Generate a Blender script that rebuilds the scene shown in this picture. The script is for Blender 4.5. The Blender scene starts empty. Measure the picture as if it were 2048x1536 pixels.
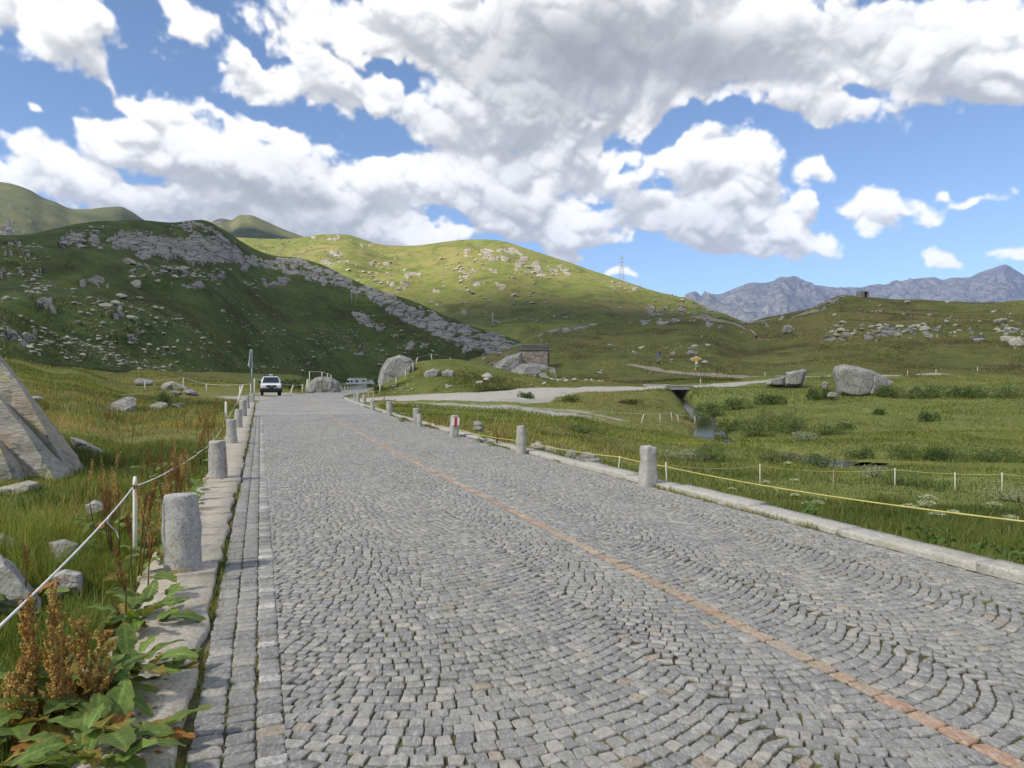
import bpy, bmesh, math, random
import numpy as np
from mathutils import Vector, Matrix

SC = bpy.context.scene
COL = SC.collection
rng = np.random.default_rng(7)
random.seed(7)
R = math.radians

# ------------------------------------------------------------------ camera, world, sun, exposure
EYE = 1.6                 # eye height above the paving
F = 1420.0                # focal length in pixels of the 2048 px wide photograph
CX, CY = 1024.0, 768.0
cam = bpy.data.cameras.new('camera')
cam.sensor_width = 36.0
cam.lens = 36.0 * F / 2048.0
cam.clip_start = 0.05
cam.clip_end = 60000
cam_o = bpy.data.objects.new('camera', cam)
COL.objects.link(cam_o)
cam_o.location = (0, 0, EYE)
cam_o.rotation_euler = (R(90), 0, 0)
SC.camera = cam_o

SUN_EL, SUN_AZ = R(46), R(232)     # azimuth clockwise from the view direction (+Y): behind, to the left
SUN_V = Vector((math.sin(SUN_AZ) * math.cos(SUN_EL), math.cos(SUN_AZ) * math.cos(SUN_EL), math.sin(SUN_EL)))
sun = bpy.data.lights.new('sun', 'SUN')
sun.energy = 4.2
sun.angle = R(5)
sun.color = (1.0, 0.93, 0.80)
sun_o = bpy.data.objects.new('sun', sun)
COL.objects.link(sun_o)
sun_o.rotation_euler = (-SUN_V).to_track_quat('-Z', 'Y').to_euler()
sun_o.location = (0, 0, 400)

SC.view_settings.view_transform = 'Standard'
SC.view_settings.look = 'None'
SC.view_settings.gamma = 1.0
SC.view_settings.exposure = 1.12
SKY_STRENGTH, CLOUD_STRENGTH = 0.080, 0.59
SC.view_settings.use_curve_mapping = False
SC.cycles.use_denoising = True
SC.cycles.max_bounces = 6
SC.cycles.transparent_max_bounces = 12
SC.cycles.volume_bounces = 0
SC.cycles.caustics_reflective = False
SC.cycles.caustics_refractive = False


class NT:
    """tiny helper round a node tree"""
    def __init__(self, tree):
        self.t = tree
        tree.nodes.clear()

    def n(self, typ, **kw):
        nd = self.t.nodes.new(typ)
        for k, v in kw.items():
            if k.startswith('i_'):
                key = k[2:]
                key = int(key) if key.isdigit() else key.replace('_', ' ')
                self.put(nd.inputs[key], v)
            else:
                setattr(nd, k, v)
        return nd

    def put(self, sock, v):
        if isinstance(v, bpy.types.NodeSocket):
            self.t.links.new(v, sock)
        elif isinstance(v, bpy.types.Node):
            self.t.links.new(v.outputs[0], sock)
        else:
            if sock.type == 'RGBA' and len(v) == 3:
                v = (*v, 1)
            sock.default_value = v

    def math(self, op, a, b=0.0, c=0.0, clamp=False):
        nd = self.t.nodes.new('ShaderNodeMath')
        nd.operation = op
        nd.use_clamp = clamp
        self.put(nd.inputs[0], a); self.put(nd.inputs[1], b); self.put(nd.inputs[2], c)
        return nd.outputs[0]

    def vmath(self, op, a, b=(0, 0, 0), scale=None):
        nd = self.t.nodes.new('ShaderNodeVectorMath')
        nd.operation = op
        self.put(nd.inputs[0], a)
        if scale is not None:
            self.put(nd.inputs['Scale'], scale)
        elif op not in ('LENGTH', 'NORMALIZE'):
            self.put(nd.inputs[1], b)
        return nd.outputs['Value'] if op in ('LENGTH', 'DOT_PRODUCT') else nd.outputs[0]

    def rng(self, v, a, b, c=0.0, d=1.0, smooth=True):
        nd = self.t.nodes.new('ShaderNodeMapRange')
        nd.interpolation_type = 'SMOOTHSTEP' if smooth else 'LINEAR'
        nd.clamp = True
        for s, x in zip(nd.inputs, (v, a, b, c, d)):
            self.put(s, x)
        return nd.outputs[0]

    def mix(self, f, a, b, blend='MIX'):
        nd = self.t.nodes.new('ShaderNodeMix')
        nd.data_type = 'RGBA'
        nd.blend_type = blend
        self.put(nd.inputs[0], f); self.put(nd.inputs[6], a); self.put(nd.inputs[7], b)
        return nd.outputs[2]

    def noise(self, vec, scale, detail=4.0, rough=0.55, dist=0.0, lac=2.0):
        nd = self.t.nodes.new('ShaderNodeTexNoise')
        self.put(nd.inputs['Vector'], vec)
        nd.inputs['Scale'].default_value = scale
        nd.inputs['Detail'].default_value = detail
        nd.inputs['Roughness'].default_value = rough
        nd.inputs['Distortion'].default_value = dist
        nd.inputs['Lacunarity'].default_value = lac
        return nd.outputs[0]

    def voro(self, vec, scale, feature='F1', rnd=1.0, out=0):
        nd = self.t.nodes.new('ShaderNodeTexVoronoi')
        nd.feature = feature
        self.put(nd.inputs['Vector'], vec)
        nd.inputs['Scale'].default_value = scale
        nd.inputs['Randomness'].default_value = rnd
        return nd.outputs[out]

    def bump(self, h, strength=0.5, dist=0.02, normal=None):
        nd = self.t.nodes.new('ShaderNodeBump')
        nd.inputs['Strength'].default_value = strength
        nd.inputs['Distance'].default_value = dist
        self.put(nd.inputs['Height'], h)
        if normal is not None:
            self.put(nd.inputs['Normal'], normal)
        return nd.outputs[0]

    def ramp(self, v, stops):
        nd = self.t.nodes.new('ShaderNodeValToRGB')
        e = nd.color_ramp.elements
        while len(e) < len(stops):
            e.new(0.5)
        for el, (p, c) in zip(e, stops):
            el.position = p
            el.color = (*c, 1) if len(c) == 3 else c
        self.put(nd.inputs[0], v)
        return nd.outputs[0]


# ------------------------------------------------------------------ world: sky with cumulus clouds
def azel(px, py):
    x, z = (px - CX) / F, (CY - py) / F
    return math.atan(x), math.atan2(z, math.hypot(1, x))


# cloud masses, as compass bearing and elevation read off a 2048 x 1536 frame: centre, radii, tilt, weight
CLOUDS = [
    (60, 40, 190, 75, 12, 1.0), (190, 80, 90, 34, 22, .8), (330, 15, 110, 40, 20, .75), (370, 50, 30, 40, 0, .4),
    (560, 150, 150, 60, 10, 1.0), (620, 60, 200, 60, 10, .85), (820, 60, 230, 90, 0, 1.0),
    (1200, 90, 420, 150, 0, 1.35), (1000, 190, 200, 90, 15, 1.15), (760, 215, 170, 55, 20, 1.0), (900, 290, 150, 60, 15, 1.0),
    (1600, 90, 340, 130, 8, 1.2), (1900, 80, 220, 120, 5, 1.05), (1680, 215, 190, 50, 16, .95), (1300, 220, 140, 60, 0, .95),
    (1990, 150, 110, 60, 10, .8),
    (330, 205, 100, 26, 22, .8), (240, 260, 110, 58, 20, 1.0), (120, 320, 100, 55, 0, .95), (400, 300, 190, 75, 10, 1.15),
    (560, 350, 190, 75, 10, 1.2), (250, 390, 200, 55, 8, 1.1), (480, 420, 230, 60, 8, 1.15), (690, 420, 150, 65, 0, 1.0),
    (800, 355, 120, 60, 10, 1.05), (760, 460, 90, 40, 0, .9), (1000, 390, 230, 90, 8, 1.25), (1120, 250, 120, 90, 0, 1.1),
    (1210, 330, 140, 80, 0, 1.1), (1130, 455, 130, 45, 12, .95), (1200, 480, 90, 30, 8, .8), (1320, 430, 140, 60, 0, 1.05),
    (1450, 320, 125, 92, 0, 1.25), (1480, 400, 140, 80, 20, 1.25), (1580, 465, 110, 42, 14, 1.0), (1440, 470, 110, 40, 5, .8),
    (860, 480, 42, 22, 0, 1.0), (1150, 522, 66, 22, 25, 1.0), (1270, 566, 34, 15, 20, .95),
    (1660, 340, 58, 34, 0, 1.0), (1632, 405, 34, 34, 0, 1.0), (1800, 400, 95, 58, 8, .95), (1740, 408, 45, 18, 0, .6),
    (1945, 392, 50, 15, -4, .72), (1905, 376, 18, 16, 40, .6), (1985, 378, 14, 18, 0, .6), (1890, 512, 54, 30, 35, 1.05), (2015, 497, 70, 34, 5, 1.1),
    (600, 262, 170, 44, 15, .95), (470, 225, 90, 34, 20, .8), (330, 195, 110, 30, 22, .9), (790, 465, 110, 40, 5, 1.0), (1080, 490, 90, 30, 8, .8), (1000, 455, 120, 36, 5, .9), (68, 230, 36, 13, 5, .7), (30, 290, 60, 14, 20, .4), (0, 355, 60, 26, 5, .7), (1590, 515, 30, 12, 30, .4),
    (2150, 60, 200, 140, 0, 1.0), (2200, 500, 140, 60, 0, .9), (-120, 80, 160, 90, 0, 1.0), (-150, 420, 140, 60, 0, .9),
]
HOLES = [(690, 296, 70, 16, 14, .7), (745, 310, 34, 16, 0, .5), (618, 238, 46, 14, 35, .55), (665, 110, 70, 16, 30, .5), (760, 145, 50, 12, 30, .5), (540, 215, 90, 14, 18, .5),
         (1370, 255, 50, 30, -25, .6), (1290, 330, 40, 10, -35, .45), (1205, 213, 26, 8, 0, .45), (1090, 168, 60, 8, 5, .5), (1745, 190, 30, 16, 30, .55), (1480, 232, 60, 14, 10, .5), (1600, 262, 60, 14, 10, .5),
         (520, 95, 70, 12, 20, .45), (880, 440, 60, 18, 8, .5), (1320, 475, 30, 10, 0, .4), (1790, 0, 30, 12, 0, .5), (1240, 300, 30, 10, -40, .3)]
SHADES = [(1180, 110, 330, 110, 0, .95), (1370, 110, 300, 80, 4, .95), (900, 120, 170, 60, 0, .4), (1650, 60, 280, 70, 8, .45), (1880, 190, 160, 60, 0, .35),
          (620, 410, 240, 50, 8, .5), (430, 440, 240, 40, 6, .5), (640, 330, 120, 30, 0, .35), (1000, 300, 100, 80, 0, .45), (1010, 430, 180, 40, 8, .4), (1350, 440, 140, 45, 0, .45),
          (1650, 230, 150, 36, 16, .3), (880, 250, 160, 40, 20, .35)]


# --- end cloud lists
def _lattice(seed):
    return np.random.default_rng(seed).random((256, 256)).astype(np.float32)


def n2(u, v, seed):
    """value noise on a wrapped lattice"""
    L = _lattice(seed)
    iu = np.floor(u).astype(np.int32); iv = np.floor(v).astype(np.int32)
    fu = (u - iu).astype(np.float32); fv = (v - iv).astype(np.float32)
    fu = fu * fu * (3 - 2 * fu); fv = fv * fv * (3 - 2 * fv)
    a, b = iu & 255, iv & 255
    a1, b1 = (a + 1) & 255, (b + 1) & 255
    return (L[a, b] * (1 - fu) + L[a1, b] * fu) * (1 - fv) + (L[a, b1] * (1 - fu) + L[a1, b1] * fu) * fv


def f2(u, v, octs, seed, gain=.5, mode=0):
    r, s, a = 0, 0, 1.0
    c, sn = .8, .6
    for o in range(octs):
        x = n2(u, v, seed + o)
        if mode == 1:
            x = 1 - np.abs(2 * x - 1)          # ridges
        elif mode == 2:
            x = np.abs(2 * x - 1)              # billows (creases between round heads)
        r = r + a * x
        s += a
        a *= gain
        u, v = (u * c - v * sn) * 2.03 + 7.1, (u * sn + v * c) * 2.03 + 3.7
    return r / s


def cloud_cover(az, el):
    """density, greyness of the cloud cover over compass bearing az and elevation el (arrays)"""
    wu = f2(az * 6 + 9, el * 6 + 4, 4, 100) - .5
    wv = f2(az * 6 + 31, el * 6 + 14, 4, 110) - .5
    wu2 = f2(az * 30 + 9, el * 30 + 4, 4, 120) - .5
    wv2 = f2(az * 30 + 3, el * 30 + 8, 4, 130) - .5
    A = az + wu * .10 + wu2 * .040
    E = el + wv * .06 + wv2 * .030

    def blob(px, py, rx, ry, rot, w, outer=1.5):
        a, e = azel(px, py)
        f = math.cos(a) ** 1.5
        c, s = math.cos(R(rot)), math.sin(R(rot))
        x, y = (A - a), -(E - e)
        xr, yr = (x * c + y * s) / (rx / F * f), (-x * s + y * c) / (ry / F * f)
        t = np.clip(1 - np.sqrt(xr * xr + yr * yr) / outer, 0, 1)
        return w * t * t * (3 - 2 * t)
    cov = np.zeros_like(az)
    for b in CLOUDS:
        v = blob(*b)
        cov = np.maximum(cov, v) + .35 * np.minimum(cov, v)
    # beyond the listed masses the cover goes on in the same measure
    sm = lambda x, a, b: np.clip((x - a) / (b - a), 0, 1)
    rest = np.maximum(sm(np.abs(az), .66, .82), sm(el, .50, .62))
    big = f2(az * 3.2 + 40, el * 4.5 + 17, 3, 140)
    cov = np.maximum(cov, rest * sm(big, .36, .62) * 1.25)
    for b in HOLES:
        cov = cov - blob(*b)
    grey = rest * sm(big, .42, .66) * .6
    for b in SHADES:
        grey = np.maximum(grey, blob(*b))
    cov = np.minimum(cov, 1.6)
    n = f2(az * 13, el * 16, 7, 150, .5) - .5
    # round heads: height of overlapping puffs at two sizes
    pu, pv = az + wu2 * .010 + wu * .03, el + wv2 * .010 + wv * .03
    puff = f2(pu * 11 + 3, pv * 14 + 5, 2, 160, .5, 2) - .40
    puff2 = f2(pu * 30 + 7, pv * 36 + 1, 3, 166, .5, 2) - .40
    fine = f2(az * 90, el * 100, 4, 170, .6) - .5
    D = cov * 1.05 + n * .80 + puff * .60 + puff2 * .45 + fine * .30
    H = cov * .60 + puff * 1.35 + puff2 * .62 + n * .30 + fine * .05
    return D.astype(np.float32), grey.astype(np.float32), H.astype(np.float32)


def cloud_shade(D, grey, H, step, drift):
    """brightness by looking through the cover towards the light, above and a little left"""
    sm = lambda x, a, b: np.clip((x - a) / (b - a), 0, 1)

    def toward(A, k):
        dy = max(1, int(round(k * step))); dx = int(round(k * step * drift))
        B = np.roll(A, dx, 1)
        return np.concatenate([B[dy:], np.repeat(B[-1:], dy, 0)], 0)
    a = sm(D, .39, .70)
    alpha = a * a * (3 - 2 * a)
    dens = np.clip(D - .40, 0, 1.3)
    acc = np.zeros_like(D)
    for i in range(1, 11):
        acc += toward(dens, i) * (1.15 - i * .09)
    L = np.exp(-acc * .30)
    rel = np.zeros_like(D)
    for kk, w in ((.4, 1.1), (1.0, 1.0), (2.2, .9), (4.5, .7)):
        rel += w * np.clip(H - toward(H, kk), -.30, .30)
    rel = np.tanh(rel * 1.5)
    calm = 1 - .75 * np.clip(grey * 1.15, 0, 1)                # undersides are smooth
    rim = np.clip(1 - dens * 2.4, 0, 1)
    val = .50 + .30 * L + .34 * rel * calm - .46 * grey + .20 * rim * (rel > -.25) - .08 * np.clip(dens - .6, 0, 1)
    return alpha, np.clip(val, .05, 1.0)


def cloud_image(W=4096):
    """the cloud cover as a sky map: brightness and opacity over all bearings"""
    Hh = W // 4
    pd = W / (2 * math.pi)
    out = np.zeros((W // 2, W, 4), np.float32)
    out[..., 3] = 1
    q = 4                                                    # coarse over the whole sky
    AZ, EL = np.meshgrid((np.arange(W // q) * q - W / 2) / pd, np.arange(Hh // q) * q / pd)
    D, g, H = cloud_cover(AZ, EL)
    a, v = cloud_shade(D, g, H, 5.0 / q, .25)
    for ch, A in ((0, v), (1, a)):
        out[Hh:, :, ch] = np.repeat(np.repeat(A, q, 0), q, 1)
    x0, x1, y1 = W // 2 - int(.95 * pd), W // 2 + int(.95 * pd), int(.85 * pd)
    AZ, EL = np.meshgrid((np.arange(x0, x1) - W / 2) / pd, np.arange(0, y1 + 60) / pd)
    D, g, H = cloud_cover(AZ, EL)
    a, v = cloud_shade(D, g, H, 5.0, .25)
    out[Hh:Hh + y1, x0:x1, 0] = v[:y1]
    out[Hh:Hh + y1, x0:x1, 1] = a[:y1]
    im = bpy.data.images.new('cloud_cover', W, W // 2, alpha=False, float_buffer=True, is_data=True)
    im.pixels.foreach_set(out.ravel())
    im.update()
    return im


def make_world():
    w = bpy.data.worlds.new('World')
    SC.world = w
    w.use_nodes = True
    k = NT(w.node_tree)
    tc = k.n('ShaderNodeTexCoord').outputs['Generated']
    sky = k.n('ShaderNodeTexSky', sky_type='NISHITA', sun_disc=False, sun_elevation=SUN_EL, sun_rotation=SUN_AZ,
              altitude=1500, air_density=1.0, dust_density=0.4, ozone_density=2.0)
    bg_sky = k.n('ShaderNodeBackground', i_0=sky.outputs[0], i_1=SKY_STRENGTH)
    sep = k.n('ShaderNodeSeparateXYZ', i_0=tc)
    # bearing and elevation -> map coordinates
    u = k.math('ADD', k.math('MULTIPLY', k.math('ARCTAN2', sep.outputs[0], sep.outputs[1]), 1 / (2 * math.pi)), .5)
    v = k.math('ADD', k.math('MULTIPLY', k.math('ARCSINE', sep.outputs[2]), 1 / math.pi), .5)
    im = k.n('ShaderNodeTexImage', image=cloud_image(), interpolation='Cubic', extension='EXTEND')
    k.put(im.inputs[0], k.n('ShaderNodeCombineXYZ', i_0=u, i_1=v).outputs[0])
    cs = k.n('ShaderNodeSeparateColor', i_0=im.outputs[0])
    colr = k.ramp(cs.outputs[0], [(0.0, (.29, .30, .315)), (0.25, (.45, .455, .46)), (0.5, (.66, .66, .65)), (0.75, (.87, .86, .835)), (1.0, (1.0, .985, .95))])
    bg_cl = k.n('ShaderNodeBackground', i_0=colr, i_1=CLOUD_STRENGTH)
    mx = k.n('ShaderNodeMixShader', i_0=cs.outputs[1], i_1=bg_sky.outputs[0], i_2=bg_cl.outputs[0])
    out = k.n('ShaderNodeOutputWorld')
    k.put(out.inputs[0], mx.outputs[0])
    w.cycles.sampling_method = 'MANUAL'
    w.cycles.sample_map_resolution = 512


make_world()

# ------------------------------------------------------------------ small library: numpy noise, meshes, tagging
def _hash(ix, iy, iz, seed):
    h = (ix.astype(np.int64) * 374761393 + iy.astype(np.int64) * 668265263 + iz.astype(np.int64) * 2147483647 + seed * 974634777) & 0xFFFFFFFF
    h = ((h ^ (h >> 13)) * 1274126177) & 0xFFFFFFFF
    h = ((h ^ (h >> 16)) * 2246822519) & 0xFFFFFFFF
    h = h ^ (h >> 15)
    return (h & 0xFFFFFF) / float(0xFFFFFF)


def vnoise(p, seed=0):
    p = np.asarray(p, float)
    i = np.floor(p).astype(np.int64)
    f = p - i
    f = f * f * f * (f * (f * 6 - 15) + 10)
    r = 0
    for dx in (0, 1):
        wx = f[..., 0] if dx else 1 - f[..., 0]
        for dy in (0, 1):
            wy = f[..., 1] if dy else 1 - f[..., 1]
            for dz in (0, 1):
                wz = f[..., 2] if dz else 1 - f[..., 2]
                r = r + wx * wy * wz * _hash(i[..., 0] + dx, i[..., 1] + dy, i[..., 2] + dz, seed)
    return r * 2 - 1


def fbm(p, octaves=4, seed=0, gain=.5, ridged=False):
    p = np.asarray(p, float)
    a, s, r = 1.0, 0.0, 0
    for o in range(octaves):
        v = vnoise(p, seed + o * 17)
        if ridged:
            v = 1 - 2 * np.abs(v)
        r = r + a * v
        s += a
        a *= gain
        p = p * 2.03 + 11.3
    return r / s


def P(px, py, d):
    """surveyed point: bearing and elevation read from the photograph, d metres ahead"""
    return np.array([(px - CX) / F * d, d, EYE + (CY - py) / F * d])


def mesh_obj(name, verts, faces, mat=None, parent=None, smooth=False, attrs=None):
    me = bpy.data.meshes.new(name)
    verts = np.asarray(verts, np.float32).reshape(-1, 3)
    if isinstance(faces, np.ndarray):
        nf, k = faces.shape
        me.vertices.add(len(verts))
        me.vertices.foreach_set('co', verts.ravel())
        me.loops.add(nf * k)
        me.loops.foreach_set('vertex_index', faces.astype(np.int32).ravel())
        me.polygons.add(nf)
        me.polygons.foreach_set('loop_start', np.arange(0, nf * k, k, dtype=np.int32))
        me.update(calc_edges=True)
        me.validate()
    else:
        me.from_pydata(verts.tolist(), [], [list(f) for f in faces])
        me.update()
    if smooth:
        me.polygons.foreach_set('use_smooth', np.ones(len(me.polygons), bool))
    for nm, arr in (attrs or {}).items():
        arr = np.asarray(arr, np.float32)
        if arr.ndim == 1:
            a = me.attributes.new(nm, 'FLOAT', 'POINT')
            a.data.foreach_set('value', arr)
        else:
            if arr.shape[1] == 3:
                arr = np.concatenate([arr, np.ones((len(arr), 1), np.float32)], 1)
            a = me.attributes.new(nm, 'FLOAT_COLOR', 'POINT')
            a.data.foreach_set('color', arr.ravel())
    if mat is not None:
        me.materials.append(mat)
    o = bpy.data.objects.new(name, me)
    COL.objects.link(o)
    if parent is not None:
        o.parent = parent
    return o


def tag(o, label=None, cat=None, group=None, kind=None):
    if label: o['label'] = label
    if cat: o['category'] = cat
    if group: o['group'] = group
    if kind: o['kind'] = kind
    return o


def empty(name, loc=(0, 0, 0), rz=0.0):
    o = bpy.data.objects.new(name, None)
    o.location = loc
    o.rotation_euler = (0, 0, rz)
    o.empty_display_size = .2
    COL.objects.link(o)
    return o


def copy_tree(o, parent=None):
    c = o.copy()
    COL.objects.link(c)
    c.parent = parent
    for ch in [x for x in o.children]:
        copy_tree(ch, c)
    return c


class MB:
    """collects simple solids into one mesh"""
    def __init__(self):
        self.v, self.f = [], []

    def add(self, verts, faces):
        b = len(self.v)
        self.v += [tuple(map(float, p)) for p in verts]
        self.f += [tuple(i + b for i in f) for f in faces]
        return self

    def box(self, c, s, taper=(1, 1), rz=0.0, bev=0.0, shift=(0, 0)):
        hx, hy, hz = s[0] / 2, s[1] / 2, s[2] / 2
        cs, sn = math.cos(rz), math.sin(rz)
        if bev <= 0:
            rings = [(-hz, 1, 1, 0, 0, 0), (hz, taper[0], taper[1], 0, shift[0], shift[1])]
        else:
            rings = [(-hz, 1, 1, bev, 0, 0), (-hz + bev, 1, 1, 0, 0, 0), (hz - bev, taper[0], taper[1], 0, shift[0], shift[1]), (hz, taper[0], taper[1], bev, shift[0], shift[1])]
        vs = []
        for z, tx, ty, ins, sx, sy in rings:
            ax, ay = hx * tx - ins, hy * ty - ins
            b = bev * .9
            if bev > 0:
                pts = [(-ax + b, -ay), (ax - b, -ay), (ax, -ay + b), (ax, ay - b), (ax - b, ay), (-ax + b, ay), (-ax, ay - b), (-ax, -ay + b)]
            else:
                pts = [(-ax, -ay), (ax, -ay), (ax, ay), (-ax, ay)]
            for x, y in pts:
                x += sx; y += sy
                vs.append((c[0] + x * cs - y * sn, c[1] + x * sn + y * cs, c[2] + z))
        n = 8 if bev > 0 else 4
        fs = [tuple(range(n))[::-1]]
        for r in range(len(rings) - 1):
            for i in range(n):
                j = (i + 1) % n
                fs.append((r * n + i, r * n + j, (r + 1) * n + j, (r + 1) * n + i))
        fs.append(tuple(range((len(rings) - 1) * n, len(rings) * n)))
        return self.add(vs, fs)

    def tube(self, pts, r, n=6, cap=True):
        pts = [Vector(p) for p in pts]
        rs = r if hasattr(r, '__len__') else [r] * len(pts)
        vs, fs = [], []
        up = None
        for i, p in enumerate(pts):
            t = (pts[min(i + 1, len(pts) - 1)] - pts[max(i - 1, 0)]).normalized()
            if up is None:
                up = t.orthogonal().normalized()
            up = (up - t * up.dot(t)).normalized()
            bn = t.cross(up)
            for j in range(n):
                a = 2 * math.pi * j / n
                vs.append(p + (up * math.cos(a) + bn * math.sin(a)) * rs[i])
        for i in range(len(pts) - 1):
            for j in range(n):
                k = (j + 1) % n
                fs.append((i * n + j, i * n + k, (i + 1) * n + k, (i + 1) * n + j))
        if cap:
            fs.append(tuple(range(n))[::-1])
            fs.append(tuple(range((len(pts) - 1) * n, len(pts) * n)))
        return self.add(vs, fs)

    def prism(self, poly, y0, y1, axis='y'):
        """poly in (x,z), extruded along y"""
        n = len(poly)
        vs = [(x, y0, z) for x, z in poly] + [(x, y1, z) for x, z in poly]
        fs = [tuple(range(n)), tuple(range(n, 2 * n))[::-1]]
        for i in range(n):
            j = (i + 1) % n
            fs.append((i, i + n, j + n, j))
        return self.add(vs, fs)

    def build(self, name, mat=None, parent=None, smooth=False):
        o = mesh_obj(name, self.v, self.f, mat, parent, smooth)
        bm = bmesh.new()
        bm.from_mesh(o.data)
        bmesh.ops.recalc_face_normals(bm, faces=bm.faces)
        bm.to_mesh(o.data)
        bm.free()
        return o


def new_mat(name):
    m = bpy.data.materials.new(name)
    m.use_nodes = True
    k = NT(m.node_tree)
    out = k.n('ShaderNodeOutputMaterial')
    return m, k, out


def principled(k, out, color, rough=.7, normal=None, spec=.3, metal=0.0):
    b = k.n('ShaderNodeBsdfPrincipled')
    k.put(b.inputs['Base Color'], color)
    k.put(b.inputs['Roughness'], rough)
    k.put(b.inputs['Specular IOR Level'], spec)
    k.put(b.inputs['Metallic'], metal)
    if normal is not None:
        k.put(b.inputs['Normal'], normal)
    k.put(out.inputs[0], b.outputs[0])
    return b


def plain(name, color, rough=.6, spec=.4, metal=0.0, var=.12, scale=6.0):
    """paint, metal, plastic: one colour with slight dirt"""
    m, k, out = new_mat(name)
    oc = k.n('ShaderNodeTexCoord').outputs['Object']
    n = k.noise(oc, scale, 5.0)
    c = k.mix(k.rng(n, .35, .7), tuple(x * (1 - var) for x in color), tuple(min(1, x * (1 + var * .5)) for x in color))
    principled(k, out, c, k.rng(n, .3, .7, max(.02, rough - .08), min(1, rough + .08)), spec=spec, metal=metal)
    return m

# ------------------------------------------------------------------ terrain materials
def turf_mat(name, dark, mid, light, dry, s=1.0, dry_lo=.52, bump=.35, bdist=.5, gravel=False, heath=None):
    m, k, out = new_mat(name)
    pos = k.n('ShaderNodeNewGeometry').outputs['Position']
    n1 = k.noise(pos, .018 * s, 5, .6)
    n2 = k.noise(pos, .13 * s, 6, .65, .4)
    n3 = k.noise(pos, .9 * s, 6, .7, .3)
    n4 = k.noise(k.vmath('MULTIPLY', pos, (1, 1, 2.5)), 5.5 * s, 5, .7)
    f = k.math('ADD', k.math('MULTIPLY', n2, .42), k.math('ADD', k.math('MULTIPLY', n3, .34), k.math('MULTIPLY', n4, .24)))
    c = k.ramp(f, [(.36, dark), (.48, mid), (.60, light)])
    dr = k.rng(k.math('ADD', k.math('MULTIPLY', n1, .6), k.math('MULTIPLY', n3, .4)), dry_lo, dry_lo + .14, 0, .8)
    c = k.mix(dr, c, dry)
    if heath:
        hn = k.noise(k.vmath('ADD', pos, (130, 40, 7)), .06 * s, 6, .65, .5)
        c = k.mix(k.rng(hn, .52, .62, 0, .75), c, heath)
    if gravel:
        ga = k.n('ShaderNodeAttribute', attribute_name='gravel').outputs['Fac']
        ds = k.n('ShaderNodeAttribute', attribute_name='dry').outputs['Fac']
        sh = k.n('ShaderNodeAttribute', attribute_name='soil').outputs['Fac']
        c = k.mix(k.math('MULTIPLY', ds, k.rng(n3, .36, .58, .15, .85)), c, (.17, .145, .055))
        gn = k.noise(pos, 7.0, 4, .7)
        gcol = k.ramp(gn, [(.3, (.24, .225, .19)), (.5, (.36, .345, .30)), (.7, (.46, .44, .40))])
        gm = k.rng(k.math('ADD', ga, k.math('MULTIPLY', k.math('SUBTRACT', n3, .5), .9)), .38, .58)
        c = k.mix(gm, c, gcol)
        c = k.mix(sh, c, (.085, .07, .045))
    h = k.math('ADD', k.math('MULTIPLY', n3, 1.0), k.math('MULTIPLY', n4, .45))
    principled(k, out, c, .9, k.bump(h, bump, bdist), spec=.08)
    return m


def rock_mat(name, light=(.34, .33, .30), dark=(.12, .12, .115), lichen=(.30, .31, .16), s=1.0, lich=.5, pink=None, world=True, strata=(1, 1, 1), bump=.6, bdist=.08, crack=.45, tilt=False):
    CRK = crack
    m, k, out = new_mat(name)
    if world:
        pos = k.n('ShaderNodeNewGeometry').outputs['Position']
    else:
        oc = k.n('ShaderNodeTexCoord').outputs['Object']
        oi = k.n('ShaderNodeObjectInfo')
        pos = k.vmath('ADD', oc, k.vmath('SCALE', (7.3, 3.1, 9.7), scale=oi.outputs['Random']))
    sp = k.vmath('MULTIPLY', pos, strata)
    if tilt:                                  # beds dipping to the right
        mp = k.n('ShaderNodeMapping')
        k.put(mp.inputs[0], pos)
        mp.inputs['Rotation'].default_value = (0, R(-52), 0)
        mp.inputs['Scale'].default_value = (.5, 1, 1.9)
        sp = mp.outputs[0]
    n1 = k.noise(sp, .8 * s, 6, .62, .4)
    n2 = k.noise(sp, 6.0 * s, 6, .7)
    n3 = k.noise(pos, 2.0 * s, 5, .65, .6)
    n4 = k.noise(pos, 40.0 * s, 2, .6)
    c = k.ramp(k.math('ADD', k.math('MULTIPLY', n1, .6), k.math('MULTIPLY', n2, .4)), [(.34, dark), (.47, tuple((a + b) / 2 for a, b in zip(light, dark))), (.62, light)])
    if pink:
        c = k.mix(k.rng(k.noise(pos, .7 * s, 3, .5, .3), .48, .58, 0, .85), c, pink)
    c = k.mix(k.rng(n3, .66 - .2 * lich, .78 - .2 * lich, 0, .75), c, lichen)
    c = k.mix(k.rng(n4, .35, .65, 0, .35), c, tuple(x * .55 for x in light))
    cr = k.voro(k.vmath('ADD', sp, k.vmath('SCALE', k.n('ShaderNodeCombineXYZ', i_0=n1, i_1=n3, i_2=n1).outputs[0], scale=.8 / s)), 1.1 * s, 'DISTANCE_TO_EDGE')
    crack = k.rng(cr, 0.0, .05, 0.0, 1.0)
    c = k.mix(k.math('MULTIPLY', k.math('SUBTRACT', 1.0, crack), CRK), c, tuple(x * .45 for x in dark))
    h = k.math('ADD', k.math('MULTIPLY', n1, 1.0), k.math('ADD', k.math('MULTIPLY', n2, .5), k.math('MULTIPLY', crack, CRK * .6)))
    principled(k, out, c, .88, k.bump(h, bump, bdist), spec=.15)
    return m


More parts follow.
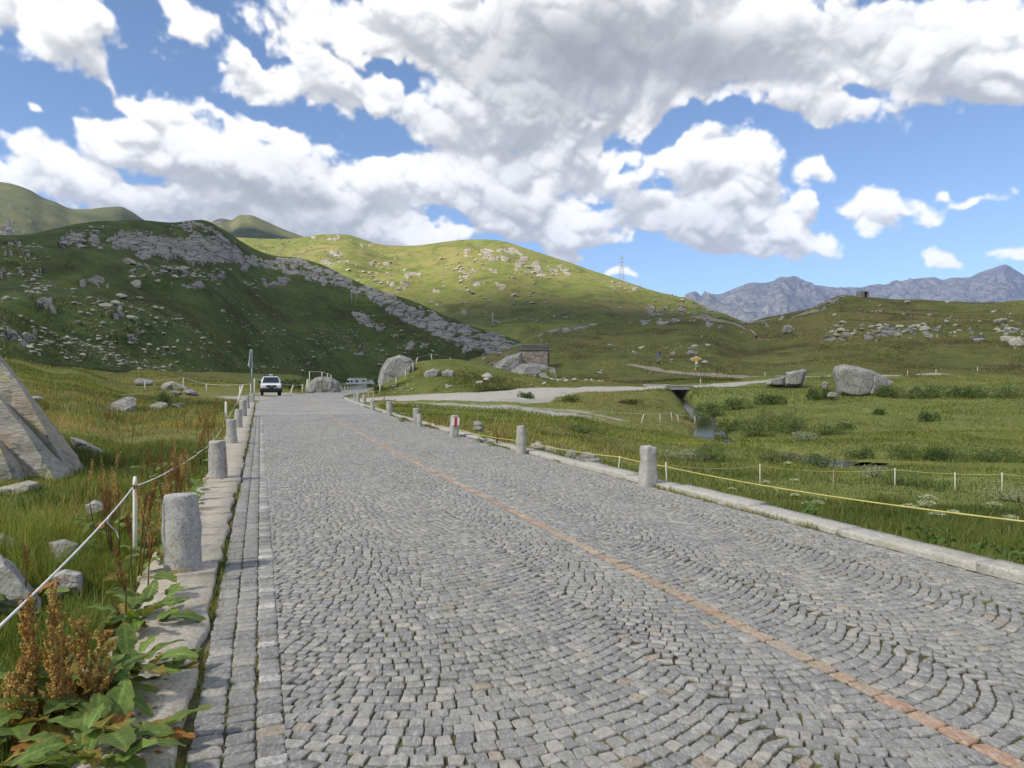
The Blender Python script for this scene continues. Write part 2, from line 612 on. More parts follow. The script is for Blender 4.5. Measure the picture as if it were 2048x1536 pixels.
M = {}
M['meadow'] = turf_mat('meadow_turf', (.080, .100, .026), (.135, .160, .042), (.195, .215, .065), (.26, .21, .085), s=1.6, bump=.5, bdist=.25, gravel=True)
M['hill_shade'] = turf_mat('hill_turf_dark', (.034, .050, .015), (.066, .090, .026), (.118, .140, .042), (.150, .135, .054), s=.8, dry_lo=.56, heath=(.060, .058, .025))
M['hill_right'] = turf_mat('hill_turf_brown', (.048, .060, .020), (.100, .112, .034), (.155, .158, .050), (.20, .165, .062), s=1.0, dry_lo=.50, heath=(.070, .054, .026))
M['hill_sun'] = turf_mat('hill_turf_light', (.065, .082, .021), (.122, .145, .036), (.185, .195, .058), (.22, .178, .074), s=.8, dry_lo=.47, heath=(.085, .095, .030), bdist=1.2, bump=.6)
M['peak'] = turf_mat('peak_turf', (.055, .065, .028), (.09, .098, .042), (.13, .13, .06), (.17, .145, .075), s=.22)
M['rock_hill'] = rock_mat('gneiss_hillside', (.47, .45, .40), (.17, .17, .155), (.40, .40, .27), s=.16, lich=.45, strata=(1, 1, 1.6), bump=1.0, bdist=2.2, crack=.9)
M['rock_hill_sun'] = rock_mat('gneiss_sunny', (.40, .36, .29), (.17, .155, .125), (.33, .31, .20), s=.08, lich=.4, bump=1.0, bdist=3.5, crack=.8)
M['rock_far'] = rock_mat('mountain_rock', (.20, .185, .165), (.055, .055, .055), (.065, .075, .042), s=.006, lich=.8, strata=(1.6, 1.6, .7), bump=.8, bdist=40.0)
M['stone'] = rock_mat('pale_boulder', (.44, .425, .36), (.20, .195, .17), (.38, .38, .22), s=.9, lich=.5, world=False, bump=.5, bdist=.1)
M['boulder'] = rock_mat('grey_gneiss', (.42, .41, .385), (.13, .13, .125), (.30, .31, .20), s=.9, lich=.25, world=False, bump=.7, bdist=.12)
M['boulder_near'] = rock_mat('lichen_gneiss', (.47, .455, .41), (.13, .13, .125), (.38, .385, .15), s=1.6, lich=.70, pink=(.44, .37, .31), world=False, strata=(1, 1, 1), bump=.9, bdist=.08, crack=.08, tilt=True)


# ------------------------------------------------------------------ the road's line: straight, then bending to the right
ROAD_A = R(19.5)
_rc = [(-14.0, 0), ]
_pts = [np.array([-math.sin(ROAD_A) * u + 3.0 * math.cos(ROAD_A), math.cos(ROAD_A) * u + 3.0 * math.sin(ROAD_A)]) for u in np.arange(-14, 47, 1.0)]
_p, _a = _pts[-1].copy(), ROAD_A
for i in range(230):
    u = 47 + i
    _a = ROAD_A - R(13.5) * min(1, max(0, (u - 47) / 32.0)) + R(3) * min(1, max(0, (u - 110) / 60.0))
    _p = _p + np.array([-math.sin(_a), math.cos(_a)])
    _pts.append(_p.copy())
ROAD = np.array(_pts)
ROAD_S0 = -14.0
ROAD_N = len(ROAD)
_tan = np.gradient(ROAD, axis=0)
_tan /= np.linalg.norm(_tan, axis=1)[:, None]


def road_z(s):
    return np.interp(s, [-20, 18, 30, 48, 70, 100, 150, 260], [0, 0, .08, .34, .50, .55, .58, .62])


def road_xy(s, w):
    """s metres along the centre line, w metres to its right"""
    s = np.asarray(s, float); w = np.asarray(w, float)
    i = np.clip(s - ROAD_S0, 0, ROAD_N - 1.001)
    k = np.floor(i).astype(int); f = (i - k)[..., None]
    c = ROAD[k] * (1 - f) + ROAD[k + 1] * f
    t = _tan[k] * (1 - f) + _tan[k + 1] * f
    nrm = np.stack([t[..., 1], -t[..., 0]], -1)
    return c + nrm * w[..., None]


def road_sw(X, Y):
    X = np.asarray(X, float).ravel(); Y = np.asarray(Y, float).ravel()
    s = np.empty_like(X); w = np.empty_like(X)
    for a in range(0, len(X), 20000):
        q = np.stack([X[a:a + 20000], Y[a:a + 20000]], 1)
        d2 = ((q[:, None, :] - ROAD[None, ::4, :]) ** 2).sum(2)
        k = d2.argmin(1) * 4
        for _ in range(3):                     # refine on the tangent
            t = _tan[np.clip(k, 0, ROAD_N - 1)]
            off = ((q - ROAD[np.clip(k, 0, ROAD_N - 1)]) * t).sum(1)
            k = np.clip(k + np.round(off).astype(int), 0, ROAD_N - 1)
        t = _tan[k]
        dq = q - ROAD[k]
        s[a:a + 20000] = ROAD_S0 + k + (dq * t).sum(1)
        w[a:a + 20000] = dq[:, 0] * t[:, 1] - dq[:, 1] * t[:, 0]
    return s, w


W_L, W_R = -3.3, 2.75          # paving edges
KL, KR = -3.95, 3.13           # outer kerb edges

# ------------------------------------------------------------------ valley floor: heights along bearings, (distance, height)
GC = {
    -900: [(3, 0), (10, .5), (30, 3), (60, 8), (120, 20), (300, 60)],
    0: [(3, -.05), (8, 0), (15, .2), (30, 1.0), (45, 2.2), (60, 3.4), (90, 5.5), (300, 30)],
    130: [(3, 0), (15, .05), (30, .5), (50, 1.9), (70, 2.8), (95, 4.0), (300, 14)],
    260: [(3, 0), (20, -.1), (35, .1), (55, .7), (75, 1.3), (95, 2.3), (115, 4.0), (300, 12)],
    420: [(3, 0), (25, 0), (40, .2), (60, .6), (80, 1.1), (110, 1.9), (150, 4.0), (300, 9)],
    560: [(3, 0), (40, .2), (70, .5), (100, .9), (150, 2.0), (190, 4.0), (300, 7)],
    700: [(3, 0), (40, .15), (70, .45), (100, .55), (150, .55), (245, .55), (268, 3.2), (300, 6)],
    850: [(3, 0), (26, -.02), (32, -.12), (40, .05), (50, .3), (60, .55), (70, .95), (90, 1.6), (300, 6)],
    1000: [(3, 0), (17, -.02), (22, -.35), (32, -.35), (42, -.1), (52, .25), (62, .6), (72, 1.0), (85, 1.7), (110, 2.6), (300, 6)],
    1130: [(3, 0), (14, -.05), (18, -.5), (25, -.85), (35, -.85), (45, -.55), (55, -.05), (65, .5), (72, 1.0), (80, 1.4), (95, 2.2), (300, 8)],
    1300: [(3, 0), (11, -.05), (14, -.6), (20, -1.15), (30, -1.5), (42, -1.6), (52, -1.1), (64, -.2), (72, .9), (77, 1.2), (85, 1.5), (100, 2.6), (300, 9)],
    1400: [(3, 0), (10, -.05), (13, -.6), (18, -1.1), (25, -1.5), (35, -1.75), (48, -1.9), (60, -1.55), (68, -.6), (72, .5), (76, 1.15), (84, 1.5), (95, 2.3), (110, 3.6), (300, 10)],
    1560: [(3, 0), (8.6, -.05), (11, -.6), (16, -1.15), (24, -1.65), (34, -1.85), (45, -1.75), (58, -1.2), (68, -.3), (76, .9), (84, 1.8), (95, 2.6), (110, 3.6), (300, 12)],
    1700: [(3, 0), (7.5, -.05), (10, -.6), (14, -1.15), (20, -1.6), (28, -1.9), (36, -1.9), (50, -1.3), (62, -.5), (70, .25), (80, 1.5), (90, 2.5), (300, 14)],
    2048: [(3, 0), (5.9, -.05), (8, -.5), (12, -1.1), (18, -1.6), (24, -1.8), (32, -1.9), (42, -1.5), (55, -.7), (70, .4), (80, 1.6), (90, 2.6), (300, 16)],
    2900: [(3, -.2), (5, -.6), (10, -1.2), (20, -1.7), (32, -1.9), (45, -1.2), (60, 0), (90, 3), (300, 18)],
}
_gpx = np.array(sorted(GC))
_gtab = [np.array(GC[p], float).T for p in _gpx]


def _polydist(X, Y, poly):
    """distance to a polyline and position along it (0..n-1)"""
    best = np.full(X.shape, 1e9); pos = np.zeros(X.shape)
    for i in range(len(poly) - 1):
        a, b = np.array(poly[i][:2], float), np.array(poly[i + 1][:2], float)
        ab = b - a
        t = np.clip(((X - a[0]) * ab[0] + (Y - a[1]) * ab[1]) / (ab @ ab), 0, 1)
        d = np.hypot(X - a[0] - t * ab[0], Y - a[1] - t * ab[1])
        m = d < best
        best = np.where(m, d, best); pos = np.where(m, i + t, pos)
    return best, pos


def bearing(px, d):
    return ((px - CX) / F * d, d)


# stream: (x, y, water height, half width)
STREAM = [(*bearing(1352, 84), .15, .5), (*bearing(1362, 75), -.05, .25), (*bearing(1385, 67), -.98, .15), (*bearing(1412, 58), -1.75, .2), (*bearing(1420, 48.5), -2.03, .75),
          (*bearing(1455, 43), -2.06, .35), (*bearing(1560, 36.5), -2.06, .4), (*bearing(1650, 33.0), -2.04, .9), (*bearing(1700, 31.6), -2.04, 1.35),
          (*bearing(1800, 31.5), -2.1, .5), (*bearing(1960, 29.5), -2.25, .8), (*bearing(2250, 29), -2.3, 1.0), (*bearing(2700, 30), -2.4, 1.0)]
_sz = np.array([p[2] for p in STREAM]); _sw = np.array([p[3] for p in STREAM])
# gravel track: from the lay-by beside the road, over the bridge, on behind the split boulder
TRACK = [(*bearing(765, 50), 1.2), (*bearing(805, 53.5), 5.0), (*bearing(860, 57), 8.4), (*bearing(930, 60.5), 8.0), (*bearing(1010, 65.5), 5.0), (*bearing(1100, 71), 2.8), (*bearing(1200, 75.5), 1.7),
         (*bearing(1300, 78), 1.6), (*bearing(1390, 80), 1.6), (*bearing(1470, 84), 2.0), (*bearing(1540, 88), 1.5), (*bearing(1620, 92), 1.1), (*bearing(1760, 95), .9), (*bearing(1900, 97), .8), (*bearing(2100, 99), .7)]
_tw = np.array([p[2] for p in TRACK])


def h0(X, Y):
    X = np.asarray(X, float); Y = np.asarray(Y, float)
    sh = X.shape
    X = X.ravel(); Y = Y.ravel()
    th = np.arctan2(X, Y)
    tc = np.clip(th, -.93, .93)
    r = np.hypot(X, Y)
    d = r * np.cos(tc)
    px = CX + F * np.tan(tc)
    Z = np.stack([np.interp(d, t[0], t[1]) for t in _gtab])
    j = np.clip(np.searchsorted(_gpx, px) - 1, 0, len(_gpx) - 2)
    f = np.clip((px - _gpx[j]) / (_gpx[j + 1] - _gpx[j]), 0, 1)
    f = f * f * (3 - 2 * f)
    z = Z[j, np.arange(len(X))] * (1 - f) + Z[j + 1, np.arange(len(X))] * f
    z *= 1 - np.clip((np.abs(th) - 1.1) / .6, 0, 1)
    p = np.stack([X, Y, X * 0], 1)
    amp = np.clip((d - 4) / 30, 0, 1)
    z = z + amp * (np.where(X > 0, .34, .24) * fbm(p * .11, 3, 3) + .10 * fbm(p * .5, 3, 5)) + .03 * fbm(p * 1.6, 2, 9)
    return z.reshape(sh)


def ground_h(X, Y, full=False):
    X = np.asarray(X, float); Y = np.asarray(Y, float)
    sh = X.shape
    X = X.ravel(); Y = Y.ravel()
    z = h0(X, Y)
    # track bed: level across
    td, tp = _polydist(X, Y, TRACK)
    hw = np.interp(tp, np.arange(len(_tw)), _tw)
    # stream
    sd, sp = _polydist(X, Y, STREAM)
    swid = np.interp(sp, np.arange(len(_sw)), _sw)
    wz = np.interp(sp, np.arange(len(_sz)), _sz)
    jit = .35 * fbm(np.stack([X, Y, X * 0], 1) * .7, 2, 21)
    b = np.clip((sd - (swid + jit)) / 1.1, 0, 1)
    bed = wz - .35
    z = np.where(b < 1, np.minimum(z, bed + (np.maximum(z, wz + .10) - bed) * (b * b * (3 - 2 * b)) ** .6), z)
    # road platform
    s, w = road_sw(X, Y)
    rz = road_z(s) - .07
    e = np.clip(np.where(w < 0, (KL + .06 - w) / 1.3, (w - KR + .06) / 1.1), 0, 1)
    e = e * e * (3 - 2 * e)
    z = rz * (1 - e) + z * e
    if full:
        return z.reshape(sh), s, w, td - hw, sd - swid
    return z.reshape(sh)


def build_ground():
    th = np.concatenate([np.linspace(-3.1416, -.95, 60)[:-1], np.linspace(-.95, -.68, 40)[:-1], np.linspace(-.68, .68, 350), np.linspace(.68, .95, 40)[1:], np.linspace(.95, 3.1416, 60)[1:]])
    r = np.concatenate([[0.02, .8], np.geomspace(1.6, 330, 330)])
    T, RR = np.meshgrid(th, r)
    X, Y = RR * np.sin(T), RR * np.cos(T)
    z, s, w, gd, sd = ground_h(X, Y, True)
    Xf, Yf = X.ravel(), Y.ravel()
    p = np.stack([Xf, Yf, Xf * 0], 1)
    # a turning place of bare gravel left of the road, worn pale ground beside the track
    px = CX + F * Xf / np.maximum(Yf, .1)
    grav = np.zeros(len(Xf))
    gx, gy = bearing(545, 62)
    grav = np.maximum(grav, np.clip(1.25 - np.hypot((Xf - gx) / 4.6, (Yf - gy) / 10), 0, 1))
    gx, gy = bearing(585, 76)
    grav = np.maximum(grav, np.clip(1.2 - np.hypot((Xf - gx) / 5.5, (Yf - gy) / 8), 0, 1))
    for bx, bd, rx, ry, a in [(1000, 47, 9, 3.2, .62), (1180, 50, 6, 2.0, .52), (880, 44, 4, 2.5, .5)]:
        gx, gy = bearing(bx, bd)
        grav = np.maximum(grav, a * np.clip(1.4 - np.hypot((Xf - gx) / rx, (Yf - gy) / ry), 0, 1))
    grav = np.maximum(grav, np.clip(1 - gd / 1.1, 0, 1) * .62 * (gd < 1.1))
    dry = np.clip(fbm(p * .09, 3, 31) * 1.5 + .25, 0, 1) * np.clip((Yf - 9) / 20, 0, 1)
    dry = np.maximum(dry, np.exp(-((px - 330) / 190) ** 2 - ((Yf - 40) / 25) ** 2) * .95)
    dry = np.maximum(dry, np.exp(-((px - 620) / 120) ** 2 - ((Yf - 90) / 18) ** 2))
    dry = np.maximum(dry, np.exp(-((px - 1180) / 200) ** 2 - ((Yf - 33) / 9) ** 2) * .8)
    dry *= np.where(px > 1430, .35, 1)
    soil = np.clip(1 - sd / .5, 0, 1)
    nr, nt = len(r), len(th)
    i = np.arange((nr - 1) * nt).reshape(nr - 1, nt)[:, :-1].ravel()
    faces = np.stack([i, i + nt, i + nt + 1, i + 1], 1)
    o = mesh_obj('ground', np.stack([Xf, Yf, z.ravel()], 1), faces, M['meadow'], None, True, {'gravel': grav, 'dry': np.clip(dry, 0, 1), 'soil': soil})
    tag(o, 'meadow floor of short grass on both sides of the road', kind='structure')
    # the sheet under the hills, out to the horizon
    rr = np.array([300, 700, 2000, 4200, 8600.0])
    tt = np.linspace(-math.pi, math.pi, 73)
    v = [(a * math.sin(t), a * math.cos(t), -14 - i * 6) for i, a in enumerate(rr) for t in tt]
    f = [(i * 73 + j, (i + 1) * 73 + j, (i + 1) * 73 + j + 1, i * 73 + j + 1) for i in range(4) for j in range(72)]
    tag(mesh_obj('terrain', v, f, M['peak'], None, True), 'low land between the hills and far mountains', kind='structure')


build_ground()


# ------------------------------------------------------------------ hills: foot line and crest line surveyed by bearing
def _cr(xs, ys, q):
    """smooth interpolation through points (monotone-ish cubic)"""
    xs = np.asarray(xs, float); ys = np.asarray(ys, float)
    d = np.diff(ys) / np.diff(xs)
    m = np.concatenate([[d[0]], (d[:-1] + d[1:]) / 2 * (np.sign(d[:-1]) == np.sign(d[1:])), [d[-1]]])
    q = np.clip(q, xs[0], xs[-1])
    j = np.clip(np.searchsorted(xs, q) - 1, 0, len(xs) - 2)
    h = xs[j + 1] - xs[j]; t = (q - xs[j]) / h
    return ys[j] * (2 * t ** 3 - 3 * t ** 2 + 1) + m[j] * h * (t ** 3 - 2 * t ** 2 + t) + ys[j + 1] * (-2 * t ** 3 + 3 * t ** 2) + m[j + 1] * h * (t ** 3 - t ** 2)


def inside(poly, x, y):
    c = np.zeros(x.shape, bool)
    n = len(poly)
    for i in range(n):
        x0, y0 = poly[i]; x1, y1 = poly[(i + 1) % n]
        if y0 == y1:
            continue
        c ^= ((y0 > y) != (y1 > y)) & (x < (x1 - x0) * (y - y0) / (y1 - y0) + x0)
    return c


class Hill:
    def __init__(self, crest, foot, crest_d, foot_d, prof=1.0, amp=2.0, scale=.02, back=.5, seed=1, crest_amp=.25, rock=2.0, ridge=False):
        self.c, self.f, self.cd, self.fd = [np.array(v, float).T for v in (crest, foot, crest_d, foot_d)]
        self.prof, self.amp, self.scale, self.back, self.seed, self.ca = prof, amp, scale, back, seed, crest_amp
        self.rocks = []
        self.ra = rock
        self.ridge = ridge

    def base(self, px, t):
        yc, yf = _cr(*self.c, px), _cr(*self.f, px)
        dc, df = _cr(*self.cd, px), _cr(*self.fd, px)
        tt = np.clip(t, 0, 1)
        d = df + (dc - df) * tt
        zf = EYE + (CY - yf) / F * df
        zc = EYE + (CY - yc) / F * dc
        z = zf + (zc - zf) * tt ** self.prof
        over = np.clip(t - 1, 0, None)
        d = d + over * (dc - df) * .8
        z = z - (over * 1.2) ** 1.5 * (np.abs(zc - zf) * self.back + 4)
        under = np.clip(-t, 0, None)                       # skirt below the foot
        z = z - under * 12
        d = d - under * 4
        return np.stack([(px - CX) / F * d, d, z], -1)

    def surf(self, px, t):
        px, t = np.broadcast_arrays(np.asarray(px, float), np.asarray(t, float))
        q = self.base(px, t)
        w = np.where(t > .88, np.clip((1 - t) / .12, self.ca, 1), 1) * np.clip(t * 6 + .1, 0, 1)
        n = fbm(q * self.scale, 4, self.seed) if not self.ridge else .3 * fbm(q * self.scale, 3, self.seed) + fbm(q * self.scale * np.array([1.6, .8, 1]), 6, self.seed, .55, True) - .2
        q = q.copy()
        q[..., 2] += self.amp * n * w
        rk = self.rockmask(q, px)
        if rk is not None:
            r = fbm(q * self.scale * 5 * np.array([1, 1, 1.7]), 4, self.seed + 5, .55, ridged=True)
            blk = np.floor(fbm(q * self.scale * 3.0, 2, self.seed + 8) * 6) / 6
            up = self.ra * (.30 + .75 * r + .9 * blk) * (rk > 0)
            wc = np.where(t > .93, np.clip((1 - t) / .07, .3, 1), 1)
            q[..., 2] += up * .42 * wc
            q[..., 1] -= up * .30 * wc
        return q

    def pix(self, q):
        return CX + F * q[..., 0] / q[..., 1], CY - F * (q[..., 2] - EYE) / q[..., 1]

    def rockmask(self, q, px):
        if not self.rocks:
            return None
        x, y = self.pix(q)
        wob = fbm(np.stack([x, y * 1.6, x * 0], -1) * .045, 4, self.seed + 40)
        wob2 = fbm(np.stack([x, y * 1.6, x * 0], -1) * .045 + 50, 4, self.seed + 41)
        x2, y2 = x + wob * 26, y + wob2 * 16
        m = np.zeros(x.shape, int)
        hole = fbm(np.stack([x + y * 1.0, (y - x * .25) * 2.2, x * 0], -1) * .06, 4, self.seed + 77)
        for i, (poly, fill) in enumerate(self.rocks):
            poly = np.array(poly, float)
            ins = inside(poly, x2, y2) & (hole > (1 - fill) * .9 - .42)
            m = np.where(ins, i + 1, m)
        return m

    def find(self, px, py):
        """parameter of the point of this hill seen at a bearing and elevation"""
        px = np.atleast_1d(np.asarray(px, float)); py = np.atleast_1d(np.asarray(py, float))
        tg = np.linspace(0, 1, 160)
        out = np.empty(len(px))
        for i, (a, b) in enumerate(zip(px, py)):
            y = self.pix(self.base(np.full(160, a), tg))[1]
            y = np.minimum.accumulate(y)
            out[i] = np.interp(-b, -y, tg)
        return out

    def at(self, px, py):
        return self.surf(np.atleast_1d(np.asarray(px, float)), self.find(px, py))

    def build(self, name, label, mat, rockmat, x0, x1, nx, nt, back_n=12):
        px = np.linspace(x0, x1, nx)
        t = np.concatenate([[-1.0], np.linspace(0, 1, nt), 1 + np.linspace(0.03, 1, back_n) ** 1.6])
        PX, T = np.meshgrid(px, t)
        q = self.surf(PX, T)
        rk = self.rockmask(q, PX)
        m = len(t)
        i = np.arange((m - 1) * nx).reshape(m - 1, nx)[:, :-1].ravel()
        faces = np.stack([i, i + 1, i + nx + 1, i + nx], 1)
        V = q.reshape(-1, 3)
        if rk is None:
            fm = np.zeros(len(faces), int)
        else:
            fr = rk.ravel()[faces]
            fm = np.where((fr > 0).sum(1) >= 2, fr.max(1), 0)
        o = mesh_obj(name, V, faces[fm == 0], mat, None, True)
        tag(o, label, kind='structure')
        for r in range(1, len(self.rocks) + 1):
            sub = faces[fm == r]
            if len(sub) == 0:
                continue
            ids, inv = np.unique(sub, return_inverse=True)
            mesh_obj('rock_outcrop', V[ids], inv.reshape(-1, 4), rockmat, o, False)
        return o


# left hill in cloud shade
HL = Hill(crest=[(-900, 250), (-500, 400), (-200, 460), (0, 470), (60, 466), (130, 450), (200, 441), (290, 437), (350, 441), (400, 439), (440, 455), (480, 482), (520, 503), (560, 513), (600, 516), (650, 532), (700, 556), (760, 580), (840, 607), (900, 634), (960, 656), (1010, 672), (1060, 690), (1110, 706)],
          foot=[(-900, 700), (-300, 710), (0, 722), (130, 735), (260, 745), (420, 752), (560, 756), (700, 757), (800, 755), (900, 748), (980, 738), (1060, 722), (1110, 716)],
          crest_d=[(-900, 250), (0, 250), (250, 300), (400, 330), (560, 370), (700, 360), (900, 330), (1060, 310), (1110, 300)],
          foot_d=[(-900, 55), (0, 68), (130, 88), (260, 110), (420, 150), (560, 205), (640, 240), (700, 262), (800, 268), (900, 268), (1060, 270), (1110, 270)], prof=1.12, amp=5.0, scale=.026, seed=3)
HL.rocks = [
    ([(200, 478), (240, 462), (300, 468), (350, 478), (400, 466), (455, 484), (490, 506), (534, 548), (480, 532), (420, 524), (370, 522), (300, 512), (235, 502)], 1.15),
    ([(110, 490), (140, 470), (190, 472), (190, 494), (150, 494)], .80),
    ([(330, 448), (400, 444), (440, 462), (470, 490), (430, 478), (380, 462)], .6),
    ([(490, 505), (545, 518), (600, 512), (660, 535), (700, 560), (760, 584), (820, 606), (900, 634), (880, 636), (800, 616), (720, 588), (640, 566), (570, 548), (540, 545)], .82),
    ([(690, 572), (760, 596), (830, 610), (900, 640), (960, 660), (1050, 686), (1050, 700), (985, 712), (940, 700), (880, 672), (800, 640), (735, 606)], .95),
    ([(900, 690), (1000, 700), (1010, 716), (960, 716)], .6),
    ([(694, 626), (720, 630), (768, 655), (766, 664), (735, 652), (700, 642)], 1.1), ([(775, 664), (800, 676), (792, 684)], 1.0), ([(805, 684), (826, 692), (822, 704), (806, 700)], 1.0), ([(822, 662), (842, 680), (868, 696), (838, 692)], .9),
    ([(0, 492), (40, 492), (85, 515), (95, 545), (60, 540), (0, 560)], .40), ([(0, 640), (40, 645), (95, 668), (70, 690), (0, 700)], .40),
    ([(330, 560), (400, 566), (440, 580), (380, 578)], .7), ([(500, 556), (560, 560), (600, 574), (540, 570)], .7), ([(160, 560), (200, 556), (215, 572), (170, 574)], .7), ([(60, 590), (110, 600), (120, 622), (70, 615)], .6), ([(300, 640), (340, 636), (350, 655), (310, 658)], .6), ([(860, 655), (900, 668), (930, 690), (890, 684)], .7),
    ([(0, 478), (30, 482), (28, 494), (0, 490)], .9), ([(280, 536), (420, 538), (450, 556), (300, 548)], .34), ([(650, 645), (715, 665), (735, 715), (660, 715)], .12),
    ([(195, 615), (240, 610), (248, 632), (205, 636)], .5), ([(240, 660), (280, 655), (275, 690), (235, 680)], .4), ([(120, 520), (150, 500), (160, 530), (130, 545)], .3),
]
# sunlit hill behind
HM = Hill(crest=[(380, 470), (470, 475), (520, 477), (570, 478), (600, 475), (640, 469), (690, 468), (720, 476), (760, 488), (830, 492), (870, 487), (930, 480), (970, 478), (1010, 482), (1060, 499), (1120, 519), (1180, 540), (1240, 559), (1300, 580), (1350, 594), (1390, 604), (1420, 619), (1450, 628), (1490, 645), (1560, 668)],
          foot=[(380, 640), (700, 700), (1000, 712), (1300, 700), (1560, 690)],
          crest_d=[(380, 900), (700, 950), (970, 900), (1200, 820), (1400, 680), (1560, 600)],
          foot_d=[(380, 520), (700, 500), (1000, 460), (1300, 440), (1560, 440)], prof=1.0, amp=14.0, scale=.010, seed=11, crest_amp=.12, rock=2.6)
HM.rocks = [
    ([(900, 500), (960, 494), (1020, 498), (1075, 520), (1110, 545), (1060, 548), (1010, 530), (960, 512)], .52),
    ([(1100, 525), (1180, 545), (1150, 560), (1100, 552)], .38),
    ([(645, 518), (670, 498), (705, 512), (690, 530), (655, 530)], .55), ([(690, 470), (760, 492), (700, 490)], .35), ([(620, 470), (700, 468), (680, 480), (630, 482)], .3),
    ([(770, 565), (820, 545), (850, 545), (800, 580)], .42), ([(730, 525), (770, 515), (800, 520), (750, 550)], .3), ([(900, 530), (1000, 540), (990, 570), (920, 560)], .25),
    ([(820, 580), (900, 560), (880, 600), (830, 600)], .28), ([(980, 565), (1015, 575), (1000, 585)], .6), ([(1270, 610), (1330, 605), (1400, 620), (1420, 640), (1330, 640)], .30),
    ([(1180, 545), (1300, 585), (1400, 610), (1380, 615), (1250, 580)], .2), ([(850, 600), (1050, 640), (1100, 660), (900, 650)], .10),
]
# grassy shoulder on the right, with the path and the stone shelter
HR = Hill(crest=[(940, 722), (1000, 706), (1040, 690), (1085, 668), (1130, 655), (1190, 648), (1250, 646), (1300, 640), (1380, 630), (1420, 630), (1460, 638), (1490, 643), (1530, 634), (1580, 626), (1630, 615), (1655, 601), (1685, 591), (1730, 592), (1780, 597), (1850, 599), (1920, 604), (1980, 606), (2048, 602), (2200, 590), (2700, 560), (3300, 540)],
          foot=[(940, 762), (1000, 765), (1100, 768), (1200, 768), (1300, 765), (1400, 757), (1500, 760), (1600, 758), (1700, 762), (1850, 762), (2048, 762), (3300, 770)],
          crest_d=[(940, 150), (1040, 165), (1130, 190), (1300, 215), (1450, 230), (1600, 235), (1730, 230), (1900, 225), (2048, 215), (3300, 190)],
          foot_d=[(940, 92), (1100, 88), (1300, 88), (1450, 92), (1560, 96), (1700, 92), (2048, 86), (3300, 80)], prof=1.05, amp=2.3, scale=.050, seed=19, crest_amp=.3, rock=.8)
HR.rocks = [
    ([(1075, 668), (1130, 650), (1200, 640), (1210, 652), (1130, 664), (1080, 684)], .6),
    ([(1215, 646), (1290, 640), (1400, 628), (1470, 640), (1400, 640), (1290, 648)], .5),
    ([(1640, 612), (1660, 598), (1690, 590), (1680, 606), (1655, 622)], .75), ([(1720, 610), (1740, 626), (1800, 624), (1790, 632), (1735, 634)], .25),
    ([(1630, 668), (1700, 664), (1790, 655), (1870, 650), (1880, 668), (1800, 672), (1720, 680), (1640, 682)], .58), ([(1925, 660), (1955, 662), (1962, 680), (1930, 674)], .9),
    ([(2010, 680), (2048, 670), (2090, 690), (2060, 706), (2015, 700)], .85), ([(2000, 650), (2048, 646), (2040, 665), (2005, 664)], .5),
    ([(1470, 640), (1500, 640), (1640, 622), (1600, 630), (1500, 648)], .5), ([(1405, 640), (1450, 648), (1440, 656), (1400, 650)], .6),
    ([(975, 735), (1030, 705), (1060, 700), (1060, 735), (1010, 740)], .85), ([(1030, 742), (1060, 728), (1110, 735), (1112, 755), (1060, 752)], .9), ([(1070, 755), (1130, 758), (1200, 766), (1130, 768)], .5),
    ([(1360, 700), (1400, 690), (1420, 696), (1380, 708)], .5), ([(1340, 720), (1420, 708), (1440, 714), (1350, 730)], .3), ([(960, 720), (1040, 690), (1045, 700), (970, 728)], .4),
]
# small green knoll beside the road
HK = Hill(crest=[(690, 800), (720, 790), (745, 776), (770, 758), (800, 741), (830, 726), (860, 720), (900, 718), (940, 722), (980, 732), (1030, 745), (1080, 756), (1130, 766), (1180, 772), (1230, 776)],
          foot=[(690, 802), (740, 800), (800, 798), (860, 791), (940, 784), (1030, 779), (1130, 777), (1230, 778)],
          crest_d=[(690, 80), (800, 84), (900, 88), (1100, 92), (1230, 94)], foot_d=[(690, 74), (740, 66), (860, 65.5), (1000, 70), (1130, 78), (1230, 84)], prof=.72, amp=.28, scale=.12, back=1.0, seed=23, crest_amp=.4)
# far peaks on the left
HP = Hill(crest=[(-900, 250), (-300, 340), (0, 364), (30, 370), (60, 381), (85, 396), (110, 405), (140, 418), (170, 419), (205, 415), (240, 413), (262, 422), (290, 440), (340, 452), (390, 452), (420, 444), (445, 437), (462, 440), (480, 430), (500, 430), (520, 437), (560, 455), (605, 472), (680, 500)],
          foot=[(-900, 600), (680, 620)], crest_d=[(-900, 1300), (0, 1450), (300, 1700), (480, 1900), (680, 1900)], foot_d=[(-900, 800), (680, 1200)], prof=1.0, amp=24, scale=.004, seed=29, crest_amp=.12, rock=8)
HP.rocks = [([(0, 440), (50, 450), (60, 470), (0, 470)], .5), ([(430, 436), (460, 436), (450, 450), (430, 450)], .7), ([(0, 400), (40, 410), (50, 430), (0, 430)], .25)]
# blue mountains
_mx = [(1200, 640), (1300, 620), (1370, 604), (1390, 599), (1402, 604), (1410, 592), (1440, 588), (1480, 573), (1500, 566), (1530, 565), (1546, 562), (1557, 556), (1575, 555), (1600, 562), (1640, 572), (1700, 577), (1740, 575), (1790, 565), (1830, 558), (1870, 554), (1885, 559), (1905, 556), (1935, 556), (1960, 546), (1985, 538), (2012, 530), (2030, 540), (2060, 556), (2120, 560), (2200, 540), (2400, 500), (2900, 540), (3400, 560)]
HB = Hill(crest=_mx, foot=[(1200, 700), (3400, 700)], crest_d=[(1200, 6200), (1900, 6600), (3400, 6200)], foot_d=[(1200, 4200), (3400, 4200)], prof=1.15, amp=150, scale=.0013, seed=37, crest_amp=.10, ridge=True)

